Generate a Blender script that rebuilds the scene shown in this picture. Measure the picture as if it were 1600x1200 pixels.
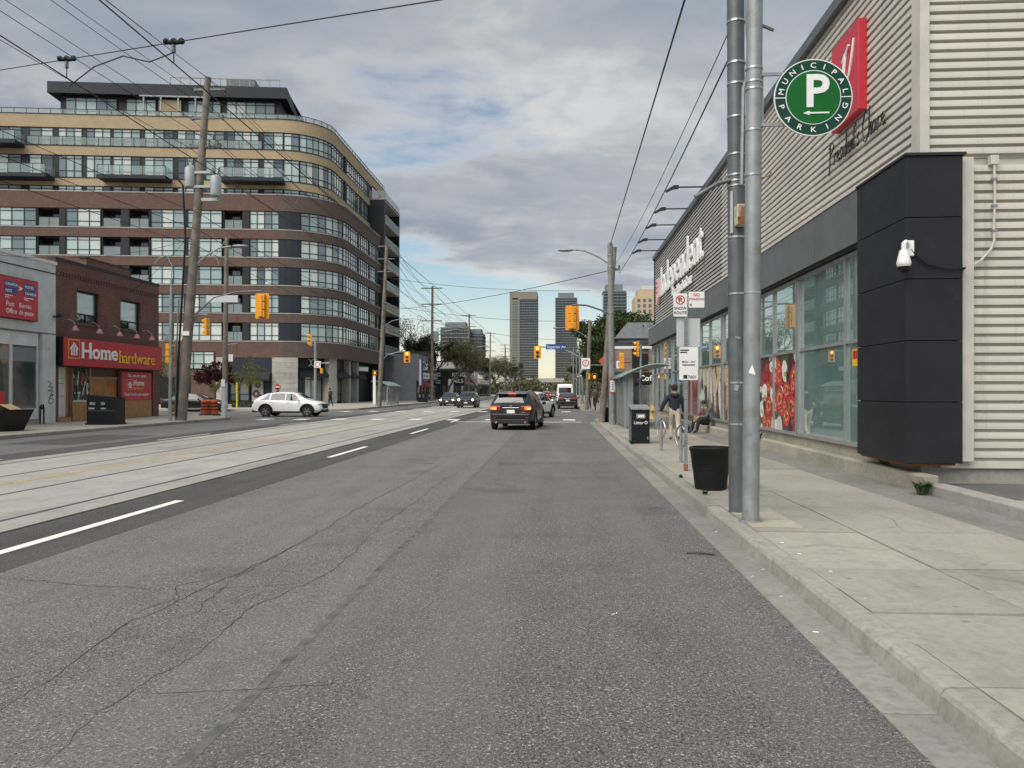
import bpy, bmesh, math, random
from math import sin, cos, pi, radians, sqrt, atan2, hypot
from mathutils import Vector, Matrix, noise as mnoise
random.seed(7)
for _o in list(bpy.data.objects): bpy.data.objects.remove(_o, do_unlink=True)
scene = bpy.context.scene
COL = scene.collection

# ------------------------------------------------------------------ camera
EYE = 1.6
YAW = math.atan(72 / 1200.0)
cam_data = bpy.data.cameras.new("camera")
cam = bpy.data.objects.new("camera", cam_data); COL.objects.link(cam)
cam.location = (0, 0, EYE)
cam.rotation_euler = (radians(90), 0, YAW)
cam_data.sensor_fit = 'HORIZONTAL'; cam_data.sensor_width = 36.0
cam_data.lens = 36.0 * 1200 / 1600
cam_data.shift_y = 11.0 / 1600
cam_data.clip_start = 0.05; cam_data.clip_end = 6000
scene.camera = cam
scene.render.resolution_x = 1024; scene.render.resolution_y = 768

# ------------------------------------------------------------------ light
SUN_AZ = radians(-146); SUN_EL = radians(50)
sun_d = bpy.data.lights.new("sun", 'SUN'); sun_d.energy = 2.5; sun_d.angle = radians(64)
sun_d.color = (1.0, 0.96, 0.90)
sun = bpy.data.objects.new("sun", sun_d); COL.objects.link(sun)
tosun = Vector((sin(SUN_AZ) * cos(SUN_EL), cos(SUN_AZ) * cos(SUN_EL), sin(SUN_EL)))
sun.rotation_euler = tosun.to_track_quat('Z', 'Y').to_euler()
sun.location = (0, 0, 60)
scene.view_settings.view_transform = 'Standard'
scene.view_settings.look = 'None'
scene.view_settings.exposure = 0.80
scene.view_settings.gamma = 1.0
scene.view_settings.use_curve_mapping = False

def setup_world():
    w = bpy.data.worlds.new("World"); scene.world = w; w.use_nodes = True
    nt = w.node_tree; N = nt.nodes; L = nt.links
    N.clear()
    def nd(t, **k):
        n = N.new(t)
        for a, b in k.items(): setattr(n, a, b)
        return n
    def math_(op, a, b=None, clamp=False):
        n = nd('ShaderNodeMath', operation=op); n.use_clamp = clamp
        for i, v in enumerate((a, b)):
            if v is None: continue
            if isinstance(v, (int, float)): n.inputs[i].default_value = v
            else: L.new(v, n.inputs[i])
        return n.outputs[0]
    out = nd('ShaderNodeOutputWorld')
    tc = nd('ShaderNodeTexCoord')
    sep = nd('ShaderNodeSeparateXYZ'); L.new(tc.outputs['Generated'], sep.inputs[0])
    X, Y, Z = sep.outputs
    zc = math_('MAXIMUM', Z, 0.0)
    den = math_('ADD', zc, 0.16)
    cmb = nd('ShaderNodeCombineXYZ')
    L.new(math_('DIVIDE', X, den), cmb.inputs[0]); L.new(math_('DIVIDE', Y, den), cmb.inputs[1])
    def fbm(scale, detail, rough, dist, off, sx=1.0, sy=1.0):
        mp = nd('ShaderNodeMapping'); mp.inputs['Location'].default_value = off
        mp.inputs['Scale'].default_value = (sx, sy, 1)
        L.new(cmb.outputs[0], mp.inputs[0])
        n = nd('ShaderNodeTexNoise'); n.inputs['Scale'].default_value = scale
        n.inputs['Detail'].default_value = detail; n.inputs['Roughness'].default_value = rough
        n.inputs['Distortion'].default_value = dist
        L.new(mp.outputs[0], n.inputs['Vector']); return n.outputs['Fac']
    def ramp(fac, pts):
        r = nd('ShaderNodeValToRGB'); e = r.color_ramp.elements
        while len(e) < len(pts): e.new(0.5)
        for k, (p, c) in enumerate(pts):
            e[k].position = p; e[k].color = (*c, 1)
        L.new(fac, r.inputs[0]); return r.outputs[0]
    big = fbm(0.62, 6, 0.55, 0.25, (3.1, 7.7, 0.0), 0.8, 1.0)
    sml = fbm(1.9, 9, 0.58, 0.2, (9.4, 2.2, 1.0), 0.85, 1.15)
    dens = math_('ADD', math_('MULTIPLY', big, 0.62), math_('MULTIPLY', sml, 0.38))
    # coverage: nearly closed overhead, opening towards the horizon
    zz = nd('ShaderNodeMapRange'); L.new(zc, zz.inputs[0])
    zz.inputs[1].default_value = 0.085; zz.inputs[2].default_value = 0.20
    zz.inputs[3].default_value = -0.13; zz.inputs[4].default_value = 0.082
    cov = nd('ShaderNodeMapRange'); cov.interpolation_type = 'SMOOTHSTEP'
    L.new(math_('ADD', dens, zz.outputs[0]), cov.inputs[0])
    cov.inputs[1].default_value = 0.43; cov.inputs[2].default_value = 0.53
    tone = fbm(0.9, 8, 0.55, 0.35, (1.3, 5.2, 2.0), 0.7, 1.25)
    fine = fbm(2.9, 9, 0.6, 0.25, (4.0, 8.0, 3.0), 1.0, 1.0)
    tmix = math_('ADD', math_('MULTIPLY', tone, 0.60), math_('MULTIPLY', fine, 0.40))
    dark = ramp(tmix, [(0.36, (0.225, 0.265, 0.32)), (0.46, (0.28, 0.32, 0.37)), (0.55, (0.35, 0.38, 0.42)), (0.63, (0.52, 0.525, 0.53))])
    edge = nd('ShaderNodeMix', data_type='RGBA'); edge.inputs[6].default_value = (0.66, 0.645, 0.62, 1)
    em = nd('ShaderNodeMapRange'); em.interpolation_type = 'SMOOTHSTEP'; L.new(math_('ADD', dens, zz.outputs[0]), em.inputs[0])
    em.inputs[1].default_value = 0.43; em.inputs[2].default_value = 0.555
    L.new(em.outputs[0], edge.inputs[0]); L.new(dark, edge.inputs[7]); cloud = edge.outputs[2]
    sky = nd('ShaderNodeTexSky', sky_type='NISHITA'); sky.sun_disc = False
    sky.sun_elevation = SUN_EL; sky.sun_rotation = SUN_AZ; sky.altitude = 80
    sky.air_density = 1.0; sky.dust_density = 1.5; sky.ozone_density = 1.0
    b_sky = nd('ShaderNodeBackground'); b_sky.inputs[1].default_value = 0.055
    L.new(sky.outputs[0], b_sky.inputs[0])
    hor = ramp(Z, [(0.0, (0.95, 0.84, 0.58)), (0.035, (0.90, 0.85, 0.66)), (0.075, (0.74, 0.83, 0.77)), (0.13, (0.56, 0.76, 0.80)), (0.22, (0.42, 0.60, 0.77))])
    b_hor = nd('ShaderNodeBackground'); L.new(hor, b_hor.inputs[0]); b_hor.inputs[1].default_value = 0.62
    hm = nd('ShaderNodeMapRange'); L.new(zc, hm.inputs[0])
    hm.inputs[1].default_value = 0.03; hm.inputs[2].default_value = 0.40
    hm.inputs[3].default_value = 0.92; hm.inputs[4].default_value = 0.15
    m1 = nd('ShaderNodeMixShader'); L.new(hm.outputs[0], m1.inputs[0])
    L.new(b_sky.outputs[0], m1.inputs[1]); L.new(b_hor.outputs[0], m1.inputs[2])
    b_cl = nd('ShaderNodeBackground'); L.new(cloud, b_cl.inputs[0]); b_cl.inputs[1].default_value = 0.72
    m2 = nd('ShaderNodeMixShader'); L.new(cov.outputs[0], m2.inputs[0])
    L.new(m1.outputs[0], m2.inputs[1]); L.new(b_cl.outputs[0], m2.inputs[2])
    L.new(m2.outputs[0], out.inputs[0])
setup_world()

# ------------------------------------------------------------------ materials
MATS = {}
class MG:
    """small node-graph helper around one Principled material"""
    def __init__(s, name, color=(.5, .5, .5), rough=.6, metal=0.0, spec=.5):
        s.m = bpy.data.materials.new(name); s.m.use_nodes = True
        s.nt = s.m.node_tree; s.N = s.nt.nodes; s.L = s.nt.links
        s.b = s.N['Principled BSDF']
        s.b.inputs['Base Color'].default_value = (*color, 1)
        s.b.inputs['Roughness'].default_value = rough
        s.b.inputs['Metallic'].default_value = metal
        s.b.inputs['Specular IOR Level'].default_value = spec
        MATS[name] = s.m
    def nd(s, t, **k):
        n = s.N.new(t)
        for a, b in k.items(): setattr(n, a, b)
        return n
    def setin(s, sock, v):
        if isinstance(v, bpy.types.NodeSocket): s.L.new(v, sock)
        elif isinstance(v, tuple) and len(v) == 3 and sock.type == 'RGBA': sock.default_value = (*v, 1)
        else: sock.default_value = v
    def pos(s):
        if not hasattr(s, '_p'): s._p = s.nd('ShaderNodeNewGeometry').outputs['Position']
        return s._p
    def xyz(s):
        if not hasattr(s, '_s'):
            n = s.nd('ShaderNodeSeparateXYZ'); s.L.new(s.pos(), n.inputs[0]); s._s = n.outputs
        return s._s
    def math(s, op, a, b=0.0, clamp=False):
        n = s.nd('ShaderNodeMath', operation=op); n.use_clamp = clamp
        s.setin(n.inputs[0], a); s.setin(n.inputs[1], b); return n.outputs[0]
    def comb(s, x, y, z=0.0):
        n = s.nd('ShaderNodeCombineXYZ')
        for i, v in enumerate((x, y, z)): s.setin(n.inputs[i], v)
        return n.outputs[0]
    def noise(s, scale, detail=4, rough=.55, vec=None, stretch=None, dist=0.0):
        v = vec if vec is not None else s.pos()
        if stretch:
            mp = s.nd('ShaderNodeMapping'); mp.inputs['Scale'].default_value = stretch
            s.L.new(v, mp.inputs[0]); v = mp.outputs[0]
        n = s.nd('ShaderNodeTexNoise'); s.L.new(v, n.inputs['Vector'])
        n.inputs['Scale'].default_value = scale; n.inputs['Detail'].default_value = detail
        n.inputs['Roughness'].default_value = rough; n.inputs['Distortion'].default_value = dist
        return n.outputs['Fac']
    def voro(s, scale, vec=None, feature='F1', out='Distance', rnd=1.0):
        n = s.nd('ShaderNodeTexVoronoi', feature=feature); s.L.new(vec if vec is not None else s.pos(), n.inputs['Vector'])
        n.inputs['Scale'].default_value = scale; n.inputs['Randomness'].default_value = rnd
        return n.outputs[out]
    def mr(s, f, a, b, c=0.0, d=1.0):
        n = s.nd('ShaderNodeMapRange'); s.L.new(f, n.inputs[0])
        for i, v in enumerate((a, b, c, d)): n.inputs[i + 1].default_value = v
        return n.outputs[0]
    def ramp(s, f, pts, interp='LINEAR'):
        r = s.nd('ShaderNodeValToRGB'); e = r.color_ramp.elements; r.color_ramp.interpolation = interp
        while len(e) < len(pts): e.new(.5)
        for k, (p, c) in enumerate(pts): e[k].position = p; e[k].color = (*c, 1)
        s.L.new(f, r.inputs[0]); return r.outputs[0]
    def mix(s, f, a, b, mode='MIX'):
        n = s.nd('ShaderNodeMix', data_type='RGBA'); n.blend_type = mode
        s.setin(n.inputs[0], f); s.setin(n.inputs[6], a); s.setin(n.inputs[7], b); return n.outputs[2]
    def base(s, c): s.L.new(c, s.b.inputs['Base Color']); return s
    def rough(s, f): s.L.new(f, s.b.inputs['Roughness']); return s
    def bump(s, hgt, strength=.3, dist=.01):
        n = s.nd('ShaderNodeBump'); n.inputs['Strength'].default_value = strength; n.inputs['Distance'].default_value = dist
        s.L.new(hgt, n.inputs['Height']); s.L.new(n.outputs[0], s.b.inputs['Normal']); return s
    def rand(s): return s.nd('ShaderNodeObjectInfo').outputs['Random']

def simple(name, color, rough=.55, metal=0.0, var=.12, scale=3.0, bump=0.0, bscale=60, coat=0.0, spec=.5, stain=None):
    g = MG(name, color, rough, metal, spec)
    dk = tuple(c * (1 - var) for c in color); lt = tuple(min(1, c * (1 + var)) for c in color)
    col = g.mix(g.mr(g.noise(scale, 5), .3, .7), dk, lt)
    if stain: col = g.mix(g.mr(g.noise(stain[1], 6, .65), stain[2], stain[2] + .15, 0, stain[3]), col, stain[0])
    g.base(col)
    g.rough(g.mr(g.noise(scale * 4, 3), .2, .8, max(.03, rough - .08), min(1, rough + .1)))
    if bump: g.bump(g.noise(bscale, 4), bump, .004)
    if coat: g.b.inputs['Coat Weight'].default_value = coat; g.b.inputs['Coat Roughness'].default_value = .06
    return g.m
def emit(name, color, strength):
    g = MG(name, color, .4); g.b.inputs['Emission Color'].default_value = (*color, 1)
    g.b.inputs['Emission Strength'].default_value = strength; return g.m

def make_asphalt(name, base, speck, dark=1.0):
    g = MG(name, (base,) * 3, .9, spec=.2)
    fine = g.noise(58, 6, .85); mid = g.noise(1.1, 5, .6); lane = g.noise(.8, 4, .6, stretch=(1.5, .10, 1))
    b0 = tuple(base * k for k in (.26, .26, .26)); b1 = tuple(base * k for k in (1.78, 1.75, 1.68))
    col = g.mix(g.mr(fine, .40, .60), b0, b1)
    for sc_, sp, amt in ((150, speck, .8), (62, speck * .5, .6)):
        agg = g.nd('ShaderNodeTexVoronoi'); g.L.new(g.pos(), agg.inputs['Vector']); agg.inputs['Scale'].default_value = sc_
        sepr = g.nd('ShaderNodeSeparateColor'); g.L.new(agg.outputs['Color'], sepr.inputs[0])
        pd = g.math('LESS_THAN', agg.outputs['Distance'], .44)
        col = g.mix(g.math('MULTIPLY', g.math('MULTIPLY', g.math('GREATER_THAN', sepr.outputs[0], 1 - sp), pd), amt), col, (.52, .51, .48))
        col = g.mix(g.math('MULTIPLY', g.math('MULTIPLY', g.math('LESS_THAN', sepr.outputs[1], .18), pd), .7), col, (.02, .02, .022))
    col = g.mix(g.mr(mid, .35, .72, 0, .30), col, (base * .5,) * 3)
    col = g.mix(g.mr(lane, .44, .62, 0, .34), col, (base * 1.5, base * 1.47, base * 1.41))
    blot = g.noise(.55, 5, .6)
    col = g.mix(g.mr(blot, .58, .70, 0, .38), col, (base * .48,) * 3)
    spot = g.voro(.55); spn = g.noise(7, 4, .7)
    col = g.mix(g.mr(g.math('ADD', spot, g.math('MULTIPLY', spn, .12)), .09, .15, .5, 0), col, (.03, .03, .03))
    g.base(col); g.bump(fine, .8, .008); return g.m
make_asphalt('asphalt', .126, .18)
make_asphalt('asphalt_old', .140, .22)
make_asphalt('asphalt_new', .075, .05)
make_asphalt('asphalt_side', .13, .08)

def make_concrete(name, c0, c1, streak=.25, joints=None):
    g = MG(name, c0, .85, spec=.3)
    n1 = g.noise(.9, 6, .6); n2 = g.noise(14, 6, .7); n3 = g.noise(160, 3, .7)
    col = g.mix(g.mr(n1, .3, .7), c0, c1)
    col = g.mix(g.mr(n2, .45, .75, 0, streak), col, tuple(c * .6 for c in c0))
    col = g.mix(g.mr(n3, .55, .75, 0, .35), col, tuple(c * .62 for c in c0))
    spot = g.voro(2.3); spn = g.noise(3, 6, .7)
    col = g.mix(g.mr(spot, .05, .075, .5, 0), col, (.09, .085, .078))
    col = g.mix(g.mr(spn, .56, .72, 0, .45), col, tuple(c * .5 for c in c0))
    grime = g.noise(1.8, 5, .65, stretch=(1, .25, 1)); col = g.mix(g.mr(grime, .50, .66, 0, .45), col, tuple(c * .62 for c in c0))
    rnd = g.rand()
    hs = g.nd('ShaderNodeHueSaturation'); g.L.new(col, hs.inputs['Color']); g.L.new(g.mr(rnd, 0, 1, .88, 1.10), hs.inputs['Value'])
    g.base(hs.outputs[0]); g.bump(g.math('ADD', n2, n3), .25, .004); return g.m
make_concrete('sidewalk', (.295, .272, .232), (.365, .338, .292), .5)
make_concrete('kerb', (.27, .252, .217), (.35, .328, .285), .7)
make_concrete('gutter', (.215, .206, .184), (.29, .277, .25), .7)
make_concrete('track_concrete', (.305, .292, .26), (.37, .355, .318), .4)
make_concrete('ledge', (.34, .31, .25), (.46, .425, .355), .6)
make_concrete('foundation', (.26, .25, .22), (.36, .34, .31), .5)
make_concrete('block_wall', (.36, .345, .31), (.44, .42, .38), .2)

def make_brick(name, c1, c2, mortar, bw=.21, bh=.07, bump=.5):
    g = MG(name, c1, .85, spec=.25)
    x, y, z = g.xyz()
    v = g.comb(g.math('ADD', x, y), z, 0.0)
    n = g.nd('ShaderNodeTexBrick'); g.L.new(v, n.inputs['Vector'])
    n.inputs['Color1'].default_value = (*c1, 1); n.inputs['Color2'].default_value = (*c2, 1); n.inputs['Mortar'].default_value = (*mortar, 1)
    n.inputs['Scale'].default_value = 1.0; n.inputs['Brick Width'].default_value = bw; n.inputs['Row Height'].default_value = bh
    n.inputs['Mortar Size'].default_value = .009; n.inputs['Bias'].default_value = -.1
    col = g.mix(g.mr(g.noise(1.2, 5), .35, .7, 0, .3), n.outputs['Color'], tuple(c * .55 for c in c1))
    col = g.mix(g.mr(g.noise(25, 4), .5, .8, 0, .3), col, tuple(min(1, c * 1.6) for c in c2))
    g.base(col); g.bump(n.outputs['Fac'], -bump, .01); return g.m
make_brick('brick_red', (.13, .052, .038), (.20, .08, .056), (.20, .165, .14), .22, .075)
make_brick('brick_apt', (.115, .066, .052), (.165, .095, .074), (.14, .11, .095), .25, .09, .3)
make_brick('brick_apt_dark', (.105, .075, .065), (.14, .10, .088), (.125, .10, .09), .25, .09, .3)
make_brick('brick_tan', (.40, .31, .195), (.46, .36, .235), (.34, .27, .18), .25, .09, .15)
make_brick('stone_wall', (.30, .20, .15), (.20, .15, .13), (.20, .17, .15), .42, .24, .9)

def make_siding(name, c, streak):
    g = MG(name, c, .42, spec=.4)
    x, y, z = g.xyz()
    n = g.noise(1.0, 5, .6, stretch=(1.2, 1.2, .35))
    col = g.mix(g.mr(n, .35, .7), tuple(k * .93 for k in c), tuple(min(1, k * 1.05) for k in c))
    drip = g.noise(2.2, 5, .65, stretch=(2.5, 2.5, .12))
    col = g.mix(g.mr(drip, .56, .75, 0, streak), col, (.24, .21, .17))
    hs = g.nd('ShaderNodeHueSaturation'); g.L.new(col, hs.inputs['Color']); g.L.new(g.mr(g.rand(), 0, 1, .93, 1.06), hs.inputs['Value'])
    g.base(hs.outputs[0]); g.rough(g.mr(g.noise(6, 3), .2, .8, .36, .52)); g.bump(g.noise(2.5, 3), .15, .02); return g.m
make_siding('siding_cream', (.53, .495, .44), .6)
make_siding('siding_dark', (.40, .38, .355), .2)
simple('clad_dark', (.016, .0155, .020), .5, 0, .18, 1.2, .08, 4, spec=.28, stain=((.045, .045, .045), 3, .6, .4))
simple('clad_grey', (.125, .13, .132), .45, .1, .12, 1.2, .08, 4, spec=.35, stain=((.08, .08, .08), 3, .55, .4))
simple('alu', (.42, .43, .43), .38, .6, .1, 2)
simple('trim_cream', (.50, .475, .42), .5)
simple('dark_trim', (.018, .020, .024), .5, spec=.3)
simple('galv', (.25, .27, .275), .5, .35, .2, 5, .25, 40, stain=((.17, .13, .08), 4, .56, .6))
simple('galv_dark', (.115, .125, .13), .5, .3, .18, 5, .2, 40, stain=((.10, .09, .08), 7, .55, .5))
simple('steel', (.50, .50, .49), .32, .9, .1, 8)
simple('pole_concrete', (.20, .20, .19), .8, 0, .2, 4, .3, 60)
simple('wood_pole', (.175, .150, .125), .9, 0, .3, 2.0, .5, 40, stain=((.085, .075, .065), 3, .5, .6))
simple('black_plastic', (.009, .009, .010), .5, 0, .3, 3, .15, 9, spec=.25, stain=((.03, .028, .025), 5, .58, .5))
simple('black_metal', (.012, .012, .014), .5, 0, .15, 3, spec=.25)
simple('bin_black', (.007, .008, .010), .45, 0, .2, 3, spec=.3, stain=((.03, .03, .03), 6, .6, .4))
simple('white_paint', (.80, .80, .78), .4)
simple('white_plastic', (.78, .77, .74), .35)
simple('sign_white', (.72, .72, .70), .35, 0, .06)
simple('sign_grey', (.50, .52, .53), .4, .2, .06)
simple('sign_red', (.48, .015, .025), .38, 0, .06)
simple('sign_black', (.012, .012, .012), .4)
simple('sign_green', (.003, .105, .016), .42, 0, .08, spec=.25)
simple('sign_dkgreen', (.004, .045, .028), .42, 0, .08, spec=.25)
simple('sign_blue', (.012, .06, .22), .35)
simple('sign_yellow', (.78, .50, .02), .4)
simple('hh_red', (.46, .008, .022), .42, 0, .10, 1.0)
simple('board_red', (.50, .022, .04), .42, 0, .06)
simple('letter_white', (.84, .83, .80), .35, 0, .04)
simple('letter_pink', (.80, .50, .48), .35, 0, .04)
simple('signal_yellow', (.72, .30, .012), .42, 0, .10, 6)
simple('hydrant_yellow', (.68, .42, .03), .45)
simple('bollard_yellow', (.70, .58, .04), .5)
simple('orange_plastic', (.46, .085, .02), .5, 0, .12, 5, stain=((.20, .05, .02), 8, .55, .6))
simple('rust', (.22, .085, .03), .85, 0, .4, 14, .5)
simple('box_cream', (.50, .46, .36), .6, 0, .1, 6, stain=((.24, .09, .03), 5, .47, .9))
simple('rubber', (.014, .014, .014), .85, 0, .2, 9)
simple('stucco', (.60, .61, .60), .85, 0, .10, 1.6, .3, 90, stain=((.28, .28, .27), 2.2, .56, .5))
simple('stucco_trim', (.68, .69, .68), .7, 0, .08, 2)
simple('wood_tan', (.42, .235, .095), .7, 0, .2, 4, .2, 60)
simple('plywood', (.34, .155, .045), .6, 0, .25, 3)
simple('cardboard', (.42, .28, .16), .85)
simple('door_white', (.66, .66, .63), .5)
simple('blue_panel', (.021, .026, .037), .55, 0, .1, 1, spec=.3)
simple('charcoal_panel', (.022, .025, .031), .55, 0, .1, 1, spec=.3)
simple('awning', (.014, .015, .018), .8)
simple('awning_red', (.16, .015, .02), .8)
simple('roof_dark', (.035, .035, .037), .8)
simple('slab_conc', (.30, .30, .29), .8)
simple('grass', (.055, .085, .02), .8, 0, .4, 30)
simple('soil', (.05, .04, .03), .95, 0, .4, 12)
simple('lamp_pink', (.38, .17, .18), .5)
simple('cigarette', (.82, .80, .74), .7, 0, .1, 30)
simple('insulator', (.10, .075, .06), .35)
simple('transformer', (.33, .36, .37), .45, .1, .08, 3)
simple('wire', (.012, .012, .013), .6)
simple('shelter_grey', (.22, .235, .24), .45, .2)
simple('shelter_green', (.16, .24, .21), .4)
simple('crack', (.030, .030, .029), .95)
simple('seam', (.105, .104, .10), .9, 0, .5, 7)
simple('far_grey', (.20, .21, .22), .7)
simple('bark', (.070, .060, .050), .9, 0, .3, 6, .5, 30)
simple('weed', (.035, .075, .018), .7, 0, .3, 20)

def make_paintline(name, c, wear):
    g = MG(name, c, .7)
    n = g.noise(7, 6, .7); n2 = g.noise(60, 4, .7)
    f = g.math('ADD', g.math('MULTIPLY', n, .6), g.math('MULTIPLY', n2, .4))
    g.base(g.mix(g.mr(f, wear, wear + .12, 0, .85), c, (.20, .20, .19))); return g.m
make_paintline('line_white', (.74, .73, .69), .55)
make_paintline('line_worn', (.62, .61, .57), .47)
make_paintline('line_yellow', (.56, .36, .08), .45)

def make_glass(name, tint, rough=.03, refl=.45, dark=None):
    """window glass as seen by day: tinted dark room behind plus a clear mirror reflection"""
    g = MG(name, tint, rough, 0, .5)
    g.b.inputs['Coat Weight'].default_value = 1.0; g.b.inputs['Coat Roughness'].default_value = rough; g.b.inputs['Coat IOR'].default_value = 1.9 if refl > .3 else 1.5
    col = g.mix(g.mr(g.noise(.8, 4), .35, .7), tint, dark or tuple(c * .6 for c in tint))
    g.base(col); return g.m
make_glass('glass_store', (.20, .30, .275), .012, .5, (.14, .22, .205))
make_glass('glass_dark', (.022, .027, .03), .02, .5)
make_glass('glass_shop', (.06, .085, .09), .03, .4)
make_glass('glass_car', (.010, .012, .014), .03, .2)
_gr = MG('glass_rail', (.42, .50, .49), .05); _gr.b.inputs['Alpha'].default_value = .34
make_glass('glass_tower', (.026, .038, .046), .08, .3)
g = MG('glass_apt', (.3, .36, .35), .04); rnd = g.rand()
g.b.inputs['Coat Weight'].default_value = 1.0; g.b.inputs['Coat Roughness'].default_value = .03; g.b.inputs['Coat IOR'].default_value = 1.85
colr = g.ramp(rnd, [(0, (.30, .40, .395)), (.18, (.50, .60, .575)), (.40, (.62, .67, .62)), (.56, (.15, .205, .22)), (.72, (.04, .06, .07)), (.84, (.33, .44, .44))], 'CONSTANT')
xx, yy, zz_ = g.xyz()
fold = g.noise(1.0, 2, .5, vec=g.comb(g.math('MULTIPLY', g.math('ADD', xx, yy), 9.0), 0.0, 0.0))
g.base(g.mix(g.mr(fold, .4, .65, 0, .28), colr, (.20, .25, .25)))
g = MG('glass_clear', (.75, .82, .80), .02)
g.b.inputs['Transmission Weight'].default_value = .9; g.b.inputs['IOR'].default_value = 1.05; g.b.inputs['Alpha'].default_value = .45
def M(n): return MATS[n]

# ------------------------------------------------------------------ mesh helpers
class MB:
    def __init__(s): s.v = []; s.f = []; s.m = []; s.sm = []
    def add(s, vs, fs, mi=0, smooth=False):
        o = len(s.v); s.v += [tuple(p) for p in vs]
        for f in fs: s.f.append(tuple(i + o for i in f)); s.m.append(mi); s.sm.append(smooth)
        return s
    def box(s, x0, x1, y0, y1, z0, z1, mi=0, mat=None):
        vs = [(x, y, z) for z in (z0, z1) for y in (y0, y1) for x in (x0, x1)]
        if mat is not None: vs = [mat @ Vector(p) for p in vs]
        return s.add(vs, [(0, 2, 3, 1), (4, 5, 7, 6), (0, 1, 5, 4), (2, 6, 7, 3), (0, 4, 6, 2), (1, 3, 7, 5)], mi)
    def cbox(s, c, d, mi=0, mat=None):
        return s.box(c[0] - d[0] / 2, c[0] + d[0] / 2, c[1] - d[1] / 2, c[1] + d[1] / 2, c[2] - d[2] / 2, c[2] + d[2] / 2, mi, mat)
    def cyl(s, p0, p1, r0, r1=None, n=12, mi=0, caps=True):
        r1 = r0 if r1 is None else r1
        p0, p1 = Vector(p0), Vector(p1); d = (p1 - p0).normalized()
        a = d.orthogonal().normalized(); b = d.cross(a)
        vs = []
        for p, r in ((p0, r0), (p1, r1)):
            for k in range(n):
                t = 2 * pi * k / n; vs.append(p + a * (r * cos(t)) + b * (r * sin(t)))
        s.add(vs, [(k, (k + 1) % n, n + (k + 1) % n, n + k) for k in range(n)], mi, True)
        if caps:
            s.add(vs[:n], [tuple(reversed(range(n)))], mi); s.add(vs[n:], [tuple(range(n))], mi)
        return s
    def tube(s, pts, r, n=8, mi=0, closed=False):
        pts = [Vector(p) for p in pts]; N = len(pts); vs = []; ref = None
        for i, p in enumerate(pts):
            if closed: t = pts[(i + 1) % N] - pts[i - 1]
            else: t = pts[min(i + 1, N - 1)] - pts[max(i - 1, 0)]
            t.normalize()
            if ref is None: ref = t.orthogonal().normalized()
            a = (ref - t * ref.dot(t));
            if a.length < 1e-6: a = t.orthogonal()
            a.normalize(); ref = a; b = t.cross(a)
            rr = r[i] if isinstance(r, (list, tuple)) else r
            for k in range(n):
                q = 2 * pi * k / n; vs.append(p + a * (rr * cos(q)) + b * (rr * sin(q)))
        fs = []
        for i in range(N if closed else N - 1):
            j = (i + 1) % N
            for k in range(n): fs.append((i * n + k, i * n + (k + 1) % n, j * n + (k + 1) % n, j * n + k))
        s.add(vs, fs, mi, True)
        if not closed:
            s.add(vs[:n], [tuple(reversed(range(n)))], mi); s.add(vs[-n:], [tuple(range(n))], mi)
        return s
    def lathe(s, prof, n=24, c=(0, 0, 0), mi=0, smooth=True):
        vs = []; fs = []
        for r, z in prof:
            for k in range(n):
                t = 2 * pi * k / n; vs.append((c[0] + r * cos(t), c[1] + r * sin(t), c[2] + z))
        for i in range(len(prof) - 1):
            for k in range(n): fs.append((i * n + k, i * n + (k + 1) % n, (i + 1) * n + (k + 1) % n, (i + 1) * n + k))
        s.add(vs, fs, mi, smooth); return s
    def prism(s, poly, axis, a, b, mi=0, smooth=False):
        """poly: 2D outline; axis 'x': (y,z), 'y': (x,z), 'z': (x,y); extruded from a to b"""
        def p3(p, t): return {'x': (t, p[0], p[1]), 'y': (p[0], t, p[1]), 'z': (p[0], p[1], t)}[axis]
        n = len(poly); vs = [p3(p, a) for p in poly] + [p3(p, b) for p in poly]
        s.add(vs, [(k, (k + 1) % n, n + (k + 1) % n, n + k) for k in range(n)], mi, smooth)
        s.add(vs[:n], [tuple(reversed(range(n)))], mi); s.add(vs[n:], [tuple(range(n))], mi); return s
    def sphere(s, c, r, nu=12, nv=8, mi=0, sc=(1, 1, 1)):
        vs = []; fs = []
        for j in range(nv + 1):
            ph = pi * j / nv
            for k in range(nu):
                t = 2 * pi * k / nu
                vs.append((c[0] + r * sc[0] * sin(ph) * cos(t), c[1] + r * sc[1] * sin(ph) * sin(t), c[2] + r * sc[2] * cos(ph)))
        for j in range(nv):
            for k in range(nu): fs.append((j * nu + k, (j + 1) * nu + k, (j + 1) * nu + (k + 1) % nu, j * nu + (k + 1) % nu))
        s.add(vs, fs, mi, True); return s
    def xf(s, mat, i0=0):
        s.v[i0:] = [tuple(mat @ Vector(p)) for p in s.v[i0:]]; return s
    def mesh(s, name, mats):
        me = bpy.data.meshes.new(name); me.from_pydata(s.v, [], s.f)
        for m in (mats if isinstance(mats, (list, tuple)) else [mats]): me.materials.append(M(m) if isinstance(m, str) else m)
        me.polygons.foreach_set('material_index', s.m); me.polygons.foreach_set('use_smooth', s.sm)
        bm = bmesh.new(); bm.from_mesh(me)
        bmesh.ops.remove_doubles(bm, verts=bm.verts, dist=1e-5)
        bmesh.ops.recalc_face_normals(bm, faces=bm.faces)
        bm.to_mesh(me); bm.free(); me.update(); return me
    def build(s, name, mats, parent=None, loc=(0, 0, 0), rot=(0, 0, 0), bevel=0.0, sharp=True):
        o = link(name, s.mesh(name, mats), parent, loc, rot)
        if bevel:
            b = o.modifiers.new('bevel', 'BEVEL'); b.width = bevel; b.segments = 2; b.limit_method = 'ANGLE'; b.angle_limit = radians(40)
        return o
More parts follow.
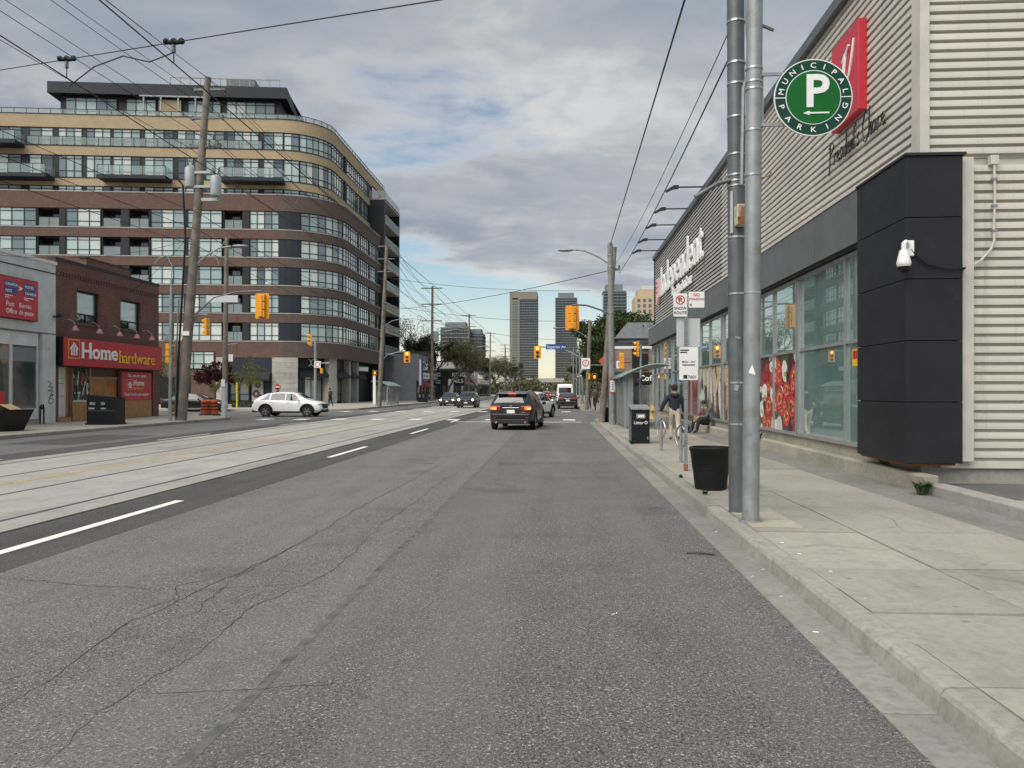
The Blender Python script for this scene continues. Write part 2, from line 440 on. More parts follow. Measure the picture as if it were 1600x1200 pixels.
def link(name, me, parent=None, loc=(0, 0, 0), rot=(0, 0, 0)):
    o = bpy.data.objects.new(name, me); COL.objects.link(o)
    o.location = loc; o.rotation_euler = rot
    if parent is not None: o.parent = parent
    if me is not None and me.polygons and any(p.use_smooth for p in me.polygons):
        try: me.set_sharp_from_angle(angle=radians(40))
        except Exception: pass
    return o
def tag(o, label, cat, group=None):
    o['label'] = label; o['category'] = cat
    if group: o['group'] = group
    return o
def thing(name, label, cat, loc=(0, 0, 0), rz=0.0, group=None):
    o = bpy.data.objects.new(name, None); COL.objects.link(o); o.empty_display_size = .1
    o.location = loc; o.rotation_euler = (0, 0, rz); return tag(o, label, cat, group)
def structure(o): o['kind'] = 'structure'; return o
def stuff(o): o['kind'] = 'stuff'; return o
def dup(root, loc, rz=None, label=None, parent=None):
    c = root.copy(); COL.objects.link(c); c.parent = parent
    if loc is not None: c.location = loc
    if rz is not None: c.rotation_euler = (0, 0, rz)
    if label: c['label'] = label
    for ch in [o for o in bpy.data.objects if o.parent == root]: dup(ch, None, None, None, c)
    return c
def text_mesh(txt, size, depth=.005, bold=0.0, sx=1.0, align='LEFT', space=1.0, shear=0.0, name='lettering'):
    cu = bpy.data.curves.new('t', 'FONT'); cu.body = txt; cu.size = size; cu.extrude = depth / 2
    cu.offset = bold * size; cu.align_x = align; cu.space_character = space; cu.resolution_u = 3; cu.shear = shear
    ob = bpy.data.objects.new('t', cu); COL.objects.link(ob)
    dg = bpy.context.evaluated_depsgraph_get(); dg.update()
    me = bpy.data.meshes.new_from_object(ob.evaluated_get(dg)); me.name = name
    bpy.data.objects.remove(ob, do_unlink=True); bpy.data.curves.remove(cu)
    if sx != 1.0:
        for v in me.vertices: v.co.x *= sx
    return me
# a text mesh lies in its local XY plane facing +Z; these turn it to face a world direction
FACE = {'-y': Matrix.Rotation(pi / 2, 4, 'X'),
        '+y': Matrix.Rotation(pi, 4, 'Z') @ Matrix.Rotation(pi / 2, 4, 'X'),
        '+x': Matrix.Rotation(pi / 2, 4, 'Z') @ Matrix.Rotation(pi / 2, 4, 'X'),
        '-x': Matrix.Rotation(-pi / 2, 4, 'Z') @ Matrix.Rotation(pi / 2, 4, 'X')}
def text(txt, size, mat, parent, loc, face='-y', name='lettering', **k):
    me = text_mesh(txt, size, name=name, **k)
    if len(me.vertices) == 0: return None
    me.transform(FACE[face]); me.materials.clear(); me.materials.append(M(mat))
    return link(name, me, parent, loc)
def letters(txt, size, mat, parent, loc, face='-y', depth=.02, bold=0.0, sx=1.0, gap=.06, space_w=.3, name='letter'):
    """each character a part of its own; returns the total width"""
    x = 0.0; F = FACE[face]
    for ch in txt:
        if ch == ' ': x += size * space_w; continue
        me = text_mesh(ch, size, depth, bold, sx, name=name)
        xs = [v.co.x for v in me.vertices]; w = max(xs) - min(xs)
        me.transform(Matrix.Translation((x - min(xs), 0, 0))); me.transform(F)
        me.materials.clear(); me.materials.append(M(mat)); link(name, me, parent, loc); x += w + gap * size
    return x
# ================================================================== GROUND, ROAD, PAVEMENTS
def sheet(mb, x0, x1, y0, y1, z, mi=0):
    mb.add([(x0, y0, z), (x1, y0, z), (x1, y1, z), (x0, y1, z)], [(0, 1, 2, 3)], mi); return mb
structure(sheet(MB(), -2500, 2500, -600, 4500, -.05).build('ground', 'asphalt_side'))
ROAD_L, ROAD_R = -18.2, 1.6
road_mb = MB()
for (a, b, mi) in ((-1.6, 1.6, 0), (-4.9, -1.6, 1), (-6.24, -4.9, 2), (-12.54, -6.24, 3), (-13.9, -12.54, 2), (ROAD_L, -13.9, 0)):
    sheet(road_mb, a, b, -6, 700, 0, mi)
road = structure(road_mb.build('road', ['asphalt', 'asphalt_old', 'asphalt_new', 'crack']))
ss = MB()
sheet(ss, -140, ROAD_L, 38, 78, -.012); sheet(ss, ROAD_R, 120, 38, 64, -.012)
structure(ss.build('side_street', 'asphalt_side'))

# streetcar trackway: concrete slabs with rails let into the gaps
track = structure(sheet(MB(), -12.5, -6.3, -6, 420, .002).build('trackway', 'crack'))
TC = -9.39
strips = [(-3.15, -2.645), (-2.555, -.945), (-.855, .855), (.945, 2.555), (2.645, 3.15)]
for a, b in strips:
    m = MB().box(TC + a, TC + b, .012, 6.0 - .012, .0025, .016); me = m.mesh('concrete_slab', 'track_concrete')
    for k in range(20): link('concrete_slab', me, track, (0, -5 + 6 * k, 0))
    stuff(MB().box(TC + a, TC + b, 115.02, 420, .0025, .015).build('concrete_slab_run', 'track_concrete', track))
for r in (-2.6, -.9, .9, 2.6):
    MB().box(TC + r - .035, TC + r + .02, -6, 420, .003, .017).build('rail', 'galv_dark', track)

# painted markings (children of the road, a few mm proud)
def mark(x0, x1, y0, y1, mat='line_white', z=.0042, name='lane_marking'):
    return sheet(MB(), x0, x1, y0, y1, z).build(name, mat, road)
for y0, y1 in ((7.0, 10.9), (18.2, 21.8), (28.5, 32.3), (39.2, 42.0)): mark(-5.58, -5.44, y0, y1)
for k in range(12): mark(-5.58, -5.44, 66 + 10.5 * k, 69.6 + 10.5 * k)
for y0, y1 in ((13.5, 17.2), (24.2, 28.0), (35.2, 39.0)): mark(-13.05, -12.93, y0, y1, 'line_worn')
for k in range(10): mark(-13.05, -12.93, 68 + 10.5 * k, 71.6 + 10.5 * k, 'line_worn')
for k in range(14): mark(TC - .06, TC + .05, -5 + 3.35 * k, -5 + 3.35 * k + 3.33, 'line_yellow', .0185)
mark(-5.3, 1.2, 39.4, 39.75)
mark(-17.9, -13.2, 60.6, 60.95, 'line_worn')
for Yc in (42.6, 59.3):
    for k in range(9):
        x = 0.95 - 2.15 * k
        z = .0185 if -12.6 < x - .5 < -6.0 else .0042
        mark(x - .68, x, Yc - .75, Yc + .75, 'line_white', z, 'crosswalk_bar')
for x0, Y0 in ((-25.4, 45), (-25.4, 47.2), (-25.4, 49.4), (-25.4, 51.6)):
    mark(x0, x0 + 2.6, Y0, Y0 + .6, 'line_worn', -.006, 'crosswalk_bar')
for (x0, x1, y0, y1) in ((-.6, 1.3, 17.5, 20.2), (-16.8, -14.4, 22, 27)):
    mb = MB(); pts = []
    for (a, b), (c, d) in zip(((x0, y0), (x1, y0), (x1, y1), (x0, y1)), ((x1, y0), (x1, y1), (x0, y1), (x0, y0))):
        for k in range(8): t = k / 8; pts.append((a + (c - a) * t + random.uniform(-.03, .03), b + (d - b) * t + random.uniform(-.04, .04)))
    mb.add([(p, q, .0012) for p, q in pts], [tuple(range(len(pts)))]).build('repair_patch', 'asphalt_new' if x0 < -4 else 'asphalt_old', road)
# seam and cracks
seam = MB(); pts = [(-1.6 + .02 * mnoise.noise((0, y * .7, 3)), y) for y in [2 + .4 * k for k in range(70)]]
for (a, b) in zip(pts, pts[1:]):
    w = .03
    seam.add([(a[0] - w, a[1], .0016), (a[0] + w, a[1], .0016), (b[0] + w, b[1], .0016), (b[0] - w, b[1], .0016)], [(0, 1, 2, 3)])
seam.build('tar_seam', 'seam', road)
def crack(pts, w=.012, seed=0, amp=.05, z=.0022, parent=None):
    w *= .45
    """pts: ground points; a jagged dark ribbon through them"""
    out = []
    for i in range(len(pts) - 1):
        a, b = Vector(pts[i]), Vector(pts[i + 1]); n = max(2, int((b - a).length / .07))
        d = (b - a).normalized(); nn = Vector((-d.y, d.x))
        for k in range(n):
            p = a.lerp(b, k / n); q = mnoise.noise((p.x * 3 + seed, p.y * 3, seed * 1.7)) + .6 * mnoise.noise((p.x * 11, p.y * 11 + seed, seed))
            out.append((p + nn * (q * amp), nn))
    mb = MB(); vs = []
    for i, (p, nn) in enumerate(out):
        t = i / len(out); ww = w * (.55 + .9 * abs(mnoise.noise((p.x * 6, p.y * 6, seed + 4)))) * min(1, .25 + 4 * min(t, 1 - t))
        vs += [(p.x - nn.x * ww, p.y - nn.y * ww, z), (p.x + nn.x * ww, p.y + nn.y * ww, z)]
    mb.add(vs, [(2 * i, 2 * i + 1, 2 * i + 3, 2 * i + 2) for i in range(len(out) - 1)])
    mb.build('crack', 'crack', parent or road)
crack([(-2.75, 3.3), (-2.85, 4.3), (-2.95, 5.2), (-2.85, 6.2), (-2.7, 7.6), (-2.72, 10), (-2.62, 14), (-2.55, 19)], .014, 1)
crack([(-2.85, 5.0), (-2.62, 5.4), (-2.78, 6.3), (-2.7, 8)], .009, 9, .06)
crack([(-3.05, 5.3), (-2.95, 5.75), (-3.1, 6.1), (-2.88, 6.5)], .009, 12, .04)
crack([(-2.15, 3.0), (-2.3, 3.7), (-2.2, 4.5), (-2.25, 5.6), (-2.0, 6.6), (-2.1, 9), (-2.05, 13), (-1.95, 17)], .009, 2)
crack([(-4.9, 6.35), (-3.9, 6.1), (-3.0, 6.0), (-2.5, 6.15), (-2.0, 6.3)], .010, 3)
crack([(-2.3, 3.95), (-1.8, 4.0), (-1.1, 4.15)], .007, 4)
crack([(-3.6, 3.4), (-3.2, 3.9), (-2.85, 4.3)], .010, 5)
crack([(-2.7, 8.9), (-3.1, 9.3), (-3.0, 10.4)], .007, 6)
crack([(-2.66, 7.9), (-2.3, 8.0), (-2.05, 8.3)], .007, 7)
crack([(-4.6, 4.9), (-4.1, 5.5), (-3.7, 5.9)], .006, 8)

# ---- right pavement
def arc(cx, cy, r, a0, a1, n=10): return [(cx + r * cos(a0 + (a1 - a0) * k / n), cy + r * sin(a0 + (a1 - a0) * k / n)) for k in range(n + 1)]
SW = .14
base_poly = [(2.05, -6), (2.05, 40.5)] + [(6.9 - p, q) for p, q in [(4.85 * cos(t), 40.5 + 4.85 * sin(t)) for t in [pi / 2 * k / 10 for k in range(1, 11)]]] + [(60, 45.35), (60, -6)]
mbp = MB().prism(base_poly, 'z', -.04, SW - .018)
pav = structure(mbp.build('pavement', 'foundation'))
rows = [-5.5, -3.6, -1.8, .6, 1.35, 2.05, 2.7, 3.3, 3.92, 4.58, 5.2, 5.82, 6.5, 8.15, 9.8]
y = 9.8
while y < 39: y += 1.62; rows.append(y)
mesh_cache = {}
for a, b in zip(rows, rows[1:]):
    for x0, x1 in ((2.068, 3.09), (3.105, 4.50)):
        key = (round(b - a, 3), x0)
        if key not in mesh_cache:
            mesh_cache[key] = MB().box(x0, x1, .006, b - a - .008, SW - .02, SW).mesh('paving_slab', 'sidewalk')
        o = link('paving_slab', mesh_cache[key], pav, (0, a, random.uniform(-.004, .003)))
        o.rotation_euler = (random.uniform(-.0012, .0012), random.uniform(-.002, .002), 0)
corner = [(p, q) for p, q in base_poly[2:13]]
MB().prism([(2.068, rows[-1])] + [(4.50, rows[-1]), (4.5, 44.0)] + [(max(2.1, p + .03), q - .04) for p, q in reversed(corner) if p < 4.46], 'z', SW - .02, SW - .001).build('corner_slab', 'sidewalk', pav)
MB().box(4.515, 60, 40.0, 45.3, SW - .03, SW - .002).build('corner_slab', 'sidewalk', pav)
MB().box(4.512, 5.22, -6, 39.99, SW - .03, SW - .004).build('asphalt_strip', 'gutter', pav)
MB().box(2.08, 2.62, 8.35, 9.75, SW - .0, SW + .006).build('pole_pad', 'ledge', pav)
for i, c in enumerate(([(3.1, 6.5), (3.5, 6.1), (3.75, 5.6), (4.1, 5.3), (4.5, 5.2)], [(2.08, 7.3), (2.5, 7.45), (3.08, 7.2)], [(3.6, 8.2), (3.8, 9.0), (3.7, 9.8)], [(2.6, 12.0), (2.9, 12.7), (3.1, 13.0)], [(3.2, 4.0), (3.9, 3.7), (4.4, 3.75)])): crack(c, .010, 20 + i, .03, SW + .0045, pav)
# kerb stones and gutter
prof = [(1.865, -.03), (1.87, .0), (1.888, .108), (1.905, .133), (1.932, .143), (2.058, .143), (2.058, -.03)]
def kerb_mesh(seed):
    mb = MB(); vs = []; n = 36; m = len(prof)
    for i in range(n + 1):
        yy = .004 + 2.992 * i / n
        for j, (p, q) in enumerate(prof):
            dn = mnoise.noise((p * 9, yy * 2.6 + seed * 7, q * 9)) + .5 * mnoise.noise((p * 20, yy * 9 + seed, q * 20))
            e = .010 if 1 < j < 5 else .003
            vs.append((p + dn * e, yy, q - max(0, dn - .25) * (.03 if j in (3, 4) else 0)))
    mb.add(vs, [(i * m + j, i * m + (j + 1) % m, (i + 1) * m + (j + 1) % m, (i + 1) * m + j) for i in range(n) for j in range(m)] + [tuple(range(m)), tuple(n * m + j for j in reversed(range(m)))], 0, False)
    return mb.mesh('kerb_stone', 'kerb')
kmes = [kerb_mesh(q) for q in range(4)]
for k in range(15):
    kme = kmes[k % 4]
    link('kerb_stone', kme, pav, (random.uniform(-.006, .004), -5.1 + 3 * k, random.uniform(-.006, .003)))
gme = MB().box(1.6, 1.866, .004, 2.996, -.02, .004).mesh('gutter_slab', 'gutter')
for k in range(15): link('gutter_slab', gme, pav, (0, -5.1 + 3 * k, random.uniform(-.001, .002)))
def kerb_arc(cx, cy, r, a0, a1, parent, n=10, mat='kerb'):
    for k in range(n):
        t0 = a0 + (a1 - a0) * (k + .01) / n; t1 = a0 + (a1 - a0) * (k + .99) / n
        mb = MB()
        P = lambda t, rr, z: (cx + rr * cos(t), cy + rr * sin(t), z)
        vs = [P(t, rr, z) for t in (t0, t1) for rr, z in ((r + .01, -.03), (r - .02, .12), (r - .06, .142), (r - .15, .142), (r - .15, -.03))]
        mb.add(vs, [(i, (i + 1) % 5, 5 + (i + 1) % 5, 5 + i) for i in range(5)] + [(4, 3, 2, 1, 0), (5, 6, 7, 8, 9)])
        mb.build('kerb_stone', mat, parent)
kerb_arc(6.9, 40.0, 5.0, pi, pi / 2, pav)
# low kerb behind the pavement beside the store, with the raised yard behind it
MB().prism([(5.22, .0), (5.235, .27), (5.27, .30), (5.44, .30), (5.45, .0)], 'y', -2, 11.15).build('yard_kerb', 'foundation', pav, bevel=.012)
structure(MB().box(5.46, 60, -6, 11.95, .0, .20).build('yard', 'sidewalk'))
structure(MB().box(5.47, 7.2, 10.2, 11.95, .2, .206).build('yard_asphalt', 'asphalt_side'))

# ---- left pavement
lp = [(-18.4, -6), (-18.4, 41)] + [(-22.4 + 4.0 * cos(t), 41 + 4.0 * sin(t)) for t in [pi / 2 * k / 8 for k in range(1, 9)]] + [(-24.2, 45), (-24.2, -6)]
lpav = structure(MB().prism(lp, 'z', -.04, SW - .02).build('left_pavement', 'foundation'))
lm1 = MB().box(-21.2, -18.42, .01, 1.59, SW - .02, SW).mesh('paving_slab', 'sidewalk')
lm2 = MB().box(-24.2, -21.22, .01, 1.59, SW - .02, SW).mesh('paving_slab', 'sidewalk')
for k in range(15):
    for m in (lm1, lm2): link('paving_slab', m, lpav, (0, 17 + 1.6 * k, random.uniform(-.003, .002)))
MB().prism([(-24.2, 41.02), (-18.43, 41.02)] + [(p - .02, q - .02) for p, q in lp[2:10]] + [(-24.2, 44.98)], 'z', SW - .02, SW - .001).build('corner_slab', 'sidewalk', lpav)
kl = MB().prism([(-18.25, -.03), (-18.265, .12), (-18.3, .143), (-18.4, .143), (-18.4, -.03)], 'y', .004, 2.996).mesh('kerb_stone', 'kerb')
for k in range(9): link('kerb_stone', kl, lpav, (0, 14 + 3 * k, 0))
kerb_arc(-22.4, 41.0, 4.15, 0, pi / 2, lpav, 8)
# ---- far pavements beyond the crossing
fr = structure(MB().prism([(2.05, 260), (2.05, 64)] + [(6.05 - 4 * cos(t), 64 - 4 * sin(t)) for t in [pi / 2 * k / 8 for k in range(1, 9)]] + [(60, 60), (60, 260)], 'z', -.04, SW).build('far_right_pavement', 'sidewalk'))
kerb_arc(6.05, 64, 4.15, pi, pi * 1.5, fr, 8)
for k in range(12): MB().box(1.9, 2.05, 64 + 6 * k, 69.98 + 6 * k, -.03, .143).build('kerb_stone', 'kerb', fr)
fl = structure(MB().prism([(-16.9, 300), (-16.9, 64)] + [(-20.9 + 4 * cos(t), 64 - 4 * sin(t)) for t in [pi / 2 * k / 8 for k in range(1, 9)]] + [(-36, 60), (-36, 74), (-120, 72), (-120, 300)], 'z', -.04, SW).build('far_left_pavement', 'sidewalk'))
kerb_arc(-20.9, 64, 4.15, 0, -pi / 2, fl, 8)
for k in range(12): MB().box(-16.9, -16.75, 64 + 6 * k, 69.98 + 6 * k, -.03, .143).build('kerb_stone', 'kerb', fl)

# ================================================================== STORE ON THE RIGHT
ST_X, ST_Y, ST_END, ST_TOP = 5.50, 11.95, 44.0, 9.0
store = thing('supermarket', 'long supermarket with cream ribbed siding, dark clad corner pillar and street windows', 'building', (ST_X, ST_Y, 0))
def sb(mb, name, mat, **k):           # store part given in world coordinates
    mb.xf(Matrix.Translation((-ST_X, -ST_Y, 0))); return mb.build(name, mat, store, **k)
sb(MB().box(5.56, 30, 12.02, ST_END, .3, 8.95), 'wall_core', 'trim_cream')
PITCH = .1435
def rib(x_or_y):                       # trapezoid rib profile: (outwards, z)
    return [(0, 0), (.002, .044), (.066, .050), (.064, .092), (.056, .1428), (0, PITCH)]
n_up = int((ST_TOP - 5.12) / PITCH)
def ribs_front(y0, y1, mat):
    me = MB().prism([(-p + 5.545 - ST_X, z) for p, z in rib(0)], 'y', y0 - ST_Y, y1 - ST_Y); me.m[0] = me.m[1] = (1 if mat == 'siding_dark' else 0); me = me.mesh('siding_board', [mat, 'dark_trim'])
    for k in range(n_up): link('siding_board', me, store, (random.uniform(-.003, .003), 0, 5.12 + k * PITCH))
for q in range(3): ribs_front(12.2 + 4.668 * q, 12.2 + 4.668 * (q + 1) - .006, 'siding_cream')
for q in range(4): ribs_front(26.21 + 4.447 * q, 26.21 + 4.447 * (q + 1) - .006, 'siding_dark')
def ribs_end(x0, x1, z0, z1):
    me = MB().prism([(-p + 12.0 - ST_Y, z) for p, z in rib(0)], 'x', x0 - ST_X, x1 - ST_X).mesh('siding_board', 'siding_cream')
    k = 0
    while z0 + (k + 1) * PITCH <= z1 + .01:
        link('siding_board', me, store, (0, random.uniform(-.003, .003), z0 + k * PITCH)); k += 1
for q in range(3): ribs_end(5.585 + 2.6 * q, 5.585 + 2.6 * (q + 1) - .006, 5.12, ST_TOP); ribs_end(6.18 + 2.6 * q, 6.18 + 2.6 * (q + 1) - .006, .55, 5.1)
sb(MB().box(5.44, 5.58, 11.90, 12.2, 5.10, ST_TOP), 'corner_trim', 'trim_cream', bevel=.008)
sb(MB().box(6.00, 6.17, 11.80, 12.0, .55, 5.08), 'corner_trim', 'trim_cream', bevel=.006)
sb(MB().box(5.36, 5.75, 11.86, ST_END + .1, ST_TOP, ST_TOP + .22), 'roof_coping', 'galv_dark')
sb(MB().box(5.76, 30, 11.86, 12.2, ST_TOP, ST_TOP + .22), 'roof_coping', 'trim_cream')
sb(MB().box(5.76, 30, 12.21, ST_END, ST_TOP - .04, ST_TOP + .05), 'roof', 'roof_dark')
sb(MB().box(5.62, 30, ST_END, ST_END + .1, .1, 9.0), 'rear_wall', 'foundation')
sb(MB().box(5.44, 5.58, ST_END - .1, ST_END + .06, 5.1, ST_TOP), 'corner_trim', 'dark_trim')
# foundation, ledge and sill wall
sb(MB().box(5.50, 30, 12.0, 12.3, .1, .50), 'foundation', 'foundation')
sb(MB().box(5.75, 16, 11.93, 12.0, .44, .55), 'base_flashing', 'trim_cream')
for k in range(11):
    y0 = 11.3 + 3.0 * k; y1 = min(y0 + 2.99, ST_END)
    sb(MB().prism([(5.22, .1), (5.225, .36), (5.25, .385), (5.42, .39), (5.42, .1)], 'y', y0, y1), 'ledge_stone', 'ledge', bevel=.01)
    sb(MB().box(5.40, 5.62, max(y0, 13.3), y1, .392, .60), 'sill_wall', 'ledge')
# corner pillar of dark panels
sb(MB().box(5.16, 5.88, 11.68, 13.44, .60, 5.03), 'pillar_core', 'dark_trim')
ph = (5.06 - .53) / 5
for k in range(5):
    z0 = .53 + ph * k + .006; z1 = z0 + ph - .012
    sb(MB().box(5.13, 5.92, 11.63, 11.68, z0, z1), 'cladding_panel', 'clad_dark', bevel=.004)
    sb(MB().box(5.11, 5.16, 11.632, 13.47, z0, z1), 'cladding_panel', 'clad_dark', bevel=.004)
sb(MB().box(5.09, 5.96, 11.60, 13.5, 5.06, 5.10), 'pillar_cap', 'dark_trim')
sb(MB().box(5.16, 5.85, 11.7, 13.44, .50, .528), 'pillar_soffit', 'rust')
yb = 13.48; pm = MB().box(5.11 - ST_X, 5.16 - ST_X, .006, 2.16, 4.16, 5.05).mesh('cladding_panel', 'clad_grey')
sb(MB().box(5.165, 5.56, 13.45, ST_END, 4.14, 5.06), 'band_core', 'dark_trim')
while yb < ST_END - 1: link('cladding_panel', pm, store, (0, yb - ST_Y, 0)); yb += 2.172
sb(MB().box(5.09, 5.56, 13.5, ST_END + .02, 5.062, 5.11), 'band_cap', 'siding_cream')
# street windows: 2 x 2 panes each, the lower panes of most carry printed posters
def poster_mat(name, cells, bg, scale, warp):
    g = MG(name, bg, .25, spec=.5)
    x, y, z = g.xyz(); v = g.comb(y, z, 0.0)
    n1 = g.noise(1.3, 3, .5, vec=v); v2 = g.comb(g.math('ADD', y, g.math('MULTIPLY', n1, warp)), g.math('ADD', z, g.math('MULTIPLY', n1, -warp)), 0.0)
    c = g.voro(scale, v2, out='Color'); d = g.voro(scale, v2)
    s = g.nd('ShaderNodeSeparateColor'); g.L.new(c, s.inputs[0])
    k = len(cells); col = g.ramp(s.outputs[0], [(i / k, cells[i]) for i in range(k)], 'CONSTANT')
    inner = g.mix(g.mr(d, .05, .26, .38, 0), col, (.80, .60, .50))
    col2 = g.mix(g.mr(d, .54, .62), inner, bg)
    col2 = g.mix(g.mr(g.noise(9, 5, .7, vec=v), .5, .7, 0, .6), col2, tuple(q * .4 for q in bg))
    g.base(col2); g.b.inputs['Coat Weight'].default_value = .25; g.b.inputs['Coat Roughness'].default_value = .03
poster_mat('poster_tomato', [(.42, .02, .02), (.72, .69, .62), (.30, .012, .015), (.55, .06, .04), (.62, .60, .52), (.06, .12, .03), (.36, .02, .02)], (.06, .010, .010), 1.7, .25)
poster_mat('poster_bread', [(.32, .20, .10), (.16, .09, .05), (.50, .40, .26), (.10, .06, .045), (.40, .24, .11)], (.055, .04, .035), 1.0, 1.6)
poster_mat('poster_cheese', [(.62, .56, .40), (.08, .06, .05), (.42, .22, .07), (.70, .66, .55), (.10, .08, .07)], (.05, .042, .04), .9, 1.2)
poster_mat('poster_red', [(.38, .03, .03), (.26, .03, .025), (.44, .12, .10), (.20, .03, .03)], (.22, .02, .02), .7, 1.0)
WZ0, WZT, WZ1 = .60, 2.50, 4.12
plan = [(13.50, 17.42, .29, None), (17.46, 20.98, .55, 'poster_tomato'), (21.02, 25.3, .5, 'poster_bread'), (25.34, 29.5, .5, 'poster_cheese'), (29.54, 33.0, .5, 'poster_red'), (33.04, 36.4, .5, None), (36.44, 39.9, .5, None), (39.94, 43.9, .5, None)]
for (a, b, fr_, post) in plan:
    w = MB()
    w.box(5.30, 5.46, a, a + .09, WZ0, WZ1).box(5.30, 5.46, b - .09, b, WZ0, WZ1)
    w.box(5.31, 5.45, a + .09, b - .09, WZ0, WZ0 + .07).box(5.31, 5.45, a + .09, b - .09, WZ1 - .07, WZ1)
    mid = a + (b - a) * fr_
    w.box(5.315, 5.44, mid - .028, mid + .028, WZ0 + .07, WZ1 - .07)
    w.box(5.318, 5.438, a + .09, mid - .028, WZT - .03, WZT + .03).box(5.318, 5.438, mid + .028, b - .09, WZT - .03, WZT + .03)
    win = sb(w, 'window', 'alu')
    for (p, q) in ((a + .09, mid - .028), (mid + .028, b - .09)):
        MB().box(5.365, 5.385, p, q, WZT + .03, WZ1 - .07).xf(Matrix.Translation((-ST_X, -ST_Y, 0))).build('pane', 'glass_store', win)
        MB().box(5.365, 5.385, p, q, WZ0 + .07, WZT - .03).xf(Matrix.Translation((-ST_X, -ST_Y, 0))).build('poster' if post else 'pane', post or 'glass_store', win)
    if post is None and a < 14:
        nt_ = MB().box(5.359, 5.362, 14.1, 14.36, 2.05, 2.36).xf(Matrix.Translation((-ST_X, -ST_Y, 0))).build('notice', 'sign_yellow', win)
        MB().box(5.356, 5.3585, 14.13, 14.33, 2.18, 2.33).xf(Matrix.Translation((-ST_X, -ST_Y, 0))).build('notice_print', 'sign_red', win)

def print_blobs(y0, y1, kind, seed):
    rnd = random.Random(seed); mb = MB(); x = 5.3635
    mats = ['print_red', 'print_white', 'print_dark', 'print_green', 'print_tan', 'print_pink', 'print_gold']
    def blob(cy, cz, r, asp, ang, mi, jag=.12):
        nonlocal x; x -= .00003; n = 16; pts = []
        for k in range(n):
            t = 2 * pi * k / n; rr = r * (1 + jag * mnoise.noise((cos(t) * 1.5 + cy * 7, sin(t) * 1.5 + cz * 5, r * 9))); a, b = rr * cos(t), rr * sin(t) * asp
            yy = cy + a * cos(ang) - b * sin(ang); zz = cz + a * sin(ang) + b * cos(ang); pts.append((min(max(yy, y0 + .1), y1 - .1), min(max(zz, .68), 2.46)))
        mb.add([(x, p, q) for p, q in pts], [tuple(range(n))], mi)
    for i in range({'tomato': 46, 'bread': 12, 'cheese': 12}[kind]):
        cy, cz = rnd.uniform(y0 + .15, y1 - .15), rnd.uniform(.7, 2.4)
        if kind == 'tomato':
            c = rnd.random()
            if c < .45: r = rnd.uniform(.18, .34); blob(cy, cz, r, .9, 0, 0); blob(cy, cz, r * .8, .9, 0, 5); blob(cy, cz, r * .72, .9, .3, 0); [blob(cy + r * .42 * cos(q), cz + r * .38 * sin(q), r * .13, 1.6, q, 6) for q in (0, 1.3, 2.5, 3.8, 5.1)]
            elif c < .75: r = rnd.uniform(.14, .30); blob(cy, cz, r, .8, rnd.uniform(0, 3), 1); blob(cy - r * .2, cz - r * .25, r * .5, .5, 0, 4, .3)
            elif c < .9: blob(cy, cz, rnd.uniform(.1, .2), .4, rnd.uniform(0, 3), 3, .4)
            else: blob(cy, cz, rnd.uniform(.06, .14), 1, 0, 2)
        else:
            a = rnd.uniform(1.35, 1.8); r = rnd.uniform(.35, .75); blob(cy, cz, r, .22, a, 4 if kind == 'bread' else rnd.choice((1, 6))); blob(cy - .04, cz, r * .8, .10, a, 6 if kind == 'bread' else 4); [blob(cy - .03 + .02 * q, cz + r * .22 * q, .05, .5, .6, 1) for q in (-2, -1, 0, 1, 2)]
    return mb.xf(Matrix.Translation((-ST_X, -ST_Y, 0))).build('poster_print', mats, store)
for nm, c in (('print_red', (.40, .016, .018)), ('print_white', (.74, .71, .65)), ('print_dark', (.03, .015, .015)), ('print_green', (.035, .10, .018)), ('print_tan', (.48, .33, .18)), ('print_pink', (.62, .13, .10)), ('print_gold', (.58, .38, .14))): simple(nm, c, .35, 0, .25, 9)
print_blobs(17.55, 20.9, 'tomato', 3); print_blobs(21.1, 25.2, 'bread', 4); print_blobs(25.4, 29.4, 'cheese', 5)
# big white lettering (reads along the street front, facing the road)
sg = thing('store_name_sign', 'large white raised store name lettering on the dark ribbed wall', 'sign', (5.44, 42.3, 6.55))
w_ = letters('Independent', 2.1, 'letter_white', sg, (-.06, -1.75, .05), '-x', .07, .004, 1.14, .085)
# the shopping-bag mark before the first letter
MB().prism([(-.35, -.35), (-1.15, .05), (-1.22, 1.05), (-.25, 1.05)], 'x', -.14, 0).build('mark', 'letter_pink', sg)
for zz in (.3, .55, .8): MB().box(-.16, -.141, -.95, -.5, zz, zz + .07).build('mark_bar', 'sign_red', sg)
# slim second line below
sg2 = thing('store_slogan_sign', 'small white lettering line below the large store name', 'sign', (5.44, 36.2, 5.98))
letters('Your Independent Grocer', .60, 'letter_white', sg2, (-.08, 0, 0), '-x', .06, .012, .72, .06)
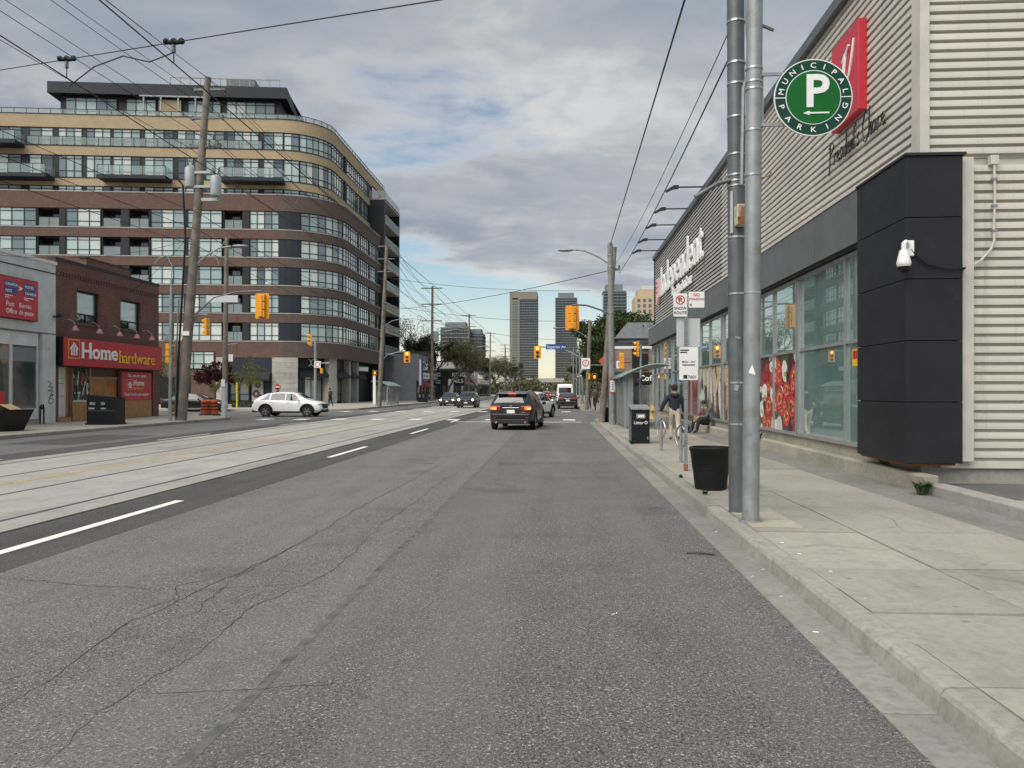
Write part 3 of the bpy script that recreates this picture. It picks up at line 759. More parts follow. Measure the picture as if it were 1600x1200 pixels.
# red square board with a white flourish, and the black script below it
pc = thing('red_logo_board', 'red square board with white script initials on cream siding', 'sign', (5.49, 14.0, 6.62))
MB().box(-.16, 0, .0, 1.35, .0, 1.62).build('board', 'board_red', pc, bevel=.01)
def stroke(pts, r, n=40):
    P = [Vector(p) for p in pts]; P = [P[0]] + P + [P[-1]]; out = []
    for i in range(1, len(P) - 2):
        for k in range(6):
            t = k / 6; a, b, c, d = P[i - 1:i + 3]
            out.append(.5 * ((2 * b) + (c - a) * t + (2 * a - 5 * b + 4 * c - d) * t * t + (3 * b - a - 3 * c + d) * t ** 3))
    return out + [P[-2]]
def script(parent, pts2, mat, r, name='script_stroke', x=-.175):
    """pts2 given as (reading direction, up); reading runs towards -Y on this wall"""
    MB().tube(stroke([(x, -p, q) for p, q in pts2], r), r, 6).build(name, mat, parent)
B = -1.35
script(pc, [(B + .18, .30), (B + .30, .18), (B + .46, .55), (B + .50, 1.0), (B + .36, 1.05), (B + .26, .75), (B + .36, .55), (B + .55, .72), (B + .75, 1.15), (B + .93, 1.32)], 'letter_white', .024)
script(pc, [(B + .62, 1.12), (B + .78, 1.22), (B + .70, .85), (B + .78, .62), (B + .92, .75), (B + 1.05, 1.0), (B + 1.18, 1.34)], 'letter_white', .024)
scr = thing('black_script_sign', 'black handwritten style lettering fixed below the red board', 'sign', (5.47, 15.75, 6.05))
def glyphs(parent, seq, x0, s, r, mat, xo):
    G_ = {'P': [[(0, -.25), (.1, .75)], [(-.05, .7), (.28, .85), (.40, .62), (.08, .42)]], 'r': [[(0, 0), (.04, .4), (.08, .28), (.2, .4)]], 'e': [[(0, .18), (.2, .26), (.14, .4), (.02, .25), (.10, .02), (.26, .1)]],
          's': [[(.0, .02), (.14, .04), (.12, .22), (.05, .3), (.16, .42)]], 'i': [[(0, .4), (.02, .05), (.12, .06)]], 'd': [[(.2, .36), (.04, .32), (.02, .05), (.16, .08), (.24, .85), (.22, .1), (.3, .05)]],
          'n': [[(0, 0), (.02, .4), (.04, .2), (.16, .4), (.18, .05), (.26, .04)]], 't': [[(.06, .75), (.04, .08), (.16, .05)], [(-.06, .5), (.22, .54)]], "'": [[(0, .85), (-.02, .68)]],
          'C': [[(.42, .75), (.30, .92), (.04, .55), (.06, .08), (.28, -.06), (.46, .15)]], 'h': [[(.02, 0), (.10, .95), (.04, .2), (.18, .42), (.2, .04), (.28, .05)]], 'o': [[(.1, .38), (.0, .2), (.1, .02), (.22, .2), (.1, .38), (.28, .36)]], 'c': [[(.2, .34), (.06, .36), (.02, .1), (.2, .06)]], '.': [[(0, .0), (.03, .03)]]}
    W = {'P': .48, 'C': .48, 'i': .14, "'": .1, '.': .1, 't': .2, 'd': .32, 'h': .3}
    x = x0
    for ch in seq:
        if ch == ' ': x += .18 * s; continue
        for st in G_[ch]: script(parent, [(x + a * s, b * s) for a, b in st], mat, r, 'script_stroke', xo)
        x += W.get(ch, .26) * s
glyphs(scr, "President's Choice.", 0, .56, .0125, 'sign_black', -.04)

# roof-edge sign lamps on long arms
for i, yy in enumerate((28.8, 32.2, 35.3, 38.7, 41.7)):
    lm = thing('sign_lamp', ['nearest', 'second nearest', 'middle', 'second farthest', 'farthest'][i] + ' of the five sign lamps on arms along the store roof edge', 'lamp', (5.36, yy, 9.16), 0, 'sign lamps along the store roof edge')
    MB().cyl((.1, 0, 0), (-.95, 0, .0), .03, n=8).build('arm', 'dark_trim', lm)
    MB().prism([(-.9, -.05), (-.9, .06), (-1.08, .06), (-1.38, -.13), (-1.33, -.18), (-1.1, -.07)], 'y', -.09, .09).build('lamp_head', 'dark_trim', lm)
# security camera and its cable on the corner
sc = thing('security_camera', 'white dome security camera bracketed on the dark corner pillar', 'camera', (5.11, 11.63, 3.45))
MB().box(-.03, .10, -.05, .0, .13, .36).build('wall_box', 'white_plastic', sc, bevel=.01)
MB().tube([(.0, -.05, .28), (-.06, -.13, .32), (-.10, -.16, .29), (-.10, -.16, .20)], .035, 8).build('bracket', 'white_plastic', sc)
MB().lathe([(.04, .2), (.06, .19), (.075, .12), (.098, .02), (.098, -.02), (.08, -.045)], 20, (-.10, -.16, 0)).build('housing', 'white_plastic', sc)
MB().lathe([(.082, -.045), (.078, -.085), (.05, -.12), (.001, -.135)], 20, (-.10, -.16, 0)).build('dome', 'black_plastic', sc)
cb = thing('conduit', 'cream conduit with junction box running down the ribbed end wall', 'conduit', (6.5, 11.95, 0))
MB().box(-.06, .06, -.10, .0, 4.98, 5.12).build('junction_box', 'trim_cream', cb, bevel=.008)
MB().tube([(0, -.075, 4.98), (.01, -.075, 4.5), (-.01, -.075, 4.0), (.0, -.075, 3.85), (-.05, -.08, 3.72), (-.2, -.09, 3.55), (-.4, -.12, 3.43), (-.48, -.13, 3.41)], .018, 8).build('pipe', 'trim_cream', cb)
MB().tube([(-.48, -.13, 3.41), (-.56, -.35, 3.40), (-.8, -.36, 3.38), (-1.1, -.36, 3.45), (-1.28, -.36, 3.60), (-1.34, -.36, 3.68)], .013, 6).build('black_cable', 'black_plastic', cb)
for z in (4.75, 4.35, 3.98): MB().box(-.04, .04, -.10, -.05, z, z + .03).build('pipe_clip', 'galv', cb)
# ================================================================== STREET FURNITURE, RIGHT SIDE
simple('amber_dead', (.16, .07, .012), .3); simple('lens_dark', (.03, .012, .01), .2); emit('lens_lit', (1.0, .42, .06), 3.0)
emit('hand_lit', (1.0, .30, .05), 2.5); emit('headlamp_lit', (1.0, .86, .60), 6.0); emit('tail_lit', (.9, .10, .02), .9); emit('tail_core', (1.0, .34, .08), 1.3)
# twin poles beside the kerb
p1_ = thing('utility_pole', 'darker banded steel pole standing close behind the lighter twin pole', 'pole', (2.17, 9.43, SW))
MB().cyl((0, 0, 0), (-.05, 0, 10.9), .107, .098, 20).build('shaft', 'galv_dark', p1_)
for z in (1.05, 1.55, 2.62, 3.3, 3.92, 3.98, 4.05, 4.3, 4.75, 5.15, 5.4, 5.9, 6.4, 6.8):
    MB().cyl((-.004 * z, 0, z), (-.004 * z, 0, z + .022), .112, n=20).build('steel_band', 'steel', p1_)
MB().tube([(.0, -.05, 4.02), (-.25, -.05, 3.96), (-.52, -.05, 3.80)], .028, 8).build('bracket_rod', 'galv_dark', p1_)
MB().box(-.11, -.08, -.10, -.07, 3.35, 3.85).build('paper_strip', 'sign_grey', p1_)
for zq, aq, wq, hq in ((1.5, -1.9, .05, .07), (2.1, -1.75, .06, .03)):
    for root, rr, mt in ((p1_, .1085, 'galv'),):
        c_, s_q = cos(aq), sin(aq); MB().box(-wq / 2, wq / 2, -.001, .001, -hq / 2, hq / 2).xf(Matrix.Translation((rr * c_ - .004 * zq, rr * s_q, zq)) @ Matrix.Rotation(aq + pi / 2, 4, 'Z') @ Matrix.Rotation(.15 * wq * 30, 4, 'Y')).build('paper_remnant', mt, root)
jb = thing('junction_box', 'rusty cream junction box clamped between the twin poles', 'box', (2.12, 9.18, 3.56))
MB().box(-.02, .16, -.02, .14, 0, .24).build('case', 'box_cream', jb, bevel=.008); MB().box(-.015, .155, -.028, -.018, .01, .09).build('rust_patch', 'rust', jb)
p2_ = thing('street_pole', 'lighter galvanised steel pole carrying the round parking sign', 'pole', (2.15, 8.74, SW))
MB().cyl((0, 0, 0), (.075, 0, 9.6), .094, .083, 20).build('shaft', 'galv', p2_)
MB().lathe([(.13, 0), (.13, .015), (.10, .02)], 20).build('base_plate', 'galv', p2_)
for z in (2.55, 3.86, 4.36, 4.82, 4.90, 5.05): MB().cyl((.0075 * z, 0, z), (.0075 * z, 0, z + .02), .096, n=20).build('steel_band', 'steel', p2_)
MB().add([(-.045, -.093, 1.66), (.03, -.095, 1.64), (-.005, -.095, 1.76)], [(0, 1, 2)]).build('sticker', 'white_paint', p2_)
MB().box(.085, .135, -.03, .03, 4.40, 4.98).build('sign_channel', 'galv', p2_)
MB().tube([(-.02, .14, 6.6), (.0, .13, 5.5), (.05, .12, 5.2), (-.05, .12, 4.9), (-.07, .12, 3.8)], .022, 6).build('conduit', 'galv', p2_)
MB().tube([(.12, 0, 5.55), (.25, -.02, 5.48)], .018, 6).build('bolt_arm', 'galv_dark', p2_)
MB().tube([(.10, -.02, 3.83), (.2, -.02, 3.86), (.22, -.02, 3.90)], .008, 5).build('hook', 'rust', p2_)
# round parking sign
ps_ = thing('parking_sign', 'round green municipal parking sign with white P and arrow', 'sign', (2.81, 8.66, 4.84))
R0 = .425
def disc(mb, r, y0, y1, n=48, mi=0):
    mb.cyl((0, y0, 0), (0, y1, 0), r, n=n, mi=mi); return mb
disc(MB(), R0, 0, .02).build('disc', 'sign_white', ps_)
disc(MB(), R0 - .012, -.003, 0).build('outer_ring', 'sign_dkgreen', ps_)
disc(MB(), .300, -.006, -.003).build('inner_rim', 'sign_white', ps_)
disc(MB(), .291, -.009, -.006).build('field', 'sign_green', ps_)
for s in (-1, 1): MB().box(min(s * .3, s * .412), max(s * .3, s * .412), -.006, -.003, -.005, .005).build('divider', 'sign_white', ps_)
text('P', .50, 'sign_white', ps_, (-.10, -.013, -.10), '-y', 'letter', bold=.022, depth=.006, sx=1.05)
MB().box(-.075, .17, -.015, -.009, -.182, -.165).build('arrow_shaft', 'sign_white', ps_)
MB().add([(-.115, -.0125, -.1735), (-.04, -.0125, -.148), (-.04, -.0125, -.199)], [(0, 1, 2)]).build('arrow_head', 'sign_white', ps_)
def ring_text(txt, a0, a1, r, flip):
    for i, ch in enumerate(txt):
        a = radians(a0 + (a1 - a0) * i / (len(txt) - 1))
        me = text_mesh(ch, .082, .005, .012, 1.15, 'CENTER', name='letter')
        me.transform(Matrix.Translation((0, -.029, 0)))
        rot = (a - pi / 2) if not flip else (a + pi / 2)
        me.transform(Matrix.Translation((r * cos(a), r * sin(a), 0)) @ Matrix.Rotation(rot, 4, 'Z'))
        me.transform(FACE['-y']); me.materials.clear(); me.materials.append(M('sign_white')); link('letter', me, ps_, (0, -.006, 0))
ring_text('MUNICIPAL', 169, 11, .354, False); ring_text('PARKING', 196, 344, .354, True)
for z in (.28, -.28): MB().box(-.58, -.2, .022, .045, z - .018, z + .018).build('bracket', 'galv', ps_)
# planter and friends
def planter(name, label, loc, s=1.0, group='black street planters'):
    t = thing(name, label, 'planter', loc, 0, group)
    MB().lathe([(.001, 0), (.225, 0), (.232, .02), (.262, .30), (.268, .305), (.30, .56), (.312, .575), (.315, .62), (.30, .63), (.285, .62), (.275, .56)], 36).xf(Matrix.Scale(s, 4)).build('pot', 'black_plastic', t)
    MB().lathe([(.001, .555), (.28, .56)], 24).xf(Matrix.Scale(s, 4)).build('soil', 'soil', t)
    return t
planter('planter', 'black plastic planter on the kerbside beside the twin poles', (2.27, 11.6, SW))
planter('planter', 'left one of two black planters behind the concrete pole', (2.40, 36.6, SW), 1.1)
planter('planter', 'right one of two black planters behind the concrete pole', (2.85, 36.9, SW), 1.1)
# sign post
sp = thing('sign_post', 'perforated steel post carrying snow route, no standing and paper signs', 'sign post', (2.33, 14.2, SW))
MB().box(-.028, .028, -.028, .028, 0, 3.28).build('post', 'galv', sp); MB().box(-.035, .035, -.035, .035, 0, .12).build('post_sleeve', 'rust', sp)
holes = MB()
for k in range(60): holes.box(-.007, .007, -.030, -.0282, .2 + .05 * k, .214 + .05 * k)
stuff(holes.build('post_hole', 'dark_trim', sp))
def plate(parent, x0, x1, z0, z1, y, mat, name='sign_plate', r=.02):
    pts = []
    for cx, cz, a in ((x1 - r, z1 - r, 0), (x0 + r, z1 - r, 90), (x0 + r, z0 + r, 180), (x1 - r, z0 + r, 270)):
        for k in range(4): t = radians(a + 30 * k); pts.append((cx + r * cos(t), cz + r * sin(t)))
    return MB().prism(pts, 'y', y - .003, y).build(name, mat, parent)
p = plate(sp, -.23, .02, 2.82, 3.24, -.03, 'sign_white')
def annulus(cx, cz, r0, r1, y, mat, parent, n=28, name='prohibition_ring'):
    mb = MB(); vs = []
    for k in range(n):
        t = 2 * pi * k / n; vs += [(cx + r0 * cos(t), y, cz + r0 * sin(t)), (cx + r1 * cos(t), y, cz + r1 * sin(t))]
    mb.add(vs, [(2 * k, 2 * k + 1, (2 * k + 3) % (2 * n), (2 * k + 2) % (2 * n)) for k in range(n)]); return mb.build(name, mat, parent)
annulus(-.105, 3.12, .066, .085, -.0355, 'sign_red', p)
text('P', .13, 'sign_black', p, (-.143, -.036, 3.075), bold=.02, depth=.002)
MB().box(-.07, .07, -.0375, -.036, -.008, .008).xf(Matrix.Translation((-.105, 0, 3.12)) @ Matrix.Rotation(radians(45), 4, 'Y')).build('slash', 'sign_red', p)
text('SNOW', .072, 'sign_black', p, (-.105, -.036, 2.945), align='CENTER', bold=.012, depth=.002); text('ROUTE', .072, 'sign_black', p, (-.105, -.036, 2.865), align='CENTER', bold=.012, depth=.002)
q = plate(sp, .045, .33, 2.98, 3.27, -.026, 'sign_white')
text('NO', .075, 'sign_red', q, (.187, -.032, 3.19), align='CENTER', bold=.012, depth=.002); text('STANDING', .062, 'sign_red', q, (.187, -.032, 3.115), align='CENTER', bold=.01, depth=.002, sx=.9)
MB().add([(.06, -.031, 3.03), (.10, -.031, 3.055), (.10, -.031, 3.005)], [(0, 1, 2)]).build('arrow', 'sign_black', q)
plate(sp, -.165, .04, 2.27, 2.79, .032, 'sign_grey'); plate(sp, .0, .265, 2.27, 2.79, .038, 'sign_grey')
u = plate(sp, -.125, .215, 1.66, 2.26, -.034, 'sign_white', r=.03)
for k, (w, z) in enumerate(((.16, 2.195), (.13, 2.155))): MB().box(-.11, -.11 + w, -.040, -.0385, z, z + .022).build('print_line', 'sign_black', u)
text('MON - SAT', .05, 'sign_black', u, (.045, -.039, 1.975), align='CENTER', bold=.012, depth=.002)
MB().box(-.07, .16, -.040, -.0385, 1.925, 1.945).build('print_line', 'sign_black', u)
MB().box(-.05, .02, -.040, -.0385, 1.685, 1.755).build('print_block', 'sign_black', u); text('7601', .08, 'sign_black', u, (.03, -.039, 1.69), bold=.015, depth=.002)
# ring-and-post bike stands
def bike_ring(label, loc):
    t = thing('bike_ring', label, 'bike stand', loc, 0, 'ring and post bike stands')
    MB().cyl((0, 0, 0), (0, 0, .74), .030, n=14).build('post', 'galv', t); MB().lathe([(.036, .74), (.036, .77), (.02, .785), (.001, .788)], 14).build('cap', 'galv_dark', t); MB().lathe([(.055, 0), (.055, .012), (.03, .014)], 14).build('foot', 'galv', t)
    a = radians(110); MB().tube([(cos(a) * .21 * cos(k * pi / 16), sin(a) * .21 * cos(k * pi / 16), .53 + .21 * sin(k * pi / 16)) for k in range(32)], .022, 8, closed=True).build('ring', 'steel', t)
bike_ring('ring and post bike stand nearer the black planter', (2.5, 15.84, SW)); bike_ring('ring and post bike stand nearer the litter bin', (2.53, 19.04, SW))
# litter bin
lb = thing('litter_bin', 'tall black litter bin with sloping silver top beside the bus shelter', 'bin', (2.28, 21.8, SW))
MB().prism([(-.37, 0), (.37, 0), (.37, 1.0), (-.37, .93)], 'x', -.25, .25).build('body', 'bin_black', lb, bevel=.015)
MB().prism([(-.40, .935), (.40, 1.01), (.40, 1.075), (-.40, 1.0)], 'x', -.27, .27).build('top', 'galv', lb, bevel=.015)
for k in range(14): MB().box(-.262, -.25, -.33, .33, .08 + .058 * k, .112 + .058 * k).build('louvre', 'galv', lb)
MB().box(-.12, .13, -.385, -.372, .70, .83).build('flap', 'galv', lb, bevel=.008); MB().box(-.07, .09, -.388, -.386, .73, .80).build('flap_label', 'sign_white', lb)
text('Litter', .12, 'sign_white', lb, (-.19, -.373, .545), bold=.01, depth=.003)
MB().tube([(.15 + .035 * cos(k * 2 * pi / 12), -.374, .585 + .035 * sin(k * 2 * pi / 12)) for k in range(12)], .009, 5, closed=True).build('recycling_mark', 'sign_white', lb)
MB().box(.18, .21, -.385, -.372, .12, .2).build('lock', 'galv', lb)
# bus shelter
bs = thing('bus_shelter', 'grey framed glass bus shelter with curved green roof on the pavement', 'shelter', (2.55, 30.0, SW))
for x, y_ in ((.05, 0), (.05, 1.8), (.05, 3.6), (.05, 5.4), (1.25, 0), (1.25, 5.4)):
    MB().box(x - .05, x + .05, y_ - .05, y_ + .05, 0, 2.05).build('post', 'shelter_grey', bs)
rp = []
N_ = 14
for k in range(N_ + 1):
    t = k / N_; rp.append((-.18 + 1.85 * t, 2.02 + .50 * sin(t * pi * .62) + .0 * t))
rf = [(x, z) for x, z in rp] + [(x, z - .06) for x, z in reversed(rp)]
MB().prism(rf, 'y', -.35, 5.8).build('roof', 'shelter_green', bs)
MB().tube([(x, -.37, z - .03) for x, z in rp], .035, 6).build('roof_edge', 'shelter_green', bs)
for y_ in (0, 1.8, 3.6):
    f = MB().box(.03, .07, y_ + .05, y_ + 1.75, .12, .2).box(.03, .07, y_ + .05, y_ + 1.75, 1.85, 1.95).box(.035, .065, y_ + .88, y_ + .92, .2, 1.85).build('side_frame', 'shelter_grey', bs)
    MB().box(.045, .055, y_ + .05, y_ + 1.75, .2, 1.85).build('side_pane', 'glass_clear', bs)
MB().box(.10, 1.2, 5.38, 5.42, .15, 2.0).build('rear_pane', 'glass_clear', bs)
MB().box(.62, 1.2, .0, .04, .25, 1.7).build('end_pane', 'glass_clear', bs)
MB().box(.12, .34, -.04, .06, .1, 2.2).build('map_panel', 'shelter_grey', bs)
MB().box(.5, 1.2, 3.0, 4.6, .42, .47).build('bench', 'shelter_grey', bs)
MB().box(.55, .62, 3.1, 3.17, 0, .42).build('bench_leg', 'shelter_grey', bs); MB().box(.55, .62, 4.4, 4.47, 0, .42).build('bench_leg', 'shelter_grey', bs)
# hydrant
hy = thing('fire_hydrant', 'yellow fire hydrant at the far corner of the store', 'hydrant', (5.0, 41.2, SW))
MB().lathe([(.001, 0), (.17, 0), (.17, .04), (.12, .05), (.11, .42), (.15, .44), (.15, .48), (.11, .5), (.10, .60), (.05, .68), (.03, .69), (.03, .74), (.001, .745)], 18).build('barrel', 'hydrant_yellow', hy)
for s in (-1, 1): MB().cyl((s * .1, 0, .40), (s * .19, 0, .40), .055, n=12).build('nozzle', 'hydrant_yellow', hy); MB().cyl((s * .19, 0, .40), (s * .22, 0, .40), .062, n=8).build('nozzle_cap', 'black_metal', hy)
MB().cyl((0, -.1, .36), (0, -.2, .36), .08, n=14).build('pumper_nozzle', 'black_metal', hy)

# ---- traffic signals
def signal(label, loc, rz, lit=None, back=True, s=1.0, group='yellow traffic signal heads'):
    """faces local -Y; local origin at the top of the head"""
    t = thing('traffic_signal', label, 'traffic light', loc, rz, group)
    if back:
        mb = MB(); r = .05; w, h = .30 * s, 1.08 * s
        pts = []
        for cx, cz, a in ((w - r, -r + .04, 0), (-w + r, -r + .04, 90), (-w + r, -h + r + .04, 180), (w - r, -h + r + .04, 270)):
            for k in range(3): q_ = radians(a + 45 * k); pts.append((cx + r * cos(q_), cz + r * sin(q_)))
        mb.prism(pts, 'y', -.02, .0).build('backboard', 'signal_yellow', t)
    for k in range(3):
        zc = (-.17 - .335 * k) * s
        MB().box(-.16 * s, .16 * s, .004, .17 * s, zc - .155 * s, zc + .155 * s).build('housing', 'signal_yellow', t, bevel=.02)
        MB().cyl((0, -.022, zc), (0, -.04, zc), .125 * s, n=18).build('lens', ('lens_lit' if lit == k else 'lens_dark'), t)
        v = MB(); n = 12; vs = []
        for i in range(n + 1):
            a = radians(-25 + 230 * i / n); vs += [(.135 * s * cos(a), -.02, zc + .135 * s * sin(a)), (.135 * s * cos(a), -.02 - .22 * s * (.55 + .45 * max(0, sin(a))), zc + .135 * s * sin(a) - .02)]
        v.add(vs, [(2 * i, 2 * i + 1, 2 * i + 3, 2 * i + 2) for i in range(n)], 0, True).build('visor', 'signal_yellow', t)
    if back: MB().box(-.06 * s, .06 * s, .18 * s, .21 * s, -.95 * s, -.06 * s).build('rear_bracket', 'signal_yellow', t)
    return t
def ped(label, loc, rz, lit=True):
    t = thing('pedestrian_signal', label, 'crossing signal', loc, rz, 'pedestrian crossing signals')
    MB().box(-.2, .2, 0, .16, -.45, 0).build('housing', 'signal_yellow', t, bevel=.02)
    MB().box(-.17, .17, -.01, -.001, -.42, -.03).build('face', 'lens_dark', t)
    if lit: MB().box(-.05, .05, -.014, -.011, -.34, -.20).build('hand', 'hand_lit', t); 
    for k in range(4):
        if lit: MB().box(-.055 + .03 * k, -.035 + .03 * k, -.014, -.011, -.2, -.11).build('finger', 'hand_lit', t)
    MB().box(-.2, .2, -.14, 0, .0, .02).build('hood', 'signal_yellow', t); return t
# concrete pole with lamp and signal arms
cp = thing('lamp_pole', 'grey concrete pole with curved lamp arm and signal arm at the corner', 'street lamp', (2.38, 33.9, SW))
MB().cyl((0, 0, 0), (-.10, 0, 7.95), .155, .115, 18).build('shaft', 'pole_concrete', cp)
MB().tube([(-.1, 0, 7.0), (-.6, 0, 7.35), (-1.2, 0, 7.62), (-1.7, 0, 7.68)], .035, 8).build('lamp_arm', 'galv', cp)
MB().sphere((-2.05, 0, 7.66), .1, 12, 8, sc=(3.6, 1.2, .75)).build('lamp_head', 'galv', cp)
MB().tube([(-.1, 0, 4.85), (-.6, 0, 5.05), (-1.1, 0, 5.22), (-1.55, 0, 5.26), (-1.8, 0, 5.22)], .04, 8).build('signal_arm', 'galv_dark', cp)
MB().tube([(0, 0, 3.3), (.3, 0, 3.3)], .025, 6).build('short_arm', 'galv', cp); MB().tube([(0, 0, 2.55), (.3, 0, 2.55)], .025, 6).build('short_arm', 'galv', cp)
for z in (2.0, 3.2, 4.85, 6.9, 7.4): MB().cyl((-.0125 * z, 0, z), (-.0125 * z, 0, z + .03), .15 if z < 5 else .135, n=18).build('steel_band', 'steel', cp)
MB().box(-.10, .10, -.165, -.155, 1.42, 2.05).build('stop_sign', 'sign_white', cp); MB().box(-.10, .10, -.166, -.154, 1.92, 2.06).build('stop_sign_head', 'sign_red', cp); MB().box(-.10, .10, -.166, -.154, 1.38, 1.43).build('stop_sign_foot', 'sign_red', cp)
for k in range(5): MB().box(-.05, .05, -.168, -.166, 1.5 + .075 * k, 1.53 + .075 * k).build('stop_sign_print', 'sign_black', cp)
MB().box(.17, .33, -.06, -.05, 2.45, 2.78).build('arrow_sign', 'sign_white', cp); MB().box(.235, .265, -.064, -.06, 2.52, 2.7).build('arrow', 'sign_black', cp)
signal('rear of the yellow signal head hanging on the concrete pole arm', (.62, 33.9, 5.32), pi)
signal('rear of the yellow signal head low on the right of the concrete pole', (2.78, 33.9, 3.28), pi, None, False, .7)
wp2 = thing('wooden_pole', 'dark leaning wooden pole just behind the concrete lamp pole', 'pole', (2.05, 36.2, SW))
MB().cyl((0, 0, 0), (.62, .6, 8.3), .15, .12, 14).build('shaft', 'wood_pole', wp2)
MB().box(.3, .9, .55, .65, 7.2, 7.3).build('crossarm', 'wood_pole', wp2)
for s in (.35, .6, .85): MB().cyl((s, .6, 7.3), (s, .6, 7.45), .04, n=8).build('insulator', 'insulator', wp2)
# signal on its own pole at the cross street
gp = thing('signal_pole', 'slim grey pole with side facing signal behind the bus shelter', 'pole', (4.8, 45.0, SW))
MB().cyl((0, 0, 0), (0, 0, 4.2), .07, n=12).build('shaft', 'galv', gp)
signal('side facing yellow signal head above the bus shelter roof', (4.55, 45.0, 4.5), -pi / 2, None, False, .9)
# far right pole with mast arm
fp = thing('mast_pole', 'far right wooden pole with mast arm, street sign and small signs', 'pole', (2.26, 60.7, SW))
MB().cyl((0, 0, 0), (.25, 0, 7.0), .17, .13, 14).build('shaft', 'wood_pole', fp)
MB().tube([(.1, 0, 3.75), (-1.2, 0, 4.5), (-2.4, 0, 4.9), (-3.7, 0, 4.95)], .05, 8).build('mast_arm', 'galv', fp)
MB().tube([(.1, 0, 3.5), (1.2, 0, 3.5)], .035, 6).build('side_arm', 'galv', fp)
MB().tube([(.2, 0, 5.6), (-.8, 0, 6.2), (-1.6, 0, 6.45), (-2.2, 0, 6.45)], .03, 6).build('lamp_arm', 'galv', fp)
MB().sphere((-2.4, 0, 6.43), .09, 10, 6, sc=(3.2, 1.2, .7)).build('lamp_head', 'galv', fp)
plate(fp, -.45, .25, 3.2, 4.05, -.16, 'sign_white', 'turn_sign'); annulus(-.1, 3.65, .2, .27, -.166, 'sign_red', fp); MB().tube([(-.14, -.168, 3.52), (-.14, -.168, 3.72), (-.02, -.168, 3.76)], .018, 5).build('turn_arrow', 'sign_black', fp)
ssn = thing('street_name_sign', 'blue street name sign hung on the far mast arm', 'sign', (-.15, 60.6, 4.88))
plate(ssn, -.80, .80, 0, .42, 0, 'sign_blue'); text('Superior Av', .30, 'sign_white', ssn, (-.72, -.006, .10), depth=.003, bold=.01)
signal('front facing signal with lit top lamp beside the blue street sign', (-1.62, 60.6, 5.12), 0, 0, True, .92)
dm = thing('construction_sign', 'orange diamond construction sign seen from behind on the far corner', 'sign', (3.75, 60.8, 3.95))
MB().box(-.42, .42, 0, .012, -.42, .42).xf(Matrix.Rotation(pi / 4, 4, 'Y')).build('plate', 'orange_plastic', dm); MB().cyl((.0, .03, -3.8), (0, .03, .4), .03, n=8).build('post', 'galv', dm)
ped('lit pedestrian signal on the far right pole', (2.85, 60.5, 2.95), 0)
ped('unlit pedestrian signal beside it, turned to the side street', (2.35, 60.3, 2.95), -pi / 2, False)

# ================================================================== PEOPLE
simple('navy_cloth', (.010, .012, .024), .85, 0, .3, 14); simple('khaki_cloth', (.46, .41, .33), .85, 0, .12, 9); simple('skin', (.42, .24, .17), .55, 0, .08, 20)
simple('hair_dark', (.016, .012, .010), .7); simple('shoe_brown', (.16, .07, .04), .6); simple('grey_cloth', (.085, .09, .085), .85, 0, .25, 10); simple('black_cloth', (.012, .012, .014), .85, 0, .3, 10)
simple('denim', (.03, .05, .11), .85, 0, .25, 12); simple('olive_cloth', (.05, .045, .03), .85, 0, .25, 10); simple('shoe_black', (.012, .012, .012), .5); simple('red_cloth', (.30, .03, .05), .8); simple('shoe_white', (.5, .5, .48), .6)
def person(name, label, loc, rz, J, E, mats, scale=1.0, extra=None):
    """J: joint -> (x, y, z, radius); E: (a, b, material index); one skinned continuous body"""
    t = thing(name, label, 'person', loc, rz)
    keys = list(J); me = bpy.data.meshes.new('body')
    me.from_pydata([Vector(J[k][:3]) * scale for k in keys], [(keys.index(a), keys.index(b)) for a, b, _ in E], [])
    ob = bpy.data.objects.new('tmp', me); COL.objects.link(ob)
    sk = ob.modifiers.new('skin', 'SKIN'); sk.use_smooth_shade = True; sk.branch_smoothing = .3
    for i, k in enumerate(keys):
        r = J[k][3] if not isinstance(J[k][3], tuple) else J[k][3]
        me.skin_vertices[0].data[i].radius = (r * scale, r * scale) if not isinstance(r, tuple) else (r[0] * scale, r[1] * scale)
        me.skin_vertices[0].data[i].use_root = (k == 'pelvis')
    sb_ = ob.modifiers.new('sub', 'SUBSURF'); sb_.levels = 2; sb_.render_levels = 2
    dg = bpy.context.evaluated_depsgraph_get(); dg.update()
    out = bpy.data.meshes.new_from_object(ob.evaluated_get(dg)); out.name = 'body'
    bpy.data.objects.remove(ob, do_unlink=True)
    out.materials.clear()
    for m in mats: out.materials.append(M(m))
    segs = [(Vector(J[a][:3]) * scale, Vector(J[b][:3]) * scale, mi) for a, b, mi in E]
    for p_ in out.polygons:
        c = p_.center; best = None
        for a, b, mi in segs:
            ab = b - a; tt = max(0, min(1, (c - a).dot(ab) / max(1e-9, ab.length_squared))); d = (c - (a + ab * tt)).length
            if best is None or d < best[0]: best = (d, mi)
        p_.material_index = best[1]; p_.use_smooth = True
    link('body', out, t)
    return t
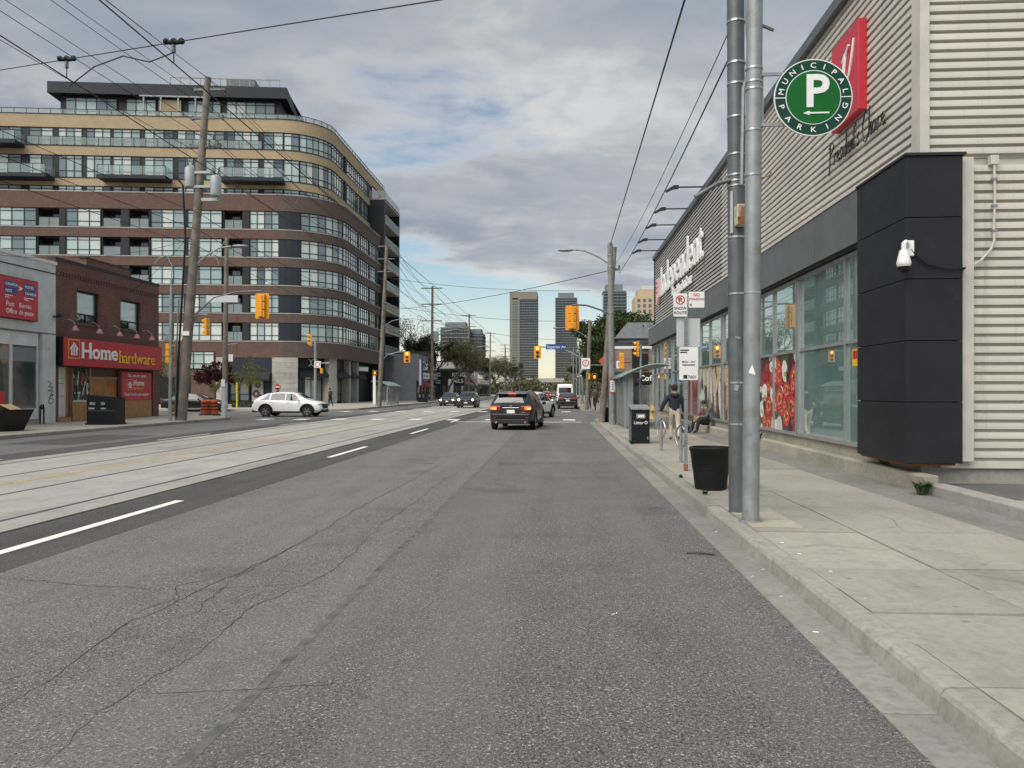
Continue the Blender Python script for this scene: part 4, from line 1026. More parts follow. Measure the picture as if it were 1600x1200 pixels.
def hand(J, E, side, wrist, down, fwd, mi):
    """palm and five unequal, slightly curled fingers hung from a wrist joint"""
    w = Vector(wrist); d = Vector(down).normalized(); f = Vector(fwd).normalized(); s = d.cross(f)
    n = side
    J[n + 'palm'] = (*(w + d * .07), (.034, .022)); E.append((n + 'wrist', n + 'palm', mi))
    for i, (off, ln) in enumerate(((-.030, .072), (-.010, .082), (.010, .078), (.028, .062))):
        a = w + d * .105 + f * off; b = a + d * ln * .55 + s * .008; c = b + d * ln * .4 + s * .02
        J[f'{n}f{i}a'] = (*a, .0095); J[f'{n}f{i}b'] = (*b, .0088); J[f'{n}f{i}c'] = (*c, .0075)
        E += [(n + 'palm', f'{n}f{i}a', mi), (f'{n}f{i}a', f'{n}f{i}b', mi), (f'{n}f{i}b', f'{n}f{i}c', mi)]
    a = w + d * .045 - f * .038; b = a + d * .04 - f * .02
    J[n + 'ta'] = (*a, .011); J[n + 'tb'] = (*b, .009); E += [(n + 'palm', n + 'ta', mi), (n + 'ta', n + 'tb', mi)]
def head(t, c, sc, hairmat, facing, hat=None, glasses=False):
    """face features and hair as children; facing = unit vector the face looks along (xy)"""
    c = Vector(c) * sc; f = Vector((*facing, 0)).normalized(); s = Vector((f.y, -f.x, 0))
    R = Matrix((s, f, Vector((0, 0, 1)))).transposed().to_4x4()
    T = Matrix.Translation(c) @ R @ Matrix.Scale(sc, 4)
    MB().sphere((0, -.022, .038), .112, 16, 10, sc=(.93, 1.0, .95)).xf(T).build('hair', hairmat, t)
    MB().prism([(-.014, -.03), (.014, -.03), (.006, .035), (-.006, .035)], 'y', .085, .125).xf(T).build('nose', 'skin', t, bevel=.004)
    for q_ in (-1, 1):
        MB().sphere((q_ * .034, .096, .02), .012, 8, 6).xf(T).build('eye', 'hair_dark', t)
        MB().sphere((q_ * .098, .0, -.005), .028, 8, 6, sc=(.4, .7, 1.1)).xf(T).build('ear', 'skin', t)
    MB().box(-.026, .026, .088, .101, -.062, -.052).xf(T).build('mouth', 'shoe_brown', t)
    if hat:
        MB().lathe([(.116, .05), (.117, .07), (.105, .11), (.07, .14), (.001, .152)], 18).xf(T @ Matrix.Translation((0, -.02, 0))).build('cap', hat, t)
        MB().prism([(-.085, .08), (.085, .08), (.06, .20), (-.06, .20)], 'z', .052, .062).xf(T).build('cap_brim', hat, t)
    if glasses:
        for q_ in (-1, 1): MB().tube([(q_ * .036 + .026 * cos(k * pi / 6), .112, .018 + .02 * sin(k * pi / 6)) for k in range(12)], .004, 4, closed=True).xf(T).build('glasses_rim', 'hair_dark', t)
# walking man seen from behind
def walk_joints(stride=1.0, arm_out=.0):
    J = {'pelvis': (0, 0, .93, (.175, .135)), 'belly': (0, .02, 1.08, (.185, .145)), 'chest': (0, .05, 1.30, (.215, .155)), 'neckb': (0, .06, 1.47, .085), 'neck': (0, .075, 1.53, .06), 'head': (0, .09, 1.62, .098), 'crown': (0, .09, 1.70, .085),
         'Lsh': (-.19, .04, 1.40, .095), 'Lel': (-.30 - arm_out, -.06, 1.15, .078), 'Lwrist': (-.36 - arm_out * 1.3, -.02, .93, .05), 'Rsh': (.19, .05, 1.40, .095), 'Rel': (.27, .04, 1.13, .078), 'Rwrist': (.29, .14, .90, .05),
         'Lhip': (-.095, .01, .88, .11), 'Lkn': (-.10, .20 * stride, .50, .078), 'Lank': (-.10, .16 * stride, .10, .055), 'Ltoe': (-.11, .30 * stride + .08, .04, .040),
         'Rhip': (.095, -.01, .88, .11), 'Rkn': (.10, -.06 * stride, .48, .078), 'Rank': (.10, -.36 * stride, .17, .055), 'Rtoe': (.11, -.32 * stride + .06, .045, .040)}
    E = [('pelvis', 'belly', 0), ('belly', 'chest', 0), ('chest', 'neckb', 0), ('neckb', 'neck', 2), ('neck', 'head', 2), ('head', 'crown', 2),
         ('chest', 'Lsh', 0), ('Lsh', 'Lel', 0), ('Lel', 'Lwrist', 0), ('chest', 'Rsh', 0), ('Rsh', 'Rel', 0), ('Rel', 'Rwrist', 0),
         ('pelvis', 'Lhip', 1), ('Lhip', 'Lkn', 1), ('Lkn', 'Lank', 1), ('Lank', 'Ltoe', 3), ('pelvis', 'Rhip', 1), ('Rhip', 'Rkn', 1), ('Rkn', 'Rank', 1), ('Rank', 'Rtoe', 3)]
    hand(J, E, 'L', J['Lwrist'][:3], (-.15, .1, -1), (0, 1, 0), 2); hand(J, E, 'R', J['Rwrist'][:3], (.05, .25, -1), (0, 1, 0), 2)
    return J, E
J, E = walk_joints(1.0, .06); SC = .93
wk = person('person', 'person in navy jacket, cream trousers and dark cap walking away along the pavement', (3.45, 23.0, SW), -.05, J, E, ['navy_cloth', 'khaki_cloth', 'skin', 'shoe_brown'], SC)
head(wk, (0, .09, 1.63), SC, 'hair_dark', (.1, 1), 'black_cloth')
MB().tube([(-.10 * SC, .03, 1.47 * SC), (-.06, -.07, 1.44 * SC), (0, -.10, 1.42 * SC), (.06, -.07, 1.44 * SC), (.10 * SC, .03, 1.47 * SC)], .045, 8).build('hood', 'navy_cloth', wk)
# person sitting on the ledge, facing the road
J = {'pelvis': (0, 0, .12, (.15, .14)), 'belly': (0, .03, .28, (.155, .13)), 'chest': (0, .06, .48, (.19, .13)), 'neckb': (0, .10, .64, .085), 'neck': (0, .13, .69, .06), 'head': (0, .16, .77, .098), 'crown': (0, .15, .85, .085),
     'Lsh': (-.19, .07, .57, .085), 'Lel': (-.27, .20, .34, .062), 'Lwrist': (-.10, .40, .33, .043), 'Rsh': (.19, .07, .57, .085), 'Rel': (.27, .20, .34, .062), 'Rwrist': (.12, .40, .31, .043),
     'Lhip': (-.10, .06, .10, .11), 'Lkn': (-.13, .44, .22, .08), 'Lank': (-.12, .50, -.16, .055), 'Ltoe': (-.13, .66, -.21, .040), 'Rhip': (.10, .06, .10, .11), 'Rkn': (.13, .46, .22, .08), 'Rank': (.13, .56, -.16, .055), 'Rtoe': (.15, .72, -.21, .040)}
E = [('pelvis', 'belly', 0), ('belly', 'chest', 0), ('chest', 'neckb', 0), ('neckb', 'neck', 2), ('neck', 'head', 2), ('head', 'crown', 2), ('chest', 'Lsh', 0), ('Lsh', 'Lel', 0), ('Lel', 'Lwrist', 0), ('chest', 'Rsh', 0), ('Rsh', 'Rel', 0), ('Rel', 'Rwrist', 0),
     ('pelvis', 'Lhip', 1), ('Lhip', 'Lkn', 1), ('Lkn', 'Lank', 1), ('Lank', 'Ltoe', 3), ('pelvis', 'Rhip', 1), ('Rhip', 'Rkn', 1), ('Rkn', 'Rank', 1), ('Rank', 'Rtoe', 3)]
hand(J, E, 'L', J['Lwrist'][:3], (.5, .8, -.3), (0, 0, 1), 2); hand(J, E, 'R', J['Rwrist'][:3], (-.5, .8, -.3), (0, 0, 1), 2)
st_ = person('person', 'person in grey jacket and dark jeans sitting on the ledge below the store windows', (5.17, 27.0, .39), radians(112), J, E, ['grey_cloth', 'black_cloth', 'skin', 'shoe_black'], .98)
head(st_, (0, .16, .78), .98, 'hair_dark', (-.35, 1), None, True)
MB().prism([(-.05, .30), (.05, .30), (.04, .58), (-.04, .58)], 'y', .165, .195).build('shirt_front', 'red_cloth', st_)
bag = thing('bag', 'dark blue bag lying on the pavement beside the sitting person', 'bag', (4.45, 27.3, SW))
MB().sphere((0, 0, .17), .18, 14, 10, sc=(1.0, 1.3, .95)).build('sack', 'denim', bag); MB().tube([(-.05, -.15, .28), (0, -.05, .42), (.02, .1, .4), (.0, .17, .27)], .018, 6).build('strap', 'black_cloth', bag)
# people at the far corners
def far_person(label, x, y_, top, bot, rz, stride=.5, sc=1.0, cap=None):
    J, E = walk_joints(stride, .02); t = person('person', label, (x, y_, SW), rz, J, E, [top, bot, 'skin', 'shoe_black'], sc)
    head(t, (0, .09, 1.63), sc, 'hair_dark', (0, 1), cap); return t
far_person('person in olive coat and black trousers stepping off the far right corner', 2.75, 57.5, 'olive_cloth', 'black_cloth', 2.6, .8, 1.0, 'olive_cloth')
far_person('person in blue jeans beyond the concrete pole on the far corner', 3.6, 62.0, 'grey_cloth', 'denim', .3)
far_person('person in black standing beside the far right mast pole', 1.95 + .6, 63.5, 'black_cloth', 'black_cloth', 3.0, .2)
far_person('person in brown by the corner shop doors behind the white car', -21.5, 71.5, 'olive_cloth', 'black_cloth', 1.3, .6)
far_person('person in black with cap on the pavement behind the white car roof', -24.5, 66.0, 'black_cloth', 'black_cloth', 1.5, .5, 1.0, 'black_cloth')
# ================================================================== VEHICLES
simple('paint_dark', (.014, .012, .013), .32, .2, .08, 2, coat=.5, spec=.3); simple('paint_white', (.88, .89, .89), .3, 0, .04, 2, coat=1.0); simple('paint_black', (.009, .009, .011), .3, .1, .08, 2, coat=.5, spec=.3)
simple('paint_red', (.30, .02, .02), .3, 0, .06, 2, coat=1.0); simple('trim_black', (.014, .014, .015), .6); simple('rim_silver', (.34, .35, .36), .35, .8); simple('chrome', (.62, .62, .62), .12, 1.0, .03)
simple('tail_red', (.22, .008, .010), .18, 0, .1, 9, coat=1.0); simple('lamp_clear', (.55, .57, .58), .12, .2, .08, 12, coat=1.0); simple('paint_grey', (.12, .125, .13), .28, .3, .06, 2, coat=1.0)
def interp(pts, x):
    if x <= pts[0][0]: return pts[0][1]
    for (a, b), (c, d) in zip(pts, pts[1:]):
        if x <= c: return b + (d - b) * (x - a) / (c - a) if c > a else d
    return pts[-1][1]
class Car:
    def __init__(s, L, W, top, belt, plan, zbot=.24, roofw=.76, nst=44):
        s.L, s.W, s.top, s.belt, s.plan, s.zb, s.rw = L, W, top, belt, plan, zbot, roofw
        ys = {-L / 2 + L * k / nst for k in range(nst + 1)} | {p for p, _ in top}; s.ys = sorted(ys)
    def sec(s, y):
        w = s.W / 2 * interp(s.plan, y); zt = interp(s.top, y); zb = s.zb + .10 * max(0, abs(y) - s.L / 2 + .5) / .5
        ze = min(interp(s.belt, y), zt - .05); cab = max(0, min(1, (zt - ze - .06) / .35)); wr = w * (.90 * (1 - cab) + s.rw * cab)
        p5 = (w * .95, ze); p7 = (wr, zt - .055)
        return [(0, zb), (w * .82, zb), (w * .965, zb + .10), (w * .985, zb + (ze - zb) * .35), (w, zb + (ze - zb) * .62), (w * .985, ze - .07), p5,
                ((p5[0] + p7[0]) / 2 + .012 * cab, (p5[1] + p7[1]) / 2), p7, (wr * .86, zt - .018), (wr * .45, zt - .004), (0, zt)]
    def body(s, wheels, R, mat):
        mb = MB(); n = 12; rings = []
        for y in s.ys:
            h = s.sec(y); rings.append([(x, y, z) for x, z in h] + [(-x, y, z) for x, z in h[-2:0:-1]])
        m = len(rings[0]); vs = [p for r in rings for p in r]; fs = []
        for i in range(len(rings) - 1):
            for k in range(m): fs.append((i * m + k, i * m + (k + 1) % m, (i + 1) * m + (k + 1) % m, (i + 1) * m + k))
        fs.append(tuple(range(m))); fs.append(tuple(reversed(range((len(rings) - 1) * m, len(rings) * m))))
        mb.add(vs, fs, 0, True); me = mb.mesh('body', [mat, 'trim_black'])
        ob = bpy.data.objects.new('b', me); COL.objects.link(ob)
        cut = MB()
        for wy in wheels:
            for sd in (-1, 1): cut.cyl((sd * (s.W / 2 - .30), wy, R), (sd * (s.W / 2 + .2), wy, R), R + .065, n=24, mi=0)
        co = bpy.data.objects.new('c', cut.mesh('c', ['trim_black'])); COL.objects.link(co)
        b = ob.modifiers.new('x', 'BOOLEAN'); b.operation = 'DIFFERENCE'; b.object = co; b.solver = 'EXACT'; b.material_mode = 'TRANSFER'
        dg = bpy.context.evaluated_depsgraph_get(); dg.update()
        out = bpy.data.meshes.new_from_object(ob.evaluated_get(dg)); out.name = 'body'
        bpy.data.objects.remove(ob, do_unlink=True); bpy.data.objects.remove(co, do_unlink=True)
        return out
    def topglass(s, y0, y1, o, inset=.90, n=8):
        mb = MB(); vs = []
        for i in range(n + 1):
            y = y0 + (y1 - y0) * i / n; h = s.sec(y); pts = [(h[8][0] * inset, h[8][1] + .012), (h[9][0] * inset, h[9][1]), (h[10][0], h[10][1]), (0, h[11][1])]
            row = [(x, z) for x, z in pts] + [(-x, z) for x, z in pts[-2::-1]]
            vs += [(x, y + o[1], z + o[2]) for x, z in row]
        m = 7; mb.add(vs, [(i * m + k, i * m + k + 1, (i + 1) * m + k + 1, (i + 1) * m + k) for i in range(n) for k in range(m - 1)], 0, True); return mb
    def sideglass(s, sd, b0, b1, t0, t1, n=8):
        mb = MB(); vs = []
        for j, t in enumerate((.06, .35, .65, .93)):
            for i in range(n + 1):
                y = (b0 + (t0 - b0) * t) + ((b1 + (t1 - b1) * t) - (b0 + (t0 - b0) * t)) * i / n
                h = s.sec(y); a, c, d = h[6], h[7], h[8]; q = (a[0] + (c[0] - a[0]) * t * 2, a[1] + (c[1] - a[1]) * t * 2) if t < .5 else (c[0] + (d[0] - c[0]) * (t - .5) * 2, c[1] + (d[1] - c[1]) * (t - .5) * 2)
                vs.append((sd * (q[0] + .008), y, q[1]))
        m = n + 1; mb.add(vs, [(j * m + i, j * m + i + 1, (j + 1) * m + i + 1, (j + 1) * m + i) for j in range(3) for i in range(n)], 0, True); return mb
WH = {}
def wheel(parent, x, y, R, sd):
    if R not in WH:
        t = MB().lathe([(R * .62, -.10), (R * .9, -.11), (R, -.08), (R, .08), (R * .9, .11), (R * .62, .10)], 28)
        t.xf(Matrix.Rotation(pi / 2, 4, 'Y')); r = MB().lathe([(R * .66, .085), (R * .62, .095), (R * .58, .07), (R * .5, .04)], 28)
        r.cyl((0, 0, .03), (0, 0, .09), R * .14, n=12)
        for k in range(5):
            a = 2 * pi * k / 5; i0 = len(r.v); r.box(0, R * .60, -R * .085, R * .085, .055, .085); r.xf(Matrix.Rotation(a, 4, 'Z'), i0)
        r.xf(Matrix.Rotation(pi / 2, 4, 'Y')); hub = MB().cyl((-.06, 0, 0), (.03, 0, 0), R * .62, n=24)
        WH[R] = (t.mesh('tyre', 'rubber'), r.mesh('rim', 'rim_silver'), hub.mesh('brake', 'trim_black'))
    a, b, c = WH[R]
    w = link('tyre', a, parent, (x, y, R)); q = link('rim', b, w); u = link('wheel_hub', c, w)
    if sd < 0: q.rotation_euler = (0, 0, pi); u.rotation_euler = (0, 0, pi)
    w.name = 'wheel'; return w
def vehicle(name, label, cat, loc, rz, kind, paint, group=None, head=None, tail=None, brake=False, rails=False, plate_=True):
    t = thing(name, label, cat, loc, rz, group)
    if kind == 'suv':
        L, W, R, wb = 4.7, 1.86, .36, (-1.42, 1.40); H = 1.60
        top = [(-2.35, .80), (-2.33, 1.0), (-2.24, 1.08), (-1.86, 1.52), (-1.6, 1.585), (-.7, 1.61), (.3, 1.58), (.75, 1.50), (1.25, 1.14), (1.45, 1.07), (2.0, .98), (2.25, .88), (2.35, .68)]
        belt = [(-2.35, 1.06), (-1.4, 1.06), (1.3, 1.0), (2.35, .8)]; plan = [(-2.35, .90), (-2.15, .97), (-1.4, 1), (1.4, 1), (2.0, .95), (2.25, .86), (2.35, .76)]
        rear, front = (-2.20, -1.90), (.80, 1.20); sides = [(-1.95, -1.25, -1.60, -1.15), (-1.17, -.16, -1.08, -.12), (-.08, 1.02, -.06, .62)]
    elif kind == 'crossover':
        L, W, R, wb = 4.40, 1.80, .36, (-1.30, 1.32); H = 1.56
        top = [(-2.20, .72), (-2.18, .98), (-2.08, 1.05), (-1.70, 1.30), (-1.3, 1.46), (-.8, 1.535), (-.2, 1.56), (.3, 1.53), (.66, 1.43), (1.18, 1.12), (1.4, 1.04), (1.95, .95), (2.13, .86), (2.20, .62)]
        belt = [(-2.2, 1.04), (-1.4, 1.03), (1.2, .95), (2.2, .78)]; plan = [(-2.2, .88), (-2.0, .96), (-1.3, 1), (1.3, 1), (1.85, .95), (2.1, .84), (2.2, .72)]
        rear, front = (-2.04, -1.66), (.68, 1.14); sides = [(-1.72, -1.10, -1.16, -1.02), (-1.03, -.10, -.95, -.08), (-.03, .98, -.02, .52)]
    elif kind == 'sedan':
        L, W, R, wb = 4.75, 1.80, .33, (-1.42, 1.40); H = 1.45
        top = [(-2.375, .70), (-2.34, .96), (-2.2, 1.02), (-1.75, 1.06), (-1.1, 1.37), (-.6, 1.44), (.1, 1.45), (.45, 1.40), (1.15, 1.02), (1.4, .96), (2.05, .86), (2.28, .76), (2.375, .55)]
        belt = [(-2.3, .96), (-1.4, .97), (1.2, .90), (2.3, .7)]; plan = [(-2.37, .88), (-2.15, .96), (-1.4, 1), (1.4, 1), (2.0, .95), (2.25, .84), (2.37, .72)]
        rear, front = (-1.70, -1.15), (.52, 1.10); sides = [(-1.35, -.35, -.95, -.30), (-.27, .92, -.24, .38)]
    else:
        L, W, R, wb = 5.6, 2.05, .36, (-1.85, 1.80); H = 2.45
        top = [(-2.8, 1.0), (-2.78, 2.30), (-2.65, 2.42), (.9, 2.45), (1.35, 2.3), (2.1, 1.42), (2.3, 1.28), (2.65, 1.12), (2.75, .95), (2.8, .7)]
        belt = [(-2.8, 1.2), (1.6, 1.2), (2.8, .95)]; plan = [(-2.8, .96), (-2.5, 1), (1.9, 1), (2.5, .93), (2.8, .80)]
        rear, front = None, (1.42, 2.05); sides = [(.55, 1.75, .55, 1.25)]
    c = Car(L, W, top, belt, plan, .24 if kind != 'van' else .30, .76 if kind != 'van' else .86)
    link('body', c.body(wb, R, paint), t)
    c.topglass(front[0], front[1], (0, .010, .008)).build('windscreen', 'glass_car', t)
    if rear: c.topglass(rear[0], rear[1], (0, -.010, .008)).build('rear_window', 'glass_car', t)
    else: MB().box(-.72, .72, -2.83, -2.801, 1.35, 2.0).build('rear_window', 'glass_car', t, bevel=.03)
    for sd in (-1, 1):
        for s_ in sides: c.sideglass(sd, *s_).build('side_window', 'glass_car', t)
        for wy in wb:
            wheel(t, sd * (W / 2 - .115), wy, R, sd)
            if kind in ('suv', 'crossover'):
                pts = [((R + .11) * cos(pi * k / 16), (R + .11) * sin(pi * k / 16)) for k in range(17)] + [((R + .062) * cos(pi * k / 16), (R + .062) * sin(pi * k / 16)) for k in range(16, -1, -1)]
                x0, x1 = sorted((sd * (W / 2 - .06), sd * (W / 2 + .006))); mb = MB(); n_ = 17
                for k in range(16):
                    a, b_, d, e = pts[k], pts[k + 1], pts[33 - k - 1], pts[33 - k]
                    mb.prism([(wy + p[0], R + p[1]) for p in (a, b_, d, e)], 'x', x0, x1)
                mb.build('wheel_arch', 'trim_black', t)
        MB().sphere((sd * (W / 2 + .10), front[1] - .35, interp(belt, front[1] - .3) + .06), .1, 12, 8, sc=(.9, .7, .75)).build('mirror', paint if kind != 'van' else 'trim_black', t)
        MB().box(*sorted((sd * (W / 2 - .06), sd * (W / 2 + .004))), wb[0] + R + .1, wb[1] - R - .1, .24, .36).build('side_sill', 'trim_black', t, bevel=.015)
        for s_ in sides[-2:]: MB().box(*sorted((sd * (W / 2 - .02), sd * (W / 2 + .018))), s_[0] + .06, s_[0] + .22, interp(belt, s_[0]) - .13, interp(belt, s_[0]) - .10).build('door_handle', paint, t)
    zt_ = .88 if kind != 'van' else 1.1
    # rear end
    e = -L / 2
    MB().box(-W * .43, W * .43, e - .035, e + .25, .48, .68).build('rear_bumper', paint, t, bevel=.04)
    MB().box(-W * .40, W * .40, e - .03, e + .2, .27, .475).build('rear_valance', 'trim_black', t, bevel=.03)
    for sd in (-1, 1):
        x0, x1 = sorted((sd * W * .22, sd * W * .455))
        if kind == 'van': x0, x1 = sorted((sd * W * .42, sd * W * .485))
        tl = MB().prism([(x0 if sd > 0 else x0, zt_ - .07), (x1, zt_ - .07), (x1, zt_ + .12), (x0, zt_ + .12)], 'y', e - .02, e + .13)
        tl = tl.build('tail_lamp', 'tail_red', t, bevel=.025)
        if tail:
            xc = sd * W * .38; MB().box(xc - .14, xc + .12, e - .026, e - .021, zt_ - .045, zt_ + .075).build('lamp_glow', 'tail_lit', tl, bevel=.002); MB().box(xc - .05, xc + .11, e - .031, e - .0265, zt_ - .02, zt_ + .05).build('lamp_core', 'tail_core', tl)
        MB().box(sd * W * .36 - .07, sd * W * .36 + .07, e - .04, e - .03, .50, .54).build('reflector', 'tail_red', t)
    if plate_:
        MB().box(-.30, .30, e - .012, e + .05, zt_ - .20, zt_ - .02).build('plate_recess', 'trim_black', t); MB().box(-.16, .16, e - .022, e - .013, zt_ - .185, zt_ - .045).build('number_plate', 'sign_white', t)
        MB().box(-.34, .34, e - .02, e + .05, zt_ + .02, zt_ + .055).build('chrome_strip', 'chrome', t, bevel=.008)
    if brake:
        zr = interp(top, -1.9); MB().box(-.16, .16, -2.06, -1.9, zr + .01, zr + .045).build('brake_lamp', 'tail_lit', t)
        MB().prism([(-2.06, zr + .0), (-1.78, zr + .05), (-1.78, zr + .09), (-2.04, zr + .05)], 'x', -.60, .60).build('spoiler', paint, t, bevel=.008)
        MB().tube([(.05, -2.19, 1.15), (.35, -2.13, 1.21)], .012, 5).build('wiper', 'trim_black', t)
        MB().box(-.02, .02, -1.55, -1.35, 1.585, 1.66).build('aerial', 'trim_black', t, bevel=.008)
        for sd in (-1, 1): MB().cyl((sd * .6, e - .05, .33), (sd * .6, e + .1, .33), .05, n=12).build('exhaust', 'chrome', t)
        MB().box(-.06, .06, e - .022, e - .012, zt_ + .10, zt_ + .135).build('badge', 'chrome', t); MB().box(.45, .58, e - .022, e - .012, zt_ - .16, zt_ - .13).build('badge', 'chrome', t)
    if rails:
        for sd in (-1, 1): MB().tube([(sd * .60, -1.65, 1.53), (sd * .60, -1.5, 1.60), (sd * .60, -.5, 1.63), (sd * .60, .3, 1.60), (sd * .60, .45, 1.54)], .02, 6).build('roof_rail', 'chrome', t)
    # front end
    f = L / 2; zf = interp(top, f - .16)
    MB().box(-W * .30, W * .30, f - .18, f + .012, .50, zf - .10).build('grille', 'trim_black', t, bevel=.02)
    MB().box(-W * .38, W * .38, f - .25, f + .02, .26, .46).build('front_bumper', 'trim_black', t, bevel=.03)
    for sd in (-1, 1):
        x0, x1 = sorted((sd * W * .27, sd * W * .435)); hl = MB().prism([(x0, zf - .19), (x1, zf - .17), (x1, zf - .05), (x0, zf - .07)], 'y', f - .40, f - .045).build('headlamp', 'lamp_clear', t, bevel=.02)
        if head: MB().sphere((sd * W * .36, f - .03, zf - .12), .085, 10, 8).build('lamp_glow', 'headlamp_lit', hl)
    if head: MB().box(-.16, .16, f + .012, f + .024, .46, .58).build('number_plate', 'sign_white', t)
    MB().box(-.08, .08, f + .0, f + .02, zf - .20, zf - .16).build('badge', 'chrome', t)
    return t
vehicle('parked_car', 'dark grey sport utility car stopped ahead with lit tail lamps', 'car', (-1.72, 33.5, 0), -.085, 'suv', 'paint_dark', None, None, True, True, True)
vehicle('white_car', 'white car half hidden in front of the dark stopped car', 'car', (-1.55, 46.5, 0), -.30, 'crossover', 'paint_white')
vehicle('white_crossover', 'white crossover car crossing the junction from the left side street', 'car', (-16.85, 47.6, 0), -pi / 2, 'crossover', 'paint_white')
vehicle('black_sedan', 'black sedan behind the orange barrels in the side street', 'car', (-28.6, 59.0, 0), -pi / 2, 'sedan', 'paint_black')
vehicle('white_van', 'white high roof van far down the right lane', 'van', (.80, 93, 0), 0, 'van', 'paint_white')
vehicle('black_car', 'black car directly behind the white van in the right lane', 'car', (.86, 71, 0), 0, 'sedan', 'paint_black')
vehicle('oncoming_car', 'nearer dark oncoming car with headlamps lit on the tracks', 'car', (-8.55, 73, 0), pi, 'crossover', 'paint_black', 'oncoming cars with headlamps lit', True)
vehicle('oncoming_car', 'farther dark oncoming car beside the left kerb lane', 'car', (-11.6, 82, 0), pi, 'sedan', 'paint_black', 'oncoming cars with headlamps lit', True)
vehicle('distant_car', 'distant red car with lit tail lamps left of the white van', 'car', (-2.2, 150, 0), 0, 'crossover', 'paint_red', None, None, True)
vehicle('distant_car', 'distant dark car above the roof of the stopped car', 'car', (-4.6, 135, 0), 0, 'suv', 'paint_black', None, None, True)
vehicle('distant_car', 'distant silver car right beside the white van', 'car', (-1.0, 170, 0), 0, 'sedan', 'paint_grey', None, None, True)
# ================================================================== LEFT SIDE SHOPS
HX = -23.5
hh = thing('brick_shop', 'two storey dark red brick hardware shop with wide red sign', 'building', (HX, 34.6, 0))
def hp(mb, name, mat, parent=None, **k):
    mb.xf(Matrix.Translation((-HX, -34.6, 0))); return mb.build(name, mat, parent or hh, **k)
# facade built round its openings (depth runs to -X)
def wall_pieces(rects, y0, y1, z0, z1, holes, name, mat):
    ys = sorted({y0, y1} | {h[0] for h in holes} | {h[1] for h in holes}); mb = MB()
    for a, b in zip(ys, ys[1:]):
        zs = [(h[2], h[3]) for h in holes if h[0] <= a and h[1] >= b]; zs.sort(); z = z0
        for c, d in zs:
            if c > z: mb.box(HX - .3, HX, a, b, z, c)
            z = d
        if z < z1: mb.box(HX - .3, HX, a, b, z, z1)
    return hp(mb, name, mat)
W1, W2 = (36.25, 38.05, 4.95, 6.55), (40.0, 41.95, 4.95, 6.55)
wall_pieces(None, 34.62, 43.95, .1, 7.75, [W1, W2, (34.85, 35.65, .35, 2.75), (35.9, 43.3, .1, 2.75)], 'front_wall', 'brick_red')
hp(MB().box(HX - 14, HX - .3, 34.65, 43.9, .1, 7.6), 'body_walls', 'brick_red')
hp(MB().box(HX - .35, HX + .03, 34.6, 43.98, 7.751, 7.9), 'parapet_cap', 'roof_dark'); hp(MB().box(HX - .34, HX - .01, 37.0, 41.0, 7.9, 8.22), 'parapet_step', 'brick_red'); hp(MB().box(HX - .36, HX + .02, 36.95, 41.05, 8.22, 8.3), 'parapet_cap', 'roof_dark')
hp(MB().box(HX - .005, HX + .05, 34.7, 43.9, 7.25, 7.32), 'string_course', 'brick_red')
for k in range(42): hp(MB().box(HX + .001, HX + .045, 34.75 + k * .218, 34.86 + k * .218, 7.06, 7.24), 'dentil', 'brick_red')
for (a, b, c, d) in (W1, W2):
    f = hp(MB().box(HX - .22, HX - .12, a, a + .12, c, d).box(HX - .22, HX - .12, b - .12, b, c, d).box(HX - .22, HX - .12, a + .12, b - .12, c, c + .07).box(HX - .22, HX - .12, a + .12, b - .12, d - .09, d).box(HX - .21, HX - .12, a + .12, b - .12, c + .42, c + .49).box(HX - .21, HX - .13, (a + b) / 2 - .03, (a + b) / 2 + .03, c + .07, c + .42), 'window', 'dark_trim')
    hp(MB().box(HX - .19, HX - .17, a + .12, b - .12, c + .49, d - .09), 'pane', 'glass_apt', f); hp(MB().box(HX - .19, HX - .17, a + .12, (a + b) / 2 - .03, c + .07, c + .42), 'pane', 'glass_dark', f); hp(MB().box(HX - .19, HX - .17, (a + b) / 2 + .03, b - .12, c + .07, c + .42), 'pane', 'glass_apt', f)
    hp(MB().box(HX - .1, HX + .07, a - .08, b + .08, c - .10, c - .005), 'sill', 'brick_red')
    for k in range(12): hp(MB().box(HX + .002, HX + .03, a + (b - a) * k / 12 + .01, a + (b - a) * (k + 1) / 12 - .01, d + .005, d + .27 - .02 * abs(k - 5.5)), 'arch_brick', 'brick_red')
